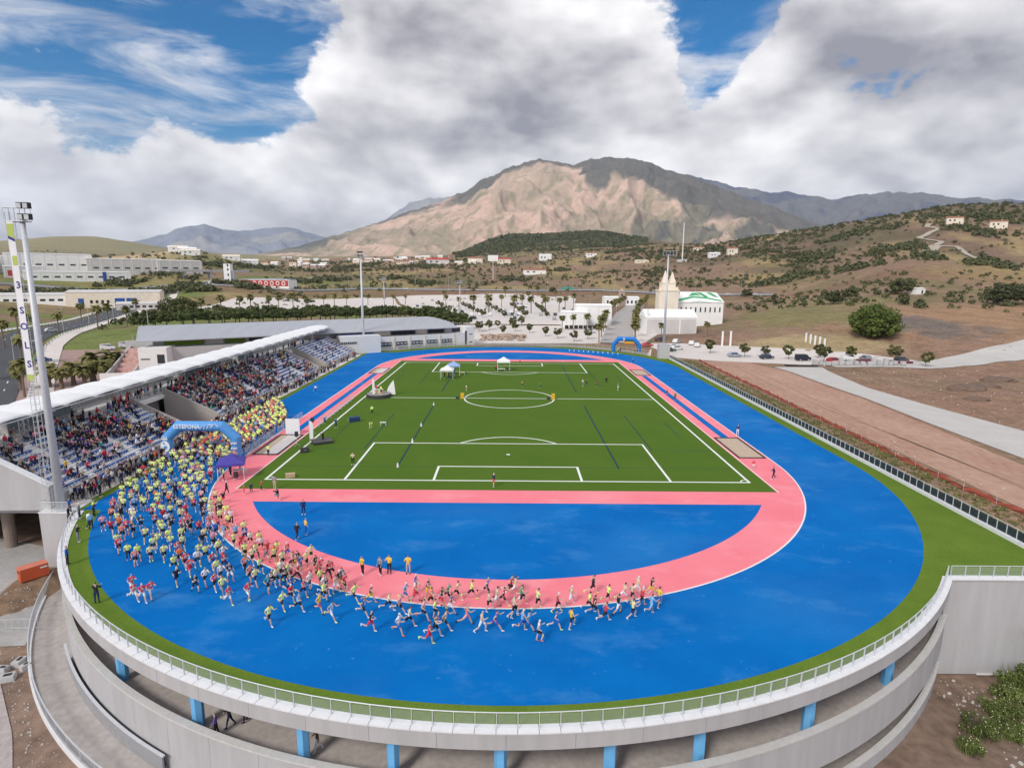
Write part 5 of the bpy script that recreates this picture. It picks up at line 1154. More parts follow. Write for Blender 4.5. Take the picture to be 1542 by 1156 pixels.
# ------------------------------------------------------------------ people around the field
def who(kind, k, shirt, pants, x, y, rz, label, z=.014, sleeve='long', legs='long', group=None, hair=None): person(kind, k, (shirt, pants, 'white' if rnd.random() < .4 else 'black', rnd.randrange(3), rnd.randrange(6) if hair is None else hair, sleeve, legs, False), (x, y, z), rz, label, group)
for k, (x, y, sh, lab) in enumerate(((-12.1, -73.7, 'yellow', 'photographer in yellow vest and black trousers pointing across the pink band'), (-10.6, -73.7, 'grey', 'woman in grey jacket with long brown hair on the inner edge of the pink band'), (-9.9, -73.4, 'yellow', 'person in yellow top standing beside the woman in grey'), (-8.3, -73.4, 'yellow', 'photographer in yellow jacket with black bag on the inner edge of the pink band'))):
    who('stand', (3, 1, 2, 2)[k], sh, ('black', 'black', 'black', 'beige')[k], x, y, PI*.8+.2*k, lab)
FIELD = [(-20.0, -66.9, 'black', 'black', 'stand', 4, 'cameraman in black crouching over the edge of the blue half circle'), (-19.5, -65.9, 'yellow', 'blue', 'stand', 1, 'helper in yellow top and blue trousers behind the cameraman'), (-21.4, -61.0, 'navy', 'navy', 'stand', 0, 'man in navy clothes standing in the corner of the blue half circle'),
 (-25.6, -57.1, 'black', 'grey', 'crouch', 0, 'person crouching on the pink strip below the corner flag line'), (-27.4, -53.4, 'grey', 'beige', 'stand', 1, 'person in grey jacket and beige trousers at the pitch corner'), (-32.1, -55.4, 'black', 'black', 'stand', 4, 'man in black walking on the pink corner'), (-34.7, -50.6, 'neon yellow', 'black', 'stand', 0, 'official in neon vest beside the purple gazebo'),
 (-34.6, -49.0, 'navy', 'navy', 'stand', 1, 'tall man in navy standing under the purple gazebo'), (-33.8, -48.0, 'blue', 'beige', 'stand', 0, 'man in blue shirt and shorts under the purple gazebo'), (-30.2, -55.2, 'red', 'red', 'stand', 0, 'child in red tracksuit on the pink strip beside the adult in navy'), (-29.6, -54.7, 'navy', 'black', 'stand', 1, 'adult in navy jacket between two children in red'), (-28.7, -54.0, 'red', 'navy', 'stand', 3, 'child in red top and navy trousers on the pink strip'),
 (-33.2, -40.7, 'neon yellow', 'black', 'stand', 0, 'official in neon vest standing at the end of the covered sand pit'), (-1.7, -52.2, 'navy', 'red', 'stand', 1, 'person in navy shirt and red shorts on the goal line'), (-20.6, -44.2, 'cream', 'black', 'stand', 2, 'person with raised arms inside the corner of the penalty area'), (33.3, -48.8, 'navy', 'black', 'stand', 4, 'walker in navy on the right pink corner'), (32.4, -44.8, 'red', 'white', 'stand', 1, 'child in red top and white shorts at the right edge of the pitch'),
 (-28.4, -25.0, 'blue', 'navy', 'stand', 1, 'man in blue jacket on the touchline behind the stage'), (-31.0, -22.6, 'blue', 'black', 'crouch', 0, 'man in blue jacket crouching by the steel barrier'), (-24.6, -15.5, 'neon yellow', 'black', 'stand', 4, 'official in neon vest walking on the grass past the blue table'), (-22.6, -25.6, 'neon yellow', 'beige', 'crouch', 0, 'person in neon top bending beside the small white table'),
 (-27.9, -33.4, 'black', 'black', 'stand', 3, 'announcer in black standing on the dark stage'), (2.9, 13.3, 'coral', 'black', 'stand', 4, 'child in coral top just beyond the centre circle'), (7.0, 11.9, 'green', 'black', 'stand', 4, 'child in green top just beyond the centre circle'), (16.8, 13.9, 'white', 'grey', 'stand', 2, 'person in white top bending on the right half of the pitch'), (17.8, 15.6, 'navy', 'black', 'stand', 0, 'child in navy beside the person in white on the pitch'), (19.8, 14.0, 'red', 'black', 'stand', 0, 'child in red and black in the right half of the pitch'),
 (22.7, 17.5, 'black', 'black', 'stand', 0, 'adult all in black on the right half of the pitch'), (24.0, 9.4, 'grey', 'white', 'stand', 1, 'person in grey top and white shorts near the right touchline'), (-9.4, 8.1, 'white', 'red', 'stand', 0, 'child in white shirt and red shorts near the yellow bin'), (2.9, 47.1, 'crimson', 'black', 'stand', 0, 'person in dark red by the far goal area'), (34.0, -.5, 'green', 'black', 'stand', 1, 'official in green vest on the right pink strip'), (33.0, 2.2, 'black', 'red', 'stand', 0, 'person in black and red on the right pink strip'),
 (36.7, -27.6, 'navy', 'white', 'stand', 2, 'person in navy top and white trousers beside the right sand pit'), (35.8, 51.5, 'grey', 'black', 'stand', 4, 'person in grey walking where the far bend meets the right straight'), (-41.1, -4.9+9, 'white', 'navy', 'run', 2, 'person in white top alone on the blue straight'), (-14.8, 22.8, 'black', 'black', 'stand', 0, 'person in black under the white gazebo on the pitch'), (-15.9, 23.6, 'red', 'black', 'stand', 1, 'person in red under the white gazebo on the pitch'), (-13.9, 29.0, 'green', 'navy', 'stand', 0, 'person in green under the blue and white gazebo'),
 (-3.6, 35.6, 'red', 'black', 'stand', 0, 'person in red beside the far white gazebo'), (-1.0, 36.6, 'white', 'navy', 'stand', 2, 'person in white under the far white gazebo'), (35.9, 76.4, 'neon yellow', 'black', 'stand', 0, 'steward in neon vest at the left leg of the far arch'), (36.8, 77.0, 'navy', 'navy', 'stand', 1, 'person in navy at the left leg of the far arch'), (41.3, 75.6, 'yellow', 'black', 'stand', 0, 'steward in yellow under the far arch'), (41.9, 74.6, 'crimson', 'black', 'stand', 1, 'person in dark red under the far arch')]
for x, y, sh, pa_, kd, k, lab in FIELD:
    child = 'child' in lab; o = person(kd, k, (sh, pa_, 'white', rnd.randrange(3), rnd.randrange(6), 'long', 'short' if 'shorts' in lab else 'long', False), (x, y, .02), rnd.uniform(0, 6.28), lab, None, .72 if child else 1.0)
o = bpy.data.objects
for x, y, sh, kd, k, lab in ((-27.5, 1.2, 'red', 'stand', 1, 'person in red vest standing on the round stage'), (-26.3, .0, 'neon yellow', 'stand', 0, 'person in neon vest standing on the round stage')): who(kd, k, sh, 'black', x, y, 2.5, lab, .78)
EDGE = [(-38.0, -72.2, 'blue', 'black', 0, -1.2, 'man in bright blue jacket and black trousers on the grass verge'), (-40.2, -67.8, 'black', 'grey', 2, -1.2, 'photographer in black jacket and grey trousers at the glass railing'), (-31.3, -78.3, 'black', 'navy', 2, .2, 'photographer in dark jacket and jeans on the grass verge'), (-41.4, -64.6, 'white', 'navy', 4, -.6, 'woman in white top and jeans bending over a child'), (-41.0, -64.9, 'light blue', 'navy', 0, 1.0, 'child in light blue jacket beside the woman in white'),
 (-43.0, -61.6, 'neon yellow', 'black', 2, -1.2, 'cameraman in neon vest with a tripod on the grass'), (-44.4, -63.2, 'black', 'black', 1, -1.2, 'spectator in black leaning by the railing corner'), (-43.9, -62.4, 'grey', 'navy', 0, -1.2, 'spectator in grey top by the railing corner'), (-46.0, -60.9, 'blue', 'navy', 1, -1.2, 'man in blue jacket next to the mast pier'), (-45.9, -56.3, 'black', 'black', 0, -1.4, 'man in black suit on the edge of the blue straight'), (-46.1, -52.2, 'navy', 'navy', 1, -1.4, 'man in navy coat on the walkway below the seats')]
for x, y, sh, pa_, k, rz, lab in EDGE: who('stand', k, sh, pa_, x, y, rz, lab, .004)
trp = thing('tripod', 'black camera tripod on the grass beside the cameraman', 'tripod', (-42.3, -62.4, .004))
MB().box((0, 0, 1.45), (.2, .3, .2)).build('camera_body', m_dark, trp); MB().cyl((0, 0, 1.0), (0, 0, 1.4), .03, n=6).build('column', m_dark, trp)
for a in range(3): MB().cyl((0, 0, 1.1), (.45*math.cos(a*2.09), .45*math.sin(a*2.09), .01), .018, n=5).build('leg', m_dark, trp)
for x, y, sh, pa_, k, lab in ((-18.5, -86.6, 'purple', 'black', 1, 'woman in purple coat with pale scarf on the lower ramp'), (-18.0, -85.8, 'black', 'navy', 4, 'person in black jacket beside the woman in purple on the lower ramp'), (-17.2, -85.3, 'navy', 'navy', 1, 'person in navy walking on the lower ramp'), (-11.6, -87.8, 'brown', 'white', 4, 'walker in brown jacket and white skirt on the lower ramp')): who('stand', k, sh, pa_, x, y, 1.9, lab, -4.345)
# ------------------------------------------------------------------ plants
def leaf_mat(name, c1, c2, rough=.75):
    m = bpy.data.materials.new(name); m.use_nodes = True; nt = m.node_tree; b = nt.nodes['Principled BSDF']; b.inputs['Roughness'].default_value = rough; b.inputs['Specular IOR Level'].default_value = .2
    oi = nt.nodes.new('ShaderNodeObjectInfo'); geo = nt.nodes.new('ShaderNodeNewGeometry'); n = nt.nodes.new('ShaderNodeTexNoise'); n.inputs['Scale'].default_value = .55; n.inputs['Detail'].default_value = 5
    nt.links.new(geo.outputs['Position'], n.inputs['Vector'])
    r = nt.nodes.new('ShaderNodeMapRange'); r.inputs[1].default_value = .34; r.inputs[2].default_value = .66; nt.links.new(n.outputs['Fac'], r.inputs[0])
    a = nt.nodes.new('ShaderNodeMath'); a.operation = 'MULTIPLY_ADD'; a.inputs[1].default_value = .45; nt.links.new(oi.outputs['Random'], a.inputs[0])
    bm_ = nt.nodes.new('ShaderNodeMath'); bm_.operation = 'MULTIPLY'; bm_.inputs[1].default_value = .6; nt.links.new(r.outputs[0], bm_.inputs[0]); nt.links.new(bm_.outputs[0], a.inputs[2])
    x = nt.nodes.new('ShaderNodeMix'); x.data_type = 'RGBA'; x.inputs[6].default_value = (*c1, 1); x.inputs[7].default_value = (*c2, 1); nt.links.new(a.outputs[0], x.inputs[0]); nt.links.new(x.outputs[2], b.inputs['Base Color'])
    return m
m_bark = mat('bark', (.12, .085, .06), .95, .25, 3, .3)
m_palmtrunk = mat('palm_trunk', (.20, .15, .11), .95, .25, 4, .3)
L_pine = leaf_mat('pine_needles', (.05, .072, .026), (.125, .15, .05)); L_olive = leaf_mat('olive_leaves', (.05, .065, .022), (.16, .16, .05)); L_green = leaf_mat('green_leaves', (.06, .095, .02), (.17, .20, .05))
L_dark = leaf_mat('dark_scrub', (.042, .055, .025), (.13, .135, .06)); L_street = leaf_mat('street_tree_leaves', (.06, .072, .028), (.17, .16, .065)); L_palm = leaf_mat('palm_fronds', (.09, .10, .03), (.24, .21, .075)); L_bush = leaf_mat('bush_leaves', (.07, .10, .025), (.19, .23, .07)); L_dry = leaf_mat('dry_grass', (.16, .13, .06), (.30, .25, .12)); L_weed = leaf_mat('weeds', (.08, .10, .03), (.24, .25, .09))
def leaves(R, clumps, per, size, squash=.8):
    """clumps: list of (centre, radius); returns arrays of quads"""
    V = []
    for c, r in clumps:
        n = per if isinstance(per, int) else max(6, int(per(r)))
        d = R.normal(size=(n, 3)); d /= np.linalg.norm(d, axis=1)[:, None]; rad = r*R.uniform(.55, 1.0, (n, 1)); p = np.array(c)+d*rad*np.array([1, 1, squash])
        t = np.cross(d+R.normal(size=(n, 3))*.6, R.normal(size=(n, 3))); t /= np.linalg.norm(t, axis=1)[:, None]; u = np.cross(t, d+R.normal(size=(n, 3))*.5); u /= np.linalg.norm(u, axis=1)[:, None]
        s = size*R.uniform(.6, 1.25, (n, 1)); V.append(np.stack([p-t*s*.5, p+u*s*.33, p+t*s*.5, p-u*s*.33], 1))
    return np.concatenate(V)
def leaf_mesh(name, Q, m):
    me = bpy.data.meshes.new(name); n = len(Q); me.vertices.add(n*4); me.vertices.foreach_set('co', Q.reshape(-1).astype(np.float32)); me.loops.add(n*4); me.loops.foreach_set('vertex_index', np.arange(n*4, dtype=np.int32))
    me.polygons.add(n); me.polygons.foreach_set('loop_start', np.arange(0, n*4, 4, dtype=np.int32)); me.polygons.foreach_set('loop_total', np.full(n, 4, np.int32)); me.update(); me.materials.append(m); return me
def tree_proto(seed, h, trunk_h, radii, nclump, per, size, lm, r0, flat_bottom=False, limbs=5):
    R = np.random.default_rng(seed); cz = trunk_h+radii[2]*.75; cl = []
    for i in range(nclump):
        d = R.normal(size=3); d /= np.linalg.norm(d); q = R.uniform(.55, .95)**.6
        c = np.array([d[0]*radii[0]*q, d[1]*radii[1]*q, cz+d[2]*radii[2]*q])
        if flat_bottom: c[2] = max(c[2], trunk_h+.3*radii[2])
        cl.append((c, min(radii)*R.uniform(.28, .48)))
    Q = leaves(R, cl, per, size); mb = MB(); top = (R.uniform(-.2, .2), R.uniform(-.2, .2), trunk_h)
    mb.tube([(0, 0, -.3), (top[0]*.5, top[1]*.5, trunk_h*.55), top], [r0, r0*.75, r0*.6], 7)
    for i in range(limbs):
        c = cl[i*len(cl)//limbs][0]; m_ = (np.array(top)+c)/2+np.array([0, 0, -.15*radii[2]]); mb.tube([top, tuple(m_), tuple(c)], [r0*.5, r0*.33, r0*.14], 5)
    return mb, leaf_mesh('crown', Q, lm)
class Tree:
    def __init__(s, name, mb, crown): s.name = name; s.crown = crown; o = mb.build('trunk', m_bark); s.trunk = o.data; bpy.data.objects.remove(o)
    def put(s, x, y, label, group=None, sc=1.0, z=None, cat='tree', rz=None):
        t = thing(s.name, label, cat, (x, y, gz(x, y) if z is None else z), rnd.uniform(0, 6.28) if rz is None else rz, group); t.scale = (sc,)*3 if not isinstance(sc, tuple) else sc
        part('trunk', s.trunk, t); part('crown', s.crown, t); return t
PINES = [Tree('pine_tree', *tree_proto(10+i, 7, 2.6, (3.6, 3.6, 2.0), 34, 44, .75, L_pine, .24, True, 6)) for i in range(3)]
BIG = Tree('broadleaf_tree', *tree_proto(31, 12, .4, (8.6, 7.5, 5.8), 110, 75, .95, L_green, .5, True, 9))
MID = [Tree('broadleaf_tree', *tree_proto(33+i, 7, 1.0, (4.2, 4.0, 2.9), 46, 46, .8, L_dark if i else L_green, .3, True, 6)) for i in range(2)]
STREET = [Tree('street_tree', *tree_proto(40+i, 4, 1.6, (1.35, 1.35, 1.2), 20, 60, .42, L_street if i else L_olive, .08, False, 4)) for i in range(2)]
SHRUB = [Tree('hillside_shrub', *tree_proto(50+i, 3, .3, (2.4, 2.2, 1.5), 16, 34, .7, (L_dark, L_olive, L_dark)[i], .12, True, 3)) for i in range(3)]
OLIVE = Tree('broadleaf_tree', *tree_proto(60, 9, 1.5, (5.5, 5, 3.8), 50, 50, .9, L_olive, .3, True, 6))
def palm_proto(seed, h, r, nf, fl, lm):
    R = np.random.default_rng(seed); mb = MB(); bend = R.uniform(-.25, .25, 2); pts = [(bend[0]*t*t, bend[1]*t*t, h*t) for t in np.linspace(0, 1, 5)]; pts[0] = (0, 0, -.3); mb.tube(pts, [r*1.25, r, r*.95, r*.9, r], 8); top = np.array(pts[-1]); F = []
    for i in range(nf):
        a = R.uniform(0, 2*PI); e = R.uniform(-.5, 1.25); L = fl*R.uniform(.8, 1.1); d = np.array([math.cos(a), math.sin(a), 0]); s = np.array([-math.sin(a), math.cos(a), 0]); prev = top.copy(); pw = .10*L; ang = e
        for k in range(5):
            nxt = prev+(d*math.cos(ang)+np.array([0, 0, math.sin(ang)]))*L/5; ang -= .34; w2 = L*(.20, .24, .21, .14, .02)[k]; dz = np.array([0, 0, -w2*.45])
            F.append([prev, prev+s*pw+np.array([0, 0, -pw*.45]), nxt+s*w2+dz, nxt]); F.append([prev, nxt, nxt-s*w2+dz, prev-s*pw+np.array([0, 0, -pw*.45])]); prev = nxt; pw = w2
    return mb, leaf_mesh('crown', np.array(F), lm)
class Palm(Tree):
    def __init__(s, *a): super().__init__(*a); s.trunk.materials.clear(); s.trunk.materials.append(m_palmtrunk)
PALM = [Palm('palm_tree', *palm_proto(70+i, 6.5, .20, 46, 2.3, L_palm)) for i in range(2)]
FATPALM = [Palm('palm_tree', *palm_proto(80+i, 5.2, .55, 46, 3.2, L_palm)) for i in range(2)]
# hedge of stone pines behind the sports hall
line = resample([(-152, 124), (-120, 137), (-84, 157), (-56, 168), (-38, 160), (-20, 134)], 30)
for i, (x, y) in enumerate(line):
    for k in range(2): PINES[(i+k) % 3].put(x+rnd.uniform(-1.2, 1.2)-k*2.5, y+k*5.5+rnd.uniform(-1, 1), 'stone pine in the dense row behind the sports hall', 'stone pines in the row behind the sports hall', rnd.uniform(.95, 1.2)*(1.06 if k else 1))
BIG.put(132.5, 96.5, 'very large round green tree on the bare slope beyond the car park', sc=1.02)
for x, y, s, lab in ((226.5, 229.8, 1.5, 'dark round tree beside the small white hut on the slope'), (247, 182, 1.8, 'broad dark tree on the earth slope'), (262, 186, 1.7, 'second broad dark tree joined to the one on the earth slope')): MID[1].put(x, y, lab, sc=s)
for x, y, s, lab in ((166, 189.2, 1.05, 'rounded shrubby tree on the slope left of the grey path'), (190.4, 217.9, .95, 'oval dark tree behind the rounded shrubby one'), (208.3, 411.9, 1.1, 'lone round tree beside the highway'), (43.1, 505, .85, 'lone round bush on the bank below the bus')): MID[1].put(x, y, lab, sc=s)
OLIVE.put(-161, 176, 'yellowish olive tree at the end of the pine row', sc=1.2); OLIVE.put(-176, 192, 'second yellowish tree behind the end of the pine row', sc=1.1)
for i, (x, y) in enumerate(((14, 117), (18.5, 112), (-5.4, 140), (-13, 128), (-9, 133), (2, 130), (8, 126), (1, 142), (-3, 121), (24, 104), (5, 148), (30, 110))): STREET[i % 2].put(x, y, 'small round street tree on the pale plaza', 'small street trees on the pale plaza', rnd.uniform(.9, 1.25))
for i, (x, y) in enumerate(((66, 75.5), (74, 66.5), (86, 62.5), (94, 57), (104, 60.5), (115, 56.5), (119, 48.5), (80.5, 66), (97, 66))): STREET[i % 2].put(x, y, 'small round tree among the parked cars', 'small trees among the parked cars', rnd.uniform(1.0, 1.4))
AV = resample([(33, 101), (43, 150), (61, 232), (85, 330)], 15); AV2 = resample([(46.5, 101), (56, 150), (76, 232), (102, 330)], 15)
for i in range(16):
    for q, P in enumerate((AV, AV2)): PALM[(i+q) % 2].put(P[i][0], P[i][1], 'palm tree lining the straight avenue beyond the far arch', 'palm trees lining the avenue', rnd.uniform(.95, 1.12))
for x, y in ((-158, 191), (-151, 197), (-146, 205), (-142, 216), (-140, 230), (-139, 246), (-137, 260), (-134, 276), (-132, 295), (-128, 315), (-123, 331), (-112, 350), (-98, 365), (-84, 380)): PALM[rnd.randrange(2)].put(x+rnd.uniform(-4, 4), y, 'palm tree along the edge of the left parking lot', 'palm trees along the left parking lot', rnd.uniform(1.1, 1.4))
for x, y in ((-23, 252), (-13, 236), (2, 228), (12, 232), (20, 226), (30, 252), (38, 300), (48, 340), (-7, 342), (-36, 298), (-50, 343), (25, 350), (8, 300), (-20, 380), (15, 400), (40, 420), (-60, 420), (-35, 440), (-5, 440), (25, 448), (52, 440)): PALM[rnd.randrange(2)].put(x, y, 'palm tree standing in the white parking lot', 'palm trees in the white parking lot', rnd.uniform(1.15, 1.5))
for x, y in ((27, 137), (33, 138), (39, 139), (22, 134), (59, 112), (78, 116)): PALM[rnd.randrange(2)].put(x, y, 'young palm tree in front of the white halls', 'young palm trees in front of the white halls', rnd.uniform(.75, .95))
for i, (x, y) in enumerate(((-118, 30), (-113, 33), (-108, 31), (-104, 34), (-101, 37), (-110, 38), (-116, 37), (-108, 43), (-103, 44))): FATPALM[i % 2].put(x-11, y+5, 'stout palm with thick brown trunk on the red plaza behind the stand', 'stout palms on the red plaza', rnd.uniform(.85, 1.1) if i < 7 else 1.35)
for x, y in ((-131, 26), (-139, 41), (-150, 60), (-141, 63), (-162, 82), (-178, 108), (-188, 138), (-198, 160), (-170, 118), (-183, 150), (-212, 190), (-225, 225)): PALM[rnd.randrange(2)].put(x+rnd.choice((-10, 10)), y, 'slender palm tree beside the asphalt road', 'slender palms beside the road', rnd.uniform(1.15, 1.4))
# shrubs one can tell apart on the slopes
ROADP = resample(ROADL, 60)
def scatter(n, fn, seed=1):
    out = []; R = np.random.default_rng(seed)
    while len(out) < n:
        th = R.uniform(-.78, .76); D = math.exp(R.uniform(math.log(230), math.log(1900))); x, y = OX+D*math.sin(th), OY+D*math.cos(th)
        if R.random() < fn(x, y, math.degrees(th), D): out.append((x, y, D))
    return out
def dens(x, y, th, D):
    if abs(y-float(hwy_y(x))) < 16: return 0
    n = float(fbm(np.array(x/90.), np.array(y/90.), 3, 88)); d = .12
    if th > 6 and D > 640: d = .55 if n > .57 else .07
    if th > 12 and D > 760: d = 1.0 if n > .57 else .10
    if th < -14: d = .40 if n > .54 else .04
    if -14 <= th <= 6: d = .30 if n > .55 else .08
    if D > 1000 and -20 < th < 8: d *= 2.2
    if D < 640 and -18 < th < 22: d *= .12 if D > 560 else 0.0
    if th > 20 and D < 420: d = .10
    for (cx, cy, r) in ((340, 860, 110), (420, 900, 120), (250, 960, 90), (620, 760, 120), (730, 700, 110)):
        if (x-cx)**2+(y-cy)**2 < r*r: d = max(d, .95)
    if x > 50 and D < 330: d = 0
    if x < -60 and D < 330: d = .05 if x < -165 else 0
    if x < 0 and D < 700 and min((x-q[0])**2+(y-q[1])**2 for q in ROADP) < 400: d = 0
    return d
big = scatter(120, lambda x, y, th, D: dens(x, y, th, D)*(D < 1250), 3)
for x, y, D in big: SHRUB[rnd.randrange(3)].put(x, y, 'scattered dark shrub on the dry slopes behind the stadium', 'shrubs on the dry slopes', rnd.uniform(.9, 1.9), cat='shrub')
def scrub_mesh(name, pts, smin, smax, nl, m, seed, label):
    R = np.random.default_rng(seed); Q = []
    for x, y, D in pts:
        s = R.uniform(smin, smax)*(1+.35*(D > 1000)); z = gz(x, y); n = nl
        d = R.normal(size=(n, 3)); d[:, 2] = abs(d[:, 2]); d /= np.linalg.norm(d, axis=1)[:, None]; p = np.array([x, y, z+s*.25])+d*s*np.array([1, 1, 1.0])*R.uniform(.55, 1, (n, 1))
        t = R.normal(size=(n, 3)); t /= np.linalg.norm(t, axis=1)[:, None]; u = np.cross(t, d+.3*R.normal(size=(n, 3))); u /= np.linalg.norm(u, axis=1)[:, None]; l = s*R.uniform(.5, .9, (n, 1)); Q.append(np.stack([p-t*l*.5, p+u*l*.4, p+t*l*.5, p-u*l*.4], 1))
    o = bpy.data.objects.new(name, leaf_mesh(name, np.concatenate(Q), m)); COL.objects.link(o); return stuff(o, label, 'scrub')
scrub_mesh('scrub', scatter(5000, dens, 4), 1.1, 2.9, 26, L_dark, 1, 'dark scrub and woodland covering the far slopes')
scrub_mesh('scrub', scatter(2600, lambda x, y, th, D: .5*dens(x, y, th, D)+.05*(D > 560), 6), .7, 1.8, 18, L_olive, 2, 'olive green low scrub covering the far slopes')
RF = np.random.default_rng(77); fp = []
while len(fp) < 2300:
    th, D = math.radians(RF.uniform(-5.5, 12.5)), RF.uniform(1750, 2650); x, y = OX+D*math.sin(th), OY+D*math.cos(th)
    if RF.random() < .35+1.3*float(sstep(.42, .58, fbm(np.array(x/210.), np.array(y/210.), 3, 19))): fp.append((x, y, D))
scrub_mesh('forest', fp, 3.2, 6.6, 18, L_dark, 3, 'dark forest covering the round hill below the mountain')
WOODS = [(350.5, 1033.4, 18.8), (369.4, 977.8, 18.0), (357.4, 847.8, 16.1), (363.7, 760.3, 14.8), (364.3, 676.5, 13.6), (360.4, 614.7, 12.7), (374.4, 611.4, 12.8), (279.7, 999.2, 18.0), (254.5, 1113.6, 19.6), (215.7, 1120.9, 19.6), (419.1, 556.6, 12.4), (441.4, 557.6, 12.6), (409.2, 476.3, 11.2), (583.2, 701.3, 15.7), (610.9, 691.1, 15.8), (629.9, 681.6, 15.9), (661.1, 688.3, 16.2), (550.4, 629.6, 14.5), (561.9, 611.8, 14.4), (500.7, 708.3, 15.1), (472.3, 720.3, 15.0), (450.0, 728.2, 14.9), (431.0, 435.7, 10.9), (462.0, 451.5, 11.4), (-108.2, 1301.4, 22.2), (-304.1, 1209.8, 21.2), (-307.4, 1106.6, 19.7), (-324.6, 1071.1, 19.2), (-415.9, 1196.5, 21.5), (-475.6, 1223.7, 22.2), (-180.9, 987.1, 17.5), (-356.5, 364.5, 9.4), (-341.3, 357.9, 9.1), (-347.8, 382.6, 9.5), (-344.3, 321.4, 8.7), (-336.9, 324.3, 8.7), (-440.9, 608.5, 13.3), (-412.0, 579.3, 12.6), (-378.9, 547.5, 11.9), (-370.9, 464.0, 10.8), (-309.3, 387.6, 9.3), (-437.9, 773.5, 15.5), (-413.9, 763.2, 15.2), (-407.3, 814.3, 15.9), (-396.6, 850.1, 16.3), (-273.8, 468.4, 10.1), (-245.7, 447.7, 9.6), (-253.7, 523.6, 10.8), (-290.3, 420.7, 9.6), (-157.2, 679.6, 12.7), (0.4, 704.8, 12.8), (73.2, 833.4, 14.9), (-102.9, 604.4, 11.4), (304.1, 510.9, 10.9), (330.0, 460.4, 10.4), (271.3, 513.6, 10.7), (-318.5, 261.0, 7.7), (-279.7, 370.1, 8.8), (-258.6, 381.6, 8.8), (-238.7, 584.0, 11.6), (-220.8, 628.0, 12.1)]
RW = np.random.default_rng(55); wpts = []
for cx, cy, r in WOODS:
    for _ in range(26): wpts.append((cx+RW.normal()*r*.75, cy+RW.normal()*r*.9, 500.))
scrub_mesh('woodland', wpts, 2.2, 4.4, 44, L_dark, 9, 'dark woods and tree groups scattered behind the stadium')
for i in range(5):
    for j in range(6):
        x, y = -22-(j*31+16)*.2+i*(11+j*1.6), 190+j*31; STREET[(i+j) % 2].put(x, y, 'small round tree in the rows of the white parking lot', 'small trees in the white parking lot', rnd.uniform(.9, 1.3))
# weeds between the railing and the orange net
wp_ = [(rnd.uniform(49.8, 55.0), rnd.uniform(-72, 58)) for _ in range(900)]; R = np.random.default_rng(12)
Q = leaves(R, [((x, y, gz(x, y)+.12), R.uniform(.15, .5)) for x, y in wp_], 14, .26, .6); o = bpy.data.objects.new('weeds', leaf_mesh('weeds', Q, L_weed)); COL.objects.link(o); stuff(o, 'dry weeds growing between the dark railing and the orange net', 'weeds')
Q = leaves(R, [((x, y, gz(x, y)+.05), R.uniform(.15, .5)) for x, y in [(rnd.uniform(49.8, 55.2), rnd.uniform(-72, 58)) for _ in range(700)]], 12, .3, .4); o = bpy.data.objects.new('dry_grass', leaf_mesh('dry_grass', Q, L_dry)); COL.objects.link(o); stuff(o, 'straw coloured dry grass along the orange net', 'grass')
# flowering bushes at the foot of the retaining wall
m_flower = mat('white_flowers', (.74, .72, .45), .8, .1, 3)
for i, (x, y, s) in enumerate(((43.6, -75.2, 1.5), (41.6, -76.6, 1.3), (39.2, -78.6, 1.25), (36.2, -80.6, 1.1), (44.6, -77.2, 1.6), (42.4, -78.8, 1.4), (34.0, -82.2, .9), (46.5, -75.0, 1.7), (38.5, -80.8, 1.1), (46.5, -78.5, 1.6))):
    R = np.random.default_rng(200+i); cl = [((R.normal()*s*.5, R.normal()*s*.4, s*R.uniform(.2, .8)), s*R.uniform(.3, .5)) for _ in range(12)]
    t = thing('flowering_bush', ('dark green' if i in (0, 7) else 'pale green')+' bush dotted with small white flowers below the grey wall', 'bush', (x, y, gz(x, y)), 0, 'flowering bushes below the grey wall')
    if i in (0, 7): t['group'] = 'dark flowering bushes below the grey wall'
    bl2 = []
    for _ in range(150):
        a_, r_, h_ = R.uniform(0, 6.28), s*R.uniform(0, 1.0), s*R.uniform(.5, 1.25); b_ = np.array([r_*math.cos(a_), r_*math.sin(a_), 0]); t_ = b_*1.15+np.array([R.normal()*.15, R.normal()*.15, h_]); w_ = np.array([-math.sin(a_+.7), math.cos(a_+.7), 0])*.025
        bl2.append([b_-w_, b_+w_, (b_+t_)/2+w_*1.4+np.array([0, 0, .1]), t_])
    o = bpy.data.objects.new('foliage', leaf_mesh('foliage', np.concatenate([leaves(R, cl, 120, .14*s), np.array(bl2)]), L_green if i in (0, 7, 4) else L_bush)); COL.objects.link(o); o.parent = t
    fl_ = MB()
    for c, r in cl:
        for _ in range(2): d = R.normal(size=3); d[2] = abs(d[2])+.3; d /= np.linalg.norm(d); p = np.array(c)+d*r*1.02; fl_.box(tuple(p), (.05, .05, .04), R.uniform(0, 3))
    stuff(fl_.build('flowers', m_flower, t)); MB().cyl((0, 0, -.1), (0, 0, s*.5), .05, .03, 5).build('stem', m_bark, t)
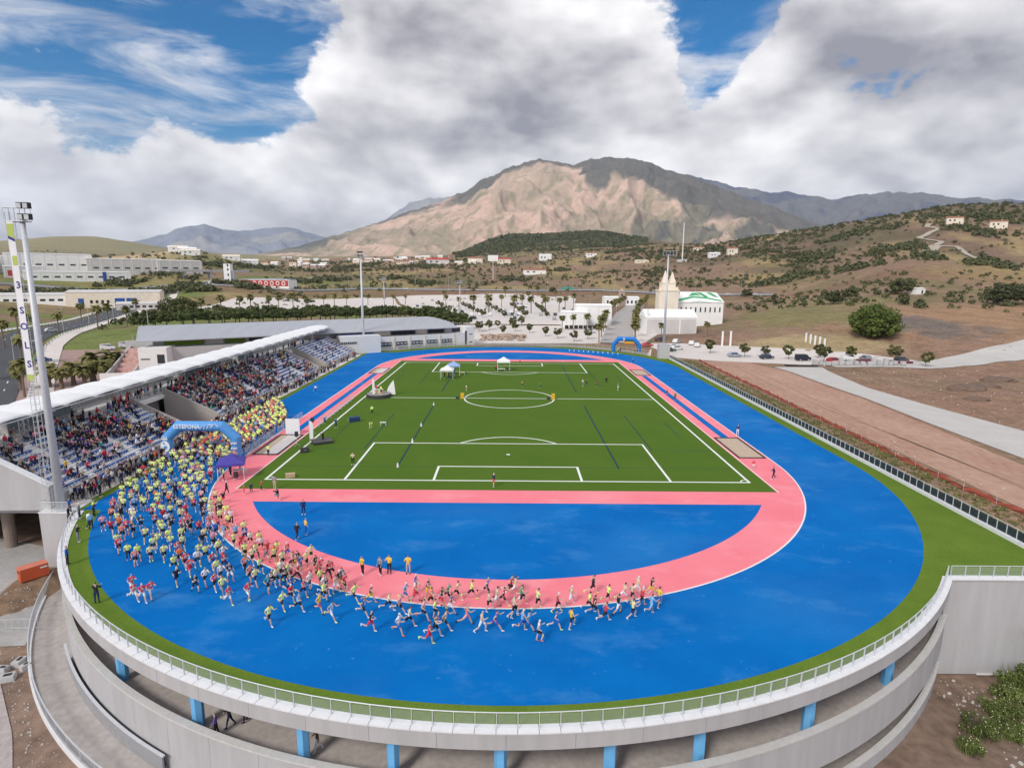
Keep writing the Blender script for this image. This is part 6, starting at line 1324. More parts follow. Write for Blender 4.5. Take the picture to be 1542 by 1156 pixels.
# ------------------------------------------------------------------ buildings
def window_row(t, face, x0, x1, n, z0, z1, y, w=.7, m=None, name='window', frame=False):
    """windows in a wall facing -Y at local y"""
    for i in range(n):
        cx = x0+(x1-x0)*(i+.5)/n; ww = (x1-x0)/n*w; o = MB().box((cx, y-.03, (z0+z1)/2), (ww, .08, z1-z0)).build(name, m or m_pane, t)
        if frame: MB().box((cx, y-.05, z0-.06), (ww+.2, .2, .1)).build('sill', m_wallw, o)
def gable(t, w, d, h, rise, m, over=.4, along='x', cx=0, cy=0):
    x, y = w/2+over, d/2+over
    if along == 'x': V = [(cx-x, cy-y, h), (cx+x, cy-y, h), (cx+x, cy+y, h), (cx-x, cy+y, h), (cx-x, cy, h+rise), (cx+x, cy, h+rise)]; F = [(0, 1, 5, 4), (2, 3, 4, 5), (0, 4, 3), (1, 2, 5), (3, 2, 1, 0)]
    else: V = [(cx-x, cy-y, h), (cx+x, cy-y, h), (cx+x, cy+y, h), (cx-x, cy+y, h), (cx, cy-y, h+rise), (cx, cy+y, h+rise)]; F = [(0, 4, 5, 3), (1, 2, 5, 4), (0, 1, 4), (2, 3, 5), (3, 2, 1, 0)]
    return MB().add(V, F).build('roof', m, t)
m_tile = mat('terracotta_roof', (.32, .14, .085), .9, .15, .8); m_zinc = mat('grey_metal_roof', (.46, .47, .50), .5, .06, .25, metal=.25, stretch=(2, .2, 1)); m_stone = mat('pink_stone', (.46, .35, .29), .9, .12, .5); m_cream = mat('cream_wall', (.82, .73, .60), .85, .08, .4); m_whiteb = mat('bright_white_wall', (.86, .85, .83), .8, .04, .3); m_bluep = mat('blue_door', (.03, .10, .34), .6, .05, 1); m_redp = mat('red_panel', (.48, .05, .05), .7, .08, 1); m_indus = mat('pale_cladding', (.60, .58, .56), .8, .06, .2)
# sports hall with curved grey roof
A_, B_ = Vector((-13.2, 94.2, 0)), Vector((-98, 40.5, 0)); Lh = (B_-A_).length; ang = math.atan2(B_.y-A_.y, B_.x-A_.x)+PI
hall = thing('sports_hall', 'long white sports hall with a curved grey metal roof behind the grandstand', 'building', (B_.x, B_.y, -.2), ang)     # local x runs to the right-hand end, +y away from the track
MB().box((Lh*.75+.0, 9.2, 2.35), (Lh*.5, 18, 4.9)).build('lower_wall', m_wallw, hall); MB().box((Lh*.25-.02, 9.2, .3), (Lh*.5-.1, 17.9, 9.0)).build('lower_wall', m_wallg, hall)
MB().box((Lh-1.3, 4, 3.35), (3.2, 8, 6.9)).build('end_block', m_wallw, hall); MB().box((Lh-3.1, -.02, 3.0), (.5, .3, 5.0)).build('dark_strip', m_dark, hall)
for z in (1.4, 4.2): MB().box((Lh-1.1, -.04, z), (1.2, .1, .25)).build('slot_window', m_pane, hall)
MB().box((Lh*.5-2, 10.5, 5.9), (Lh-7, 15, 2.4)).build('upper_wall', mat('upper_wall', (.33, .33, .34), .8, .15, .2), hall)
for i, (x0, x1, m) in enumerate(((4, 14, m_turf2), (14.5, 19, m_wallg), (19.5, 25, m_turf2), (26, 38, m_dark), (40, 50, m_wallg), (64, 70, m_cream), (70.5, 79, m_dark), (79.5, 83.5, m_cream), (84, 90, m_dark), (90.5, 93, m_wallg), (93.3, 96.5, m_pane))): MB().box(((x0+x1)/2, 2.9, 5.75), (x1-x0, .2, 1.6)).build('bay', m, hall)
for i in range(5):
    w_ = MB().box((Lh-33+i*5.6, -.02+.15, 2.1), (3.9, .3, 1.7)).build('window', m_pane, hall)
    for q in range(3): MB().box((Lh-33+i*5.6-1.3+q*1.3, -.05, 2.35), (.9, .1, .5)).build('pane', mat('pale_pane', (.42, .45, .46), .2, .1, 1), w_)
    MB().box((Lh-33+i*5.6, -.08, 1.35), (3.9, .12, .35)).build('spandrel', m_indus, w_)
    MB().box((Lh-30.2+i*5.6, .02, 2.4), (.5, .2, 4.6)).build('pilaster', m_cream, hall)
MB().box((Lh-42.5, -1.3, 2.9), (13, 4.4, 5.8)).build('annexe', m_wallw, hall); MB().box((Lh-46.5, -3.53, 3.7), (5.4, .1, .7)).build('slot_window', m_pane, hall)
for i in range(8): MB().box((Lh-48.9+i*.68, -3.56, 3.7), (.12, .12, .7)).build('mullion', m_wallw, hall)
MB().box((Lh-42.5, .2, 5.95), (12, 1.0, .3)).build('solar_panel', mat('solar', (.08, .12, .25), .3, .1, 1), hall)
rf = MB(); nr = 10; V = []
for i in range(nr+1):
    f = i/nr; y = -.4+20.5*f; z = 6.9+2.9*math.sin(PI*.5*min(1, f*1.25))-(.5*max(0, f-.8)/.2)
    for xx, yy in ((-2.5+1.5*f, y), (Lh*.5, y), (Lh-6.5-7.5*max(0, f-.2), y)): V.append((xx, yy, z))
nn = len(V); V += [(x, y, z-.28) for x, y, z in V]; F = [(i*3+j, i*3+j+1, (i+1)*3+j+1, (i+1)*3+j) for i in range(nr) for j in range(2)]; F += [tuple(nn+q for q in f[::-1]) for f in F]
F += [(i*3, (i+1)*3, nn+(i+1)*3, nn+i*3) for i in range(nr)]+[(i*3+2, nn+i*3+2, nn+(i+1)*3+2, (i+1)*3+2) for i in range(nr)]+[(j, nn+j, nn+j+1, j+1) for j in range(2)]+[(nr*3+j, nr*3+j+1, nn+nr*3+j+1, nn+nr*3+j) for j in range(2)]
MB().add(V, F).build('roof', m_zinc, hall)
# annexe with open stepped terrace at the left
ax = thing('terrace_building', 'white annexe with an open terrace of red seats behind the canopy', 'building', (-100, 44, -6), math.radians(12))
MB().box((3, 0, 5.5), (7, 12, 11)).build('block', m_wallw, ax); MB().box((5.0, -6.02, 8.0), (1.8, .1, 2.4)).build('window', m_pane, ax); MB().box((5.0, -6.03, 5.2), (1.8, .1, 2.4)).build('window', m_pane, ax)
for z in (4.5, 8): MB().box((1.2, -6.02, z), (2.2, .1, .3)).build('slot_window', m_pane, ax)
m_rseat = mat('red_seats', (.50, .24, .20), .7, .25, 1.2, col2=(.66, .50, .46))
for i in range(7): MB().box((-6.5, -2+i*2.2, 1.2+i*.55), (5, 2.1, 2.4+i*1.1)).build('seat_step', m_rseat, ax)
for s in (-9.4, -3.2): MB().add([(s-.2, -6, 0), (s+.2, -6, 0), (s+.2, 14, 0), (s-.2, 14, 0), (s-.2, -6, 3.5), (s+.2, -6, 3.5), (s+.2, 14, 9.6), (s-.2, 14, 9.6)], [(0, 1, 2, 3), (4, 7, 6, 5), (0, 4, 5, 1), (1, 5, 6, 2), (2, 6, 7, 3), (3, 7, 4, 0)]).build('side_wall', m_wallg, ax)
MB().box((-6, 14.5, 5.5), (10, .5, 11)).build('back_wall', m_wallg, ax); MB().box((-6.5, -6.3, 2.2), (7, .4, 4.6)).build('front_wall', m_wallw, ax); MB().box((6, 8, 10.5), (7, 4, 1.4)).build('red_terrace', m_rseat, ax)
for i, (x, y) in enumerate(((-118, 66), (-114, 68), (-121, 78), (-111, 72), (-109, 60))):
    t = thing('flagpole', 'bare steel flagpole beside the terrace building', 'flagpole', (x, y, gz(x, y)), 0, 'flagpoles beside the terrace building'); MB().cyl((0, 0, 0), (0, 0, 11 if i < 4 else 22), .12, .06, 7).build('pole', m_steel, t); MB().box((0, 0, .15), (.6, .6, .3)).build('footing', m_conc, t)
# white halls by the avenue and the church-like hall
def hall_box(name, label, loc, rz, w, d, h, rise, wall, roof, along='x', cat='building'):
    t = thing(name, label, cat, loc, rz); MB().box((0, 0, h/2-1), (w, d, h+2)).build('wall', wall, t); gable(t, w, d, h+.01, rise, roof, .25, along); return t
fh = hall_box('white_hall', 'low white hall with grey doors in front of the beige tower', (66, 131.5, 1.2), .03, 21, 12, 7.0, 3.2, m_whiteb, m_whiteb)
for i in range(3): MB().box((-7+i*7, -6.04, 3.3), (6.4, .1, 6.2)).build('door_panel', m_indus, fh)
MB().box((-9.8, -5.2, 8.6), (.7, .7, 3.4)).build('corner_post', m_whiteb, fh)
bh = thing('white_hall', 'tall white hall with green strokes painted on its roof', 'building', (86.6, 160, 1.5), .02)
MB().box((0, 6, 5), (21, 24, 13.6)).build('wall', m_whiteb, bh); MB().add([(-10.8, -6.3, 11.82), (10.8, -6.3, 11.82), (10.8, 18, 11.82), (-10.8, 18, 11.82), (-10.8, 5, 16), (10.8, 5, 16), (-10.8, 18, 16), (10.8, 18, 16)], [(0, 1, 5, 4), (4, 5, 7, 6), (0, 4, 6, 3), (1, 2, 7, 5), (3, 6, 7, 2), (3, 2, 1, 0)]).build('roof', m_whiteb, bh)
m_green = mat('green_roof_paint', (.06, .36, .14), .8, .08, .5)
rp = lambda x, f: (x, -6.3+11.3*f, 11.82+4.18*f+.05)
for pts in (((-10, .7), (-8.5, 1), (-6.5, 1), (-10, .25)), ((-9.8, .1), (-2, .45), (4, .35), (10, .08), (10, .22), (4, .52), (-2, .6), (-9.8, .3)), ((-4, .6), (-1, .95), (1, .95), (2, .6), (0, .7)), ((1, .98), (3.2, .98), (5.4, .55), (3.6, .5)), ((5.6, .98), (8, .98), (10, .5), (8, .55)), ((-6, -.02), (0, .12), (5, -.02), (0, .06))): MB().quad(*[rp(*p) for p in pts]).build('green_stroke', m_green, bh)
window_row(bh, 0, -10, 10, 9, 7.4, 9.6, -6.0, .28)
tw = thing('church_tower', 'beige stepped tower with two pointed tops beside the white hall', 'tower', (70.6, 152, 1.5))
MB().box((0, 0, 8), (8.6, 7, 18)).build('shaft', m_cream, tw); MB().box((0, 0, 17.2), (9.3, 7.6, .5)).build('cornice', m_cream, tw); MB().box((0, .2, 18.9), (6.2, 5, 3)).build('upper_block', m_cream, tw); MB().box((0, .2, 20.5), (6.6, 5.4, .35)).build('cornice', m_cream, tw)
for s, h in ((-1.3, 4.2), (1.9, 3.6)): MB().box((s, 0, 21.2), (2.5, 2.4, 1.4)).build('pinnacle_base', m_cream, tw); MB().cyl((s, 0, 21.8), (s, 0, 21.8+h), 1.5, .12, 4).build('pinnacle', m_cream, tw)
for s in (-3.6, 3.6): MB().box((s, -2.6, 18), (1.1, 1.1, 1.4)).build('corner_turret', m_cream, tw)
lh = hall_box('white_hall', 'wide plain white hall beside the palm avenue', (28.5, 151, 1.2), .02, 11, 14, 7.6, .6, m_whiteb, m_whiteb); lh2 = hall_box('white_hall', 'taller plain white hall behind the wide one by the avenue', (38.0, 158.5, 1.2), .02, 16, 12, 10.2, .8, m_whiteb, m_whiteb)
for i in range(3): MB().box((-4+i*4, -7.03, 4), (.12, .1, 7)).build('seam', m_indus, lh)
for i in range(4): MB().box((-6+i*4, -6.03, 5), (.12, .1, 9)).build('seam', m_indus, lh2)
for i in range(8):
    x, y = 24.5+i*2.05, 139.6+i*.12; b = thing('bin', 'dark grey waste container in the row before the white halls', 'bin', (x, y, gz(x, y)+.05), 0, 'dark containers before the white halls'); MB().box((0, 0, .7), (1.5, 1.1, 1.3), 0, 1.06).build('body', m_rub, b); MB().box((0, 0, 1.4), (1.6, 1.2, .15), 0, .9).build('lid', m_dark, b)
vl = hall_box('villa', 'white villa with a small pink tower at the end of the avenue', (83, 336, 2.4), 0, 26, 12, 6.4, 1.0, m_whiteb, m_whiteb, cat='house'); window_row(vl, 0, -12, 12, 8, 2.2, 4.4, -6.0, .45); MB().box((-.5, -7, 5), (4, 3, 12)).build('tower', m_stone, vl); MB().cyl((-.5, -7, 11), (-.5, -7, 13.2), 2.8, .2, 4).build('tower_roof', m_stone, vl); MB().box((-.5, -8.55, 8.5), (1.2, .1, 1.8)).build('arch_window', m_pane, vl)
sh_ = hall_box('hut', 'small white hut beside the dark round tree on the slope', (233, 226, gz(233, 226)), .2, 6, 5, 3.2, .5, m_whiteb, m_whiteb); MB().box((1, -2.53, 1.2), (1, .08, 2)).build('door', m_dark, sh_)
# rough stone bank by the sports hall
m_rock = mat('tan_rock', (.42, .31, .24), .95, .2, 1.2, .3)
def rock_mesh(seed, r=1.0):
    bm = bmesh.new(); bmesh.ops.create_icosphere(bm, subdivisions=1, radius=r); R = random.Random(seed)
    for v in bm.verts: v.co *= R.uniform(.7, 1.2); v.co.z *= .7
    me = bpy.data.meshes.new('rock'); bm.to_mesh(me); bm.free(); me.materials.append(m_rock); return me
rocks = [rock_mesh(i) for i in range(4)]
bank = thing('rock_bank', 'bank of tan boulders beside the right end of the sports hall', 'rocks', (-3, 108, .3))
for i in range(110): o = part('boulder', rocks[i % 4], bank, (rnd.uniform(-8, 9), rnd.uniform(-4, 9), 0), rnd.uniform(0, 6), (rnd.uniform(.5, 1.1),)*3); o.location.z = gz(o.location.x-3, o.location.y+108)-.3+.25+max(0, 1.2-abs(o.location.y-2)*.2)
# low industrial sheds on the left
for x, y, w_, d_, h, mm, lab in ((-262, 282, 52, 24, 10, m_cream, 'cream warehouse with blue roller doors'), (-300, 262, 40, 14, 5, m_whiteb, 'low white shed left of the cream warehouse'), (-232, 262, 30, 8, 3.5, m_indus, 'low pale shelter in front of the cream warehouse')):
    t = hall_box('warehouse', lab, (x, y, gz(x, y)), .42, w_, d_, h, 1.4, mm, m_indus)
    if h == 10:
        for q in (3, 9.5): MB().box((q, -12.04, 3.4), (5.6, .1, 5.6)).build('roller_door', m_bluep, t)
        MB().box((-18, -12.04, 3.4), (3, .1, 5.4)).build('blue_panel', m_bluep, t); window_row(t, 0, -14, -2, 4, 3, 5, -12, .5)
    else: window_row(t, 0, -w_*.4, w_*.4, 7, 1.2, 2.6, -d_/2, .6)
INDUS = [(-505, 470, 60, 30, 15, m_indus), (-470, 500, 70, 34, 17, m_whiteb), (-415, 535, 70, 30, 15, m_indus), (-372, 560, 44, 26, 13, m_indus), (-420, 470, 84, 20, 8, m_whiteb), (-458, 452, 30, 18, 9, m_indus), (-500, 440, 44, 20, 12, m_whiteb)]
names_i = ('pale industrial hall at the left end of the hilltop estate', 'large white industrial hall on the hilltop estate', 'wide pale industrial hall on the hilltop estate', 'smaller pale hall at the right end of the hilltop estate', 'long white works building below the hilltop halls', 'pale works building with red and orange doors', 'white block with small windows below the hilltop halls')
for i, (x, y, w_, d_, h, mm) in enumerate(INDUS):
    t = hall_box('industrial_hall', names_i[i], (x, y, gz(x, y)), .70, w_, d_, h, 1.2, mm, m_indus)
    n = int(w_/9); window_row(t, 0, -w_*.46, w_*.46, n, h*.35, h*.35+1.6, -d_/2, .5)
    for q in range(n+1): MB().box((-w_*.46+q*w_*.92/n, -d_/2-.05, h*.5), (.4, .3, h*.96)).build('pilaster', m_whiteb, t)
    if i == 5: MB().box((-9, -9.06, 3), (6, .1, 5)).build('red_door', m_redp, t); MB().box((6, -9.06, 3), (6, .1, 5)).build('orange_door', mat('orange_door', (.55, .24, .06), .7, .05, 1), t)
    if i == 4: MB().box((20, -10.3, 4), (3, .5, 9)).build('blue_tower', m_bluep, t)
# building with red round-arched facade and white tower
rb = hall_box('red_building', 'long building with white rings on a red facade', (-245, 492, gz(-245, 492)), -.25, 56, 14, 8, .8, m_whiteb, m_zinc); MB().box((0, -7.05, 4.6), (55, .1, 5.6)).build('red_facade', m_redp, rb)
for i in range(8):
    V = []
    for k in range(20): a = 2*PI*k/20; V += [(-24+i*6.6+2.1*math.cos(a), -7.14, 4.6+2.1*math.sin(a)), (-24+i*6.6+1.35*math.cos(a), -7.14, 4.6+1.35*math.sin(a))]
    MB().add(V, [(2*k, (2*k+2) % 40, (2*k+3) % 40, 2*k+1) for k in range(20)]).build('ring', m_whiteb, rb)
wt = thing('stair_tower', 'slim white tower with dark openings beside the red facade', 'tower', (-278, 478, gz(-278, 478))); MB().box((0, 0, 9), (6.5, 6, 21)).build('shaft', m_whiteb, wt)
for z in (4, 9, 14, 18): MB().box((1, -3.05, z), (1.4, .1, 2.2)).build('opening', m_dark, wt)
MB().box((4.2, 1, 6), (2, 4, 14)).build('side_slab', m_wallg, wt)
vd = thing('viaduct', 'concrete road viaduct with railing leading to the white tower', 'bridge', (-315, 515, gz(-315, 515)), .85)
MB().box((0, 0, 7.5), (80, 9, 1.2)).build('deck', m_conc, vd); MB().box((0, -4.4, 8.6), (80, .25, 1.0)).build('parapet', m_wallg, vd)
for q in (-25, 0, 25): MB().box((q, 0, 3), (2, 6, 8.5)).build('pillar', m_conc, vd)
# houses of the far town
HM = [m_whiteb, m_cream, m_stone, m_whiteb, m_indus]
def house(x, y, w_, d_, h, wall, roof, rz, label, group=None, name='house'):
    t = thing(name, label, 'house', (x, y, gz(x, y)), rz, group); MB().box((0, 0, h/2-1), (w_, d_, h+2)).build('wall', wall, t); r = gable(t, w_, d_, h+.01, d_*.22, roof, .5)
    MB().box((w_*.25, d_*.2, h+d_*.22), (.9, .9, 1.8)).build('chimney', wall, r)
    window_row(t, 0, -w_*.42, w_*.1, 2, h*.42, h*.72, -d_/2, .42); MB().box((w_*.28, -d_/2-.03, 1.1), (1.2, .08, 2.2)).build('door', m_dark, t); return t
TOWN = [(-651, 1722), (-446, 1397), (-587, 1950), (-318, 1270), (-303, 1388), (-229, 1192), (-246, 1442), (-198, 1500), (-117, 1139), (-419, 1100), (-474, 1159)]
for cx, cy in TOWN:
    for k in range(5):
        x, y = cx+rnd.uniform(-60, 60), cy+rnd.uniform(-70, 70); q = rnd.randrange(3); tile = rnd.random() < .45
        lab = ('white', 'cream', 'pink')[q]+' house with '+('terracotta' if tile else 'white')+' roof in the far town below the mountain'
        house(x, y, rnd.uniform(10, 20), rnd.uniform(8, 12), rnd.uniform(4.5, 8), (m_whiteb, m_cream, m_stone)[q], m_tile if tile else m_whiteb, rnd.uniform(-.5, .5), lab, lab.replace('house', 'houses'))
house(306, 802, 16, 9, 5, m_whiteb, m_whiteb, .1, 'low white villa on the scrub hill beside the cream one'); house(330, 793, 14, 10, 9, m_cream, m_tile, -.1, 'two storey cream villa on the scrub hill'); house(72, 1180, 26, 12, 11, m_whiteb, m_whiteb, 0, 'white block house left of the scrub hill'); house(155, 1066, 20, 10, 7, m_whiteb, m_tile, .1, 'white house with tiled roof among dark trees'); house(340, 990, 18, 9, 5, m_cream, m_tile, 0, 'small cream house near the hill crest'); house(210, 860, 22, 6, 3, m_cream, m_cream, .1, 'low cream wall house on the field below the hill')
house(35, 790, 34, 14, 6, m_whiteb, m_tile, 0, 'roadside building with tiled roof beside the billboard'); house(-150, 1130, 46, 16, 9, m_indus, m_redp, 0, 'shop building with a bright red roof'); house(-75, 1150, 30, 14, 10, m_cream, m_tile, 0, 'tall cream house near the red roofed shop'); house(-15, 1130, 26, 12, 9, m_cream, m_redp, .1, 'cream house with red roof behind the billboard')
for k, (x, y) in enumerate(((-546, 886), (-520, 862), (-498, 830), (-560, 905), (-470, 905), (-450, 930))): house(x, y, 26, 12, 6, m_whiteb, m_whiteb if k % 2 else m_cream, .5, 'white house on the tan cut hill behind the estate', 'white houses on the tan cut hill')
for k, (x, y) in enumerate(((560, 660), (600, 640), (690, 690), (720, 700))): house(x, y, 18, 10, 7, m_cream, m_tile, -.4, 'cream villa among trees on the right hand ridge', 'cream villas on the right hand ridge')
bb = thing('billboard', 'white billboard on a single tall pole beside the highway junction', 'billboard', (-25, 718, gz(-25, 718))); MB().cyl((0, 0, -1), (0, 0, 24), .7, .6, 10).build('pole', m_indus, bb); MB().box((0, 0, 28), (14, 1.2, 8)).build('panel', m_whiteb, bb); MB().box((7.6, 2, 27.5), (1, 4, 7)).build('side_panel', m_redp, bb)
wm = thing('transmission_mast', 'tall white single mast on the scrub hill', 'mast', (258, 800, gz(258, 800))); MB().cyl((0, 0, -1), (0, 0, 58), .9, .55, 10).build('pole', m_whiteb, wm); MB().box((0, 2, 2), (14, 6, 4)).build('plinth', m_indus, wm)
# lamp posts along the highway, lot and road
def lamp_proto(h, arm):
    t = thing('street_lamp', 'x', 'street lamp'); MB().cyl((0, 0, -.5), (0, 0, h), .11, .06, 6).build('pole', m_steel, t); MB().tube([(0, 0, h), (arm, 0, h+.3)], .05, 5).build('arm', m_steel, t); MB().box((arm, 0, h+.25), (.9, .3, .15)).build('lamp_head', m_steel, t); return t
lp = lamp_proto(14, 1.6); first = True
for x in list(range(-200, 236, 34)):
    y = float(hwy_y(x))-11.5; lab = 'tall street lamp along the highway'
    if first: lp.location = (x, y, gz(x, y)); lp['label'] = lab; lp['group'] = 'street lamps along the highway'; first = False
    else: copy_tree(lp, (x, y, gz(x, y)), 0, lab, 'street lamps along the highway')
for x, y in [(-20+24*i, 170+55*j) for i in range(4) for j in range(5)]: copy_tree(lp, (x-j if False else x-(y-160)*.10, y, gz(x, y)), 0, 'thin lamp post in the white parking lot', 'lamp posts in the white parking lot', .62)
for x, y in ((-138, 52), (-158, 86), (-176, 124), (-196, 168), (-215, 215), (-236, 270)): copy_tree(lp, (x-9.5, y+4, gz(x, y)), 0, 'street lamp beside the asphalt road', 'street lamps beside the asphalt road', .8)
for x, y in ((75.4, 91.2), (78.3, 91.2)): 
    t = thing('gate_post', 'white tall post on the pale ground beyond the car park', 'post', (x, y, gz(x, y)), 0, 'white tall posts beyond the car park'); MB().box((0, 0, 2.6), (.5, .5, 5.4)).build('shaft', m_whiteb, t); MB().box((0, 0, 5.35), (.7, .7, .15)).build('cap', m_whiteb, t)
for i in range(5):
    x, y = 106.1+i*.45, 93.3-i*2.4; t = thing('gate_post', 'short white pillar on the grey slab below the large tree', 'post', (x, y, gz(x, y)), 0, 'short white pillars on the grey slab'); MB().box((0, 0, 1.5), (.45, .45, 3.2)).build('shaft', m_whiteb, t); MB().box((0, 0, 3.15), (.6, .6, .12)).build('cap', m_whiteb, t)
# ------------------------------------------------------------------ vehicles
def car(label, loc, rz, colr, kind='car', group=None):
    t = thing('parked_car' if kind != 'bus' else 'bus', label, {'van': 'van', 'bus': 'bus'}.get(kind, 'car'), loc, rz, group); m = mat('paint_'+str(colr), colr, .35, .03, 1, spec=.5)
    if kind == 'bus': body = [(-6, .35), (6, .35), (6, 2.0), (5.8, 3.2), (-6, 3.2)]; w_ = 1.25; gl = [(-5.7, 1.6), (5.75, 1.6), (5.6, 2.7), (-5.7, 2.7)]; wx = (-3.6, 3.8); wr = .5
    elif kind == 'van': body = [(-2.2, .3), (2.2, .3), (2.2, .95), (1.5, 1.2), (.8, 1.95), (-2.2, 1.95)]; w_ = .92; gl = [(-1.9, 1.25), (1.25, 1.25), (.75, 1.82), (-1.9, 1.82)]; wx = (-1.4, 1.4); wr = .33
    else: body = [(-2.1, .28), (2.1, .28), (2.1, .72), (1.1, .92), (.45, 1.42), (-1.2, 1.46), (-1.95, .98), (-2.1, .85)]; w_ = .88; gl = [(-1.75, .98), (.95, .95), (.4, 1.36), (-1.15, 1.38)]; wx = (-1.3, 1.3); wr = .32
    def ext(p, w0): k = len(p); V = [(x, -w0*(1 if z < 1.0 else .86), z) for x, z in p]+[(x, w0*(1 if z < 1.0 else .86), z) for x, z in p]; return MB().add(V, [(j, (j+1) % k, k+(j+1) % k, k+j) for j in range(k)]+[tuple(range(k)), tuple(range(2*k-1, k-1, -1))])
    ext(body, w_).build('body', m, t); ext(gl, w_+.012 if kind == 'bus' else w_+.02).build('side_window', m_pane, t)
    if kind != 'bus': MB().quad(*([(1.06, -.7, .96), (1.06, .7, .96), (.5, .62, 1.41), (.5, -.62, 1.41)] if kind == 'car' else [(1.5, -.72, 1.23), (1.5, .72, 1.23), (.83, .68, 1.93), (.83, -.68, 1.93)])).build('windscreen', m_pane, t).location = (.012, 0, .012)
    for x in wx:
        for s in (-1, 1): wh = MB().cyl((x, s*(w_-.2), wr), (x, s*(w_+.02), wr), wr, n=14).build('wheel', m_rub, t); MB().cyl((x, s*(w_+.02), wr), (x, s*(w_+.035), wr), wr*.55, n=10).build('rim', m_steel, wh)
    for s in (-1, 1): MB().box((body[1][0]+.01, s*(w_-.25), .62 if kind == 'car' else .75), (.05, .3, .16)).build('headlight', m_lampglass, t)
    return t
for x, y, rz, c, kd, lab in ((71, 67, .1, (.30, .34, .42), 'car', 'silver blue car parked by the small tree'), (79.5, 63, .25, (.03, .04, .07), 'car', 'dark blue car parked at the end of the row'), (89, 59.5, .15, (.015, .018, .035), 'van', 'black people carrier in the parked row'), (97, 56.5, .1, (.42, .03, .04), 'car', 'red car in the parked row'), (103.5, 60.5, .05, (.75, .75, .75), 'van', 'white van behind the red car'), (81.5, 69.5, .1, (.72, .73, .75), 'van', 'white van behind the dark blue car'), (57.5, 84, .2, (.72, .73, .74), 'car', 'white car behind the pale mast pier'), (53.5, 79, .1, (.04, .045, .05), 'car', 'black car behind the pale mast pier'), (66, 96, 1.2, (.75, .75, .76), 'car', 'white car on the drive beside the white hall'), (66.5, 91, 1.2, (.70, .71, .72), 'car', 'pale car on the drive below the white hall'), (33.5, 128, .1, (.76, .76, .75), 'car', 'white off road car before the row of dark containers'), (57, 106, .3, (.10, .05, .05), 'car', 'dark car by the rubble before the white hall'), (45.5, 86.5, 1.4, (.33, .35, .38), 'van', 'grey van beside the far blue arch'),
    (118, 58, .3, (.06, .07, .08), 'car', 'dark car beside the round tree at the gravel road'), (-149, 69, .9, (.03, .10, .26), 'car', 'blue car on the asphalt road'), (-186, 122, .98, (.7, .7, .7), 'car', 'white car on the asphalt road'), (-141, 88, .5, (.72, .72, .72), 'van', 'white van parked beside the terrace building'), (-137, 92, .4, (.55, .58, .60), 'van', 'pale van parked beside the terrace building')): car(lab, (x, y, gz(x, y)+.07+(.2 if x < -100 else 0)), rz, c, kd)
for x, c, kd, lab in ((60, (.05, .30, .24), 'bus', 'white and green bus driving on the highway'), (200, (.7, .7, .7), 'car', 'white car on the highway behind the white hall'), (222, (.75, .75, .75), 'car', 'second white car on the highway behind the white hall'), (-110, (.6, .6, .6), 'car', 'pale car on the highway behind the pine row'), (140, (.08, .12, .3), 'car', 'blue car on the highway behind the church tower')):
    y = float(hwy_y(x))-3; car(lab, (x, y, gz(x, y)+.6), PI-.1, c, kd)
for k in range(64):
    yb = 175.5+31*rnd.randrange(0, 9); x = rnd.uniform(-30-(yb-152)*.26+6, 24+(yb-152)*.09); c_ = rnd.choice(('white', 'grey', 'dark')); car(f'{c_} car parked in the bays of the white parking lot', (x, yb, gz(x, yb)+.34), PI/2, {'white': (.75, .75, .75), 'grey': (.35, .36, .38), 'dark': (.04, .045, .06)}[c_], 'car', f'{c_} cars parked in the white parking lot')
for x, y, c, lab in ((58, 88, (.5, .5, .52), 'silver car on the dirt before the white hall'), (49, 92, (.6, .1, .08), 'red car at the foot of the palm avenue'), (62, 101, (.7, .7, .7), 'white car among the rubble before the white hall'), (109, 61, (.2, .22, .25), 'grey car at the far end of the parked row')): car(lab, (x, y, gz(x, y)+.08), rnd.uniform(0, 3), c, 'car')
Pr = resample(ROADL, 200)
for k in range(14): i = 118+k*5; car('car parked in the long line beside the far asphalt road', (Pr[i][0]+11, Pr[i][1], gz(*Pr[i])+.3), 1.5, (.68, .68, .68), 'car', 'cars parked along the far asphalt road')
# ------------------------------------------------------------------ building-site things on the right
m_net = mat('orange_net', (.40, .085, .05), .9, .3, 5, alpha=.88, stretch=(1, 1, 3))
N_ = resample([(56.6, 57), (56.3, 30), (56.2, 9), (55.5, -8), (55.3, -20.6), (54.8, -39.5), (54.7, -52), (55.6, -60), (56.2, -74)], 150); net = thing('safety_net', 'sagging orange safety net beside the earth track', 'fence', (56, -10, 0)); V = []
for i, (x, y) in enumerate(N_): w_ = .18*math.sin(i*1.1)+.12*math.sin(i*2.7); g0 = gz(x, y); V += [(x-56+w_*.5, y+10, g0+.02), (x-56-w_*.4, y+10, g0+.35), (x-56+w_*.3, y+10, g0+.62+.13*math.sin(i*.9)+.1*math.sin(i*2.3))]
MB().add(V, [(3*i+j, 3*i+3+j, 3*i+4+j, 3*i+1+j) for i in range(150) for j in range(2)]).build('mesh_sheet', m_net, net)
for i in range(0, 151, 5): x, y = N_[i]; MB().cyl((x-56-.08, y+10, gz(x, y)-.1), (x-56-.08, y+10, gz(x, y)+.95), .025, n=5).build('stake', m_steel, net)
m_block = mat('grey_blocks', (.50, .49, .49), .9, .08, 2)
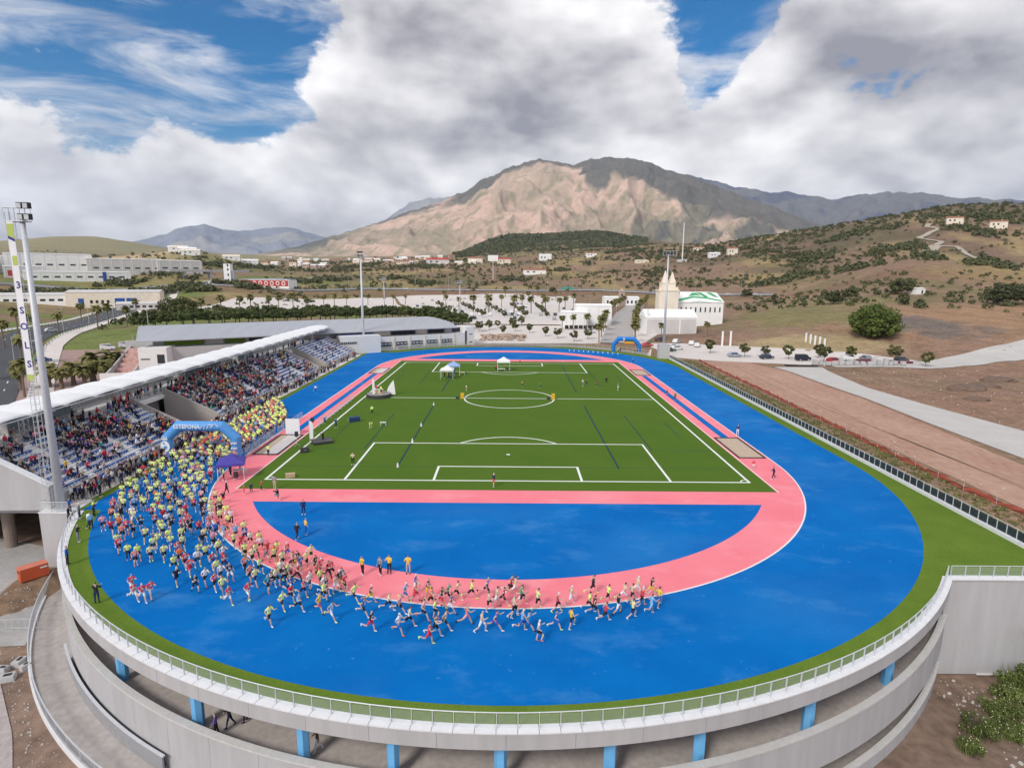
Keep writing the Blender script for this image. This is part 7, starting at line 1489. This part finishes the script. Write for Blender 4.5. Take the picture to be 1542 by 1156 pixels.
for i in range(17):
    x, y = 88+i*1.55+rnd.uniform(-.2, .2), 50.5+rnd.uniform(-.8, .8)-abs(i-8)*.12; h = rnd.choice((1.1, 1.5, 2.1)); t = thing('block_pallet', 'grey concrete blocks stacked on a pallet at the end of the earth track', 'pallet', (x, y, gz(x, y)+.08), rnd.uniform(-.15, .15), 'pallets of grey concrete blocks'); MB().box((0, 0, .07), (1.2, 1.1, .14)).build('pallet_base', m_bark, t)
    for z in range(int(h/.5)): MB().box((0, 0, .14+.25+z*.5), (1.1, 1.0, .47), 0, .99).build('block_layer', m_block, t)
for i in range(2): x, y = 106+i*9, 54.8-i*1.5; t = thing('pipe_stack', ('longer' if i == 0 else 'shorter')+' bundle of dark red pipes behind the block pallets', 'pipes', (x, y, gz(x, y)+.06), .05); [MB().cyl((-3, -.8+.4*(q % 5)+.2*(q//5), .2+.35*(q//5)), (3, -.8+.4*(q % 5)+.2*(q//5), .2+.35*(q//5)), .19, n=8).build('pipe', mat('pipe_red', (.16, .05, .06), .5, .1, 2), t) for q in range(14-4*i)]
t = thing('pipe_stack', 'row of long black pipes lying beside the parked cars', 'pipes', (83, 47.8, gz(83, 47.8)+.06), -.05); [MB().cyl((-4.5, -.5+.36*q, .18), (4.5, -.5+.36*q, .18), .17, n=8).build('pipe', m_rub, t) for q in range(4)]
for i, (x, y, s) in enumerate(((104, 13, 2.6), (112, 18, 2.0), (122, 26, 2.4), (98, 2, 1.5), (115, 6, 1.8), (128, 14, 2.8), (108, -6, 1.6))):
    R_ = random.Random(i); bm = bmesh.new(); bmesh.ops.create_icosphere(bm, subdivisions=3, radius=1)
    for v in bm.verts:
        n_ = float(fbm(np.array(v.co.x*2.3+i*7), np.array(v.co.y*2.3+v.co.z), 4, 14)); v.co *= .75+.5*n_; v.co.z *= .5
    me = bpy.data.meshes.new('earth_heap'); bm.to_mesh(me); bm.free(); me.materials.append(mat('heap_earth', (.17, .115, .085), .95, .35, .8, .5, scale2=3)); o = bpy.data.objects.new('earth_heap', me); COL.objects.link(o); o.location = (x, y, gz(x, y)-.1); o.scale = (s*1.7, s*1.2, s); tag(o, 'heap of dark earth on the bare ground beside the gravel road', 'heap', 'heaps of dark earth beside the gravel road')
rub = bpy.data.objects.new('rubble', None); bpy.data.objects.remove(rub); Vr = MB()
for _ in range(1900):
    x, y = rnd.choice(((rnd.uniform(86, 130), rnd.uniform(-40, 44)), (rnd.uniform(52, 60), rnd.uniform(-70, 56)), (rnd.uniform(36, 52), rnd.uniform(-86, -74.5)))); s = rnd.choice((.04, .05, .07, .10, .14, .24))*rnd.uniform(.7, 1.3); Vr.box((x, y, gz(x, y)+s*.2), (s, s*rnd.uniform(.5, 1), s*.6), rnd.uniform(0, 3), .7)
stuff(Vr.build('rubble', m_gravel), 'pale stones strewn over the bare earth', 'stones')
# ------------------------------------------------------------------ left yard
oc = thing('container', 'orange shipping container standing in the concrete yard', 'container', (-49.0, -63.0, gz(-49.0, -63.0)+.06), math.radians(52)); oc.scale = (.66, .7, .8); m_or = mat('orange_steel', (.62, .12, .045), .6, .10, .8)
MB().box((0, 0, .85), (3.6, 1.6, 1.6)).build('body', m_or, oc)
for i in range(14): 
    for s in (-1, 1): MB().box((-1.65+i*.254, s*.815, .85), (.12, .04, 1.4)).build('rib', m_or, oc)
MB().box((0, 0, 1.68), (3.66, 1.66, .07)).build('roof', mat('container_roof', (.66, .22, .15), .7, .1, 1), oc); MB().box((-1.82, 0, 1.25), (.04, .8, .2)).build('vent', m_dark, oc); MB().box((1.82, 0, .85), (.04, 1.4, 1.3)).build('door', m_or, oc); MB().box((1.2, -.85, 1.3), (.9, .02, .18)).build('white_mark', m_print, oc)
for i, (x, y, s) in enumerate(((-41.6, -76.0, .6), (-40.4, -77.0, .8), (-42.9, -76.6, .55), (-40.0, -75.6, .5), (-41.0, -75.0, .7))): t = thing('concrete_block', 'broken pale concrete block lying beside the outer ramp', 'block', (x, y, gz(x, y)), .4*i, 'broken concrete blocks beside the ramp'); MB().box((0, 0, .2), (s*1.5, s, .5), 0, .9).build('block', m_block, t); MB().box((.1, 0, .46), (s*.7, s*.4, .06)).build('recess', m_rub, t)
fz = thing('site_fence', 'low wire fence on thin posts beside the ramp foot', 'fence', (-46.5, -70.5, gz(-46.5, -70.5)+.05), .1)
for i in range(9): MB().cyl((i*.55-1, 0, 0), (i*.55-1, 0, 1.1), .02, n=4).build('bar', m_steel, fz)
for z in (.15, 1.05): MB().cyl((-1, 0, z), (3.4, 0, z), .025, n=4).build('rail', m_steel, fz)
strip('paving', [(-44.6, -73.4), (-39.7, -78.3), (-35.2, -82.8), (-30.5, -88.5)], [(-62, -74), (-58, -84), (-50, -92), (-40, -98)], mat('mottled_pavers', (.34, .29, .27), .9, .28, 1.6, .1, scale2=6, stretch=(1, .5, 1), col2=(.52, .47, .45)), .06, 16, 8)
pv = MB()
for _ in range(2200):
    a = math.radians(rnd.uniform(205, 262)); r = rnd.uniform(52.3, 57); x, y = r*math.cos(a), -42.2+r*math.sin(a); s = rnd.choice((.03, .03, .04, .05, .07, .12))*rnd.uniform(.7, 1.3); pv.box((x, y, gz(x, y)+s*.2), (s, s*.7, s*.6), rnd.uniform(0, 3), .7)
stuff(pv.build('rubble', m_gravel), 'stones and rubble on the bare earth beside the outer ramp', 'stones')
# far perimeter fence
railing('mesh_fence', 'grey metal fence round the far bend of the track', arc(50.8, CY0, PI-.75, .52, 40), mat('fence_mesh', (.45, .46, .47), .6, .05, 2, alpha=.35), 2.4, 1.6)
gr = thing('guard_rail', 'steel crash barrier along the near side of the highway', 'barrier', (0, 500, 0)); HP = [p for p in resample([(q[0], q[1]-9) for q in HWY if -420 <= q[0] < 240], 120)]; gb = MB()
for i in range(120): a, b = HP[i], HP[i+1]; za, zb = gz(*a)+1.0, gz(*b)+1.0; gb.quad((a[0], a[1]-500, za), (b[0], b[1]-500, zb), (b[0], b[1]-500, zb+.45), (a[0], a[1]-500, za+.45))
gb.build('rail', m_steel, gr); pm_ = None
for i in range(0, 121, 2):
    a = HP[i]
    if pm_ is None: o = MB().box((0, 0, .6), (.2, .2, 1.4)).build('post', m_steel, gr); pm_ = o.data
    else: o = part('post', pm_, gr)
    o.location = (a[0], a[1]-500, gz(*a))
# ------------------------------------------------------------------ haze
hz = bpy.data.materials.new('haze'); hz.use_nodes = True; nt = hz.node_tree; nt.nodes.clear(); ou = nt.nodes.new('ShaderNodeOutputMaterial'); pvn = nt.nodes.new('ShaderNodeVolumePrincipled'); pvn.inputs['Color'].default_value = (.62, .77, 1.0, 1); pvn.inputs['Density'].default_value = HAZE; pvn.inputs['Anisotropy'].default_value = .2; nt.links.new(pvn.outputs[0], ou.inputs['Volume'])
if HAZE:
    zs = [v.co.z for o in bpy.data.objects if o.type == 'MESH' and o.name.startswith(('mountain', 'ground')) for v in o.data.vertices]; z0, z1 = min(zs)-1.5, max(zs)+25
    stuff(MB().box((0, 6300, (z0+z1)/2), (24000, 15800, z1-z0)).build('haze', hz), 'thin pale haze filling the air over the whole valley', 'haze')
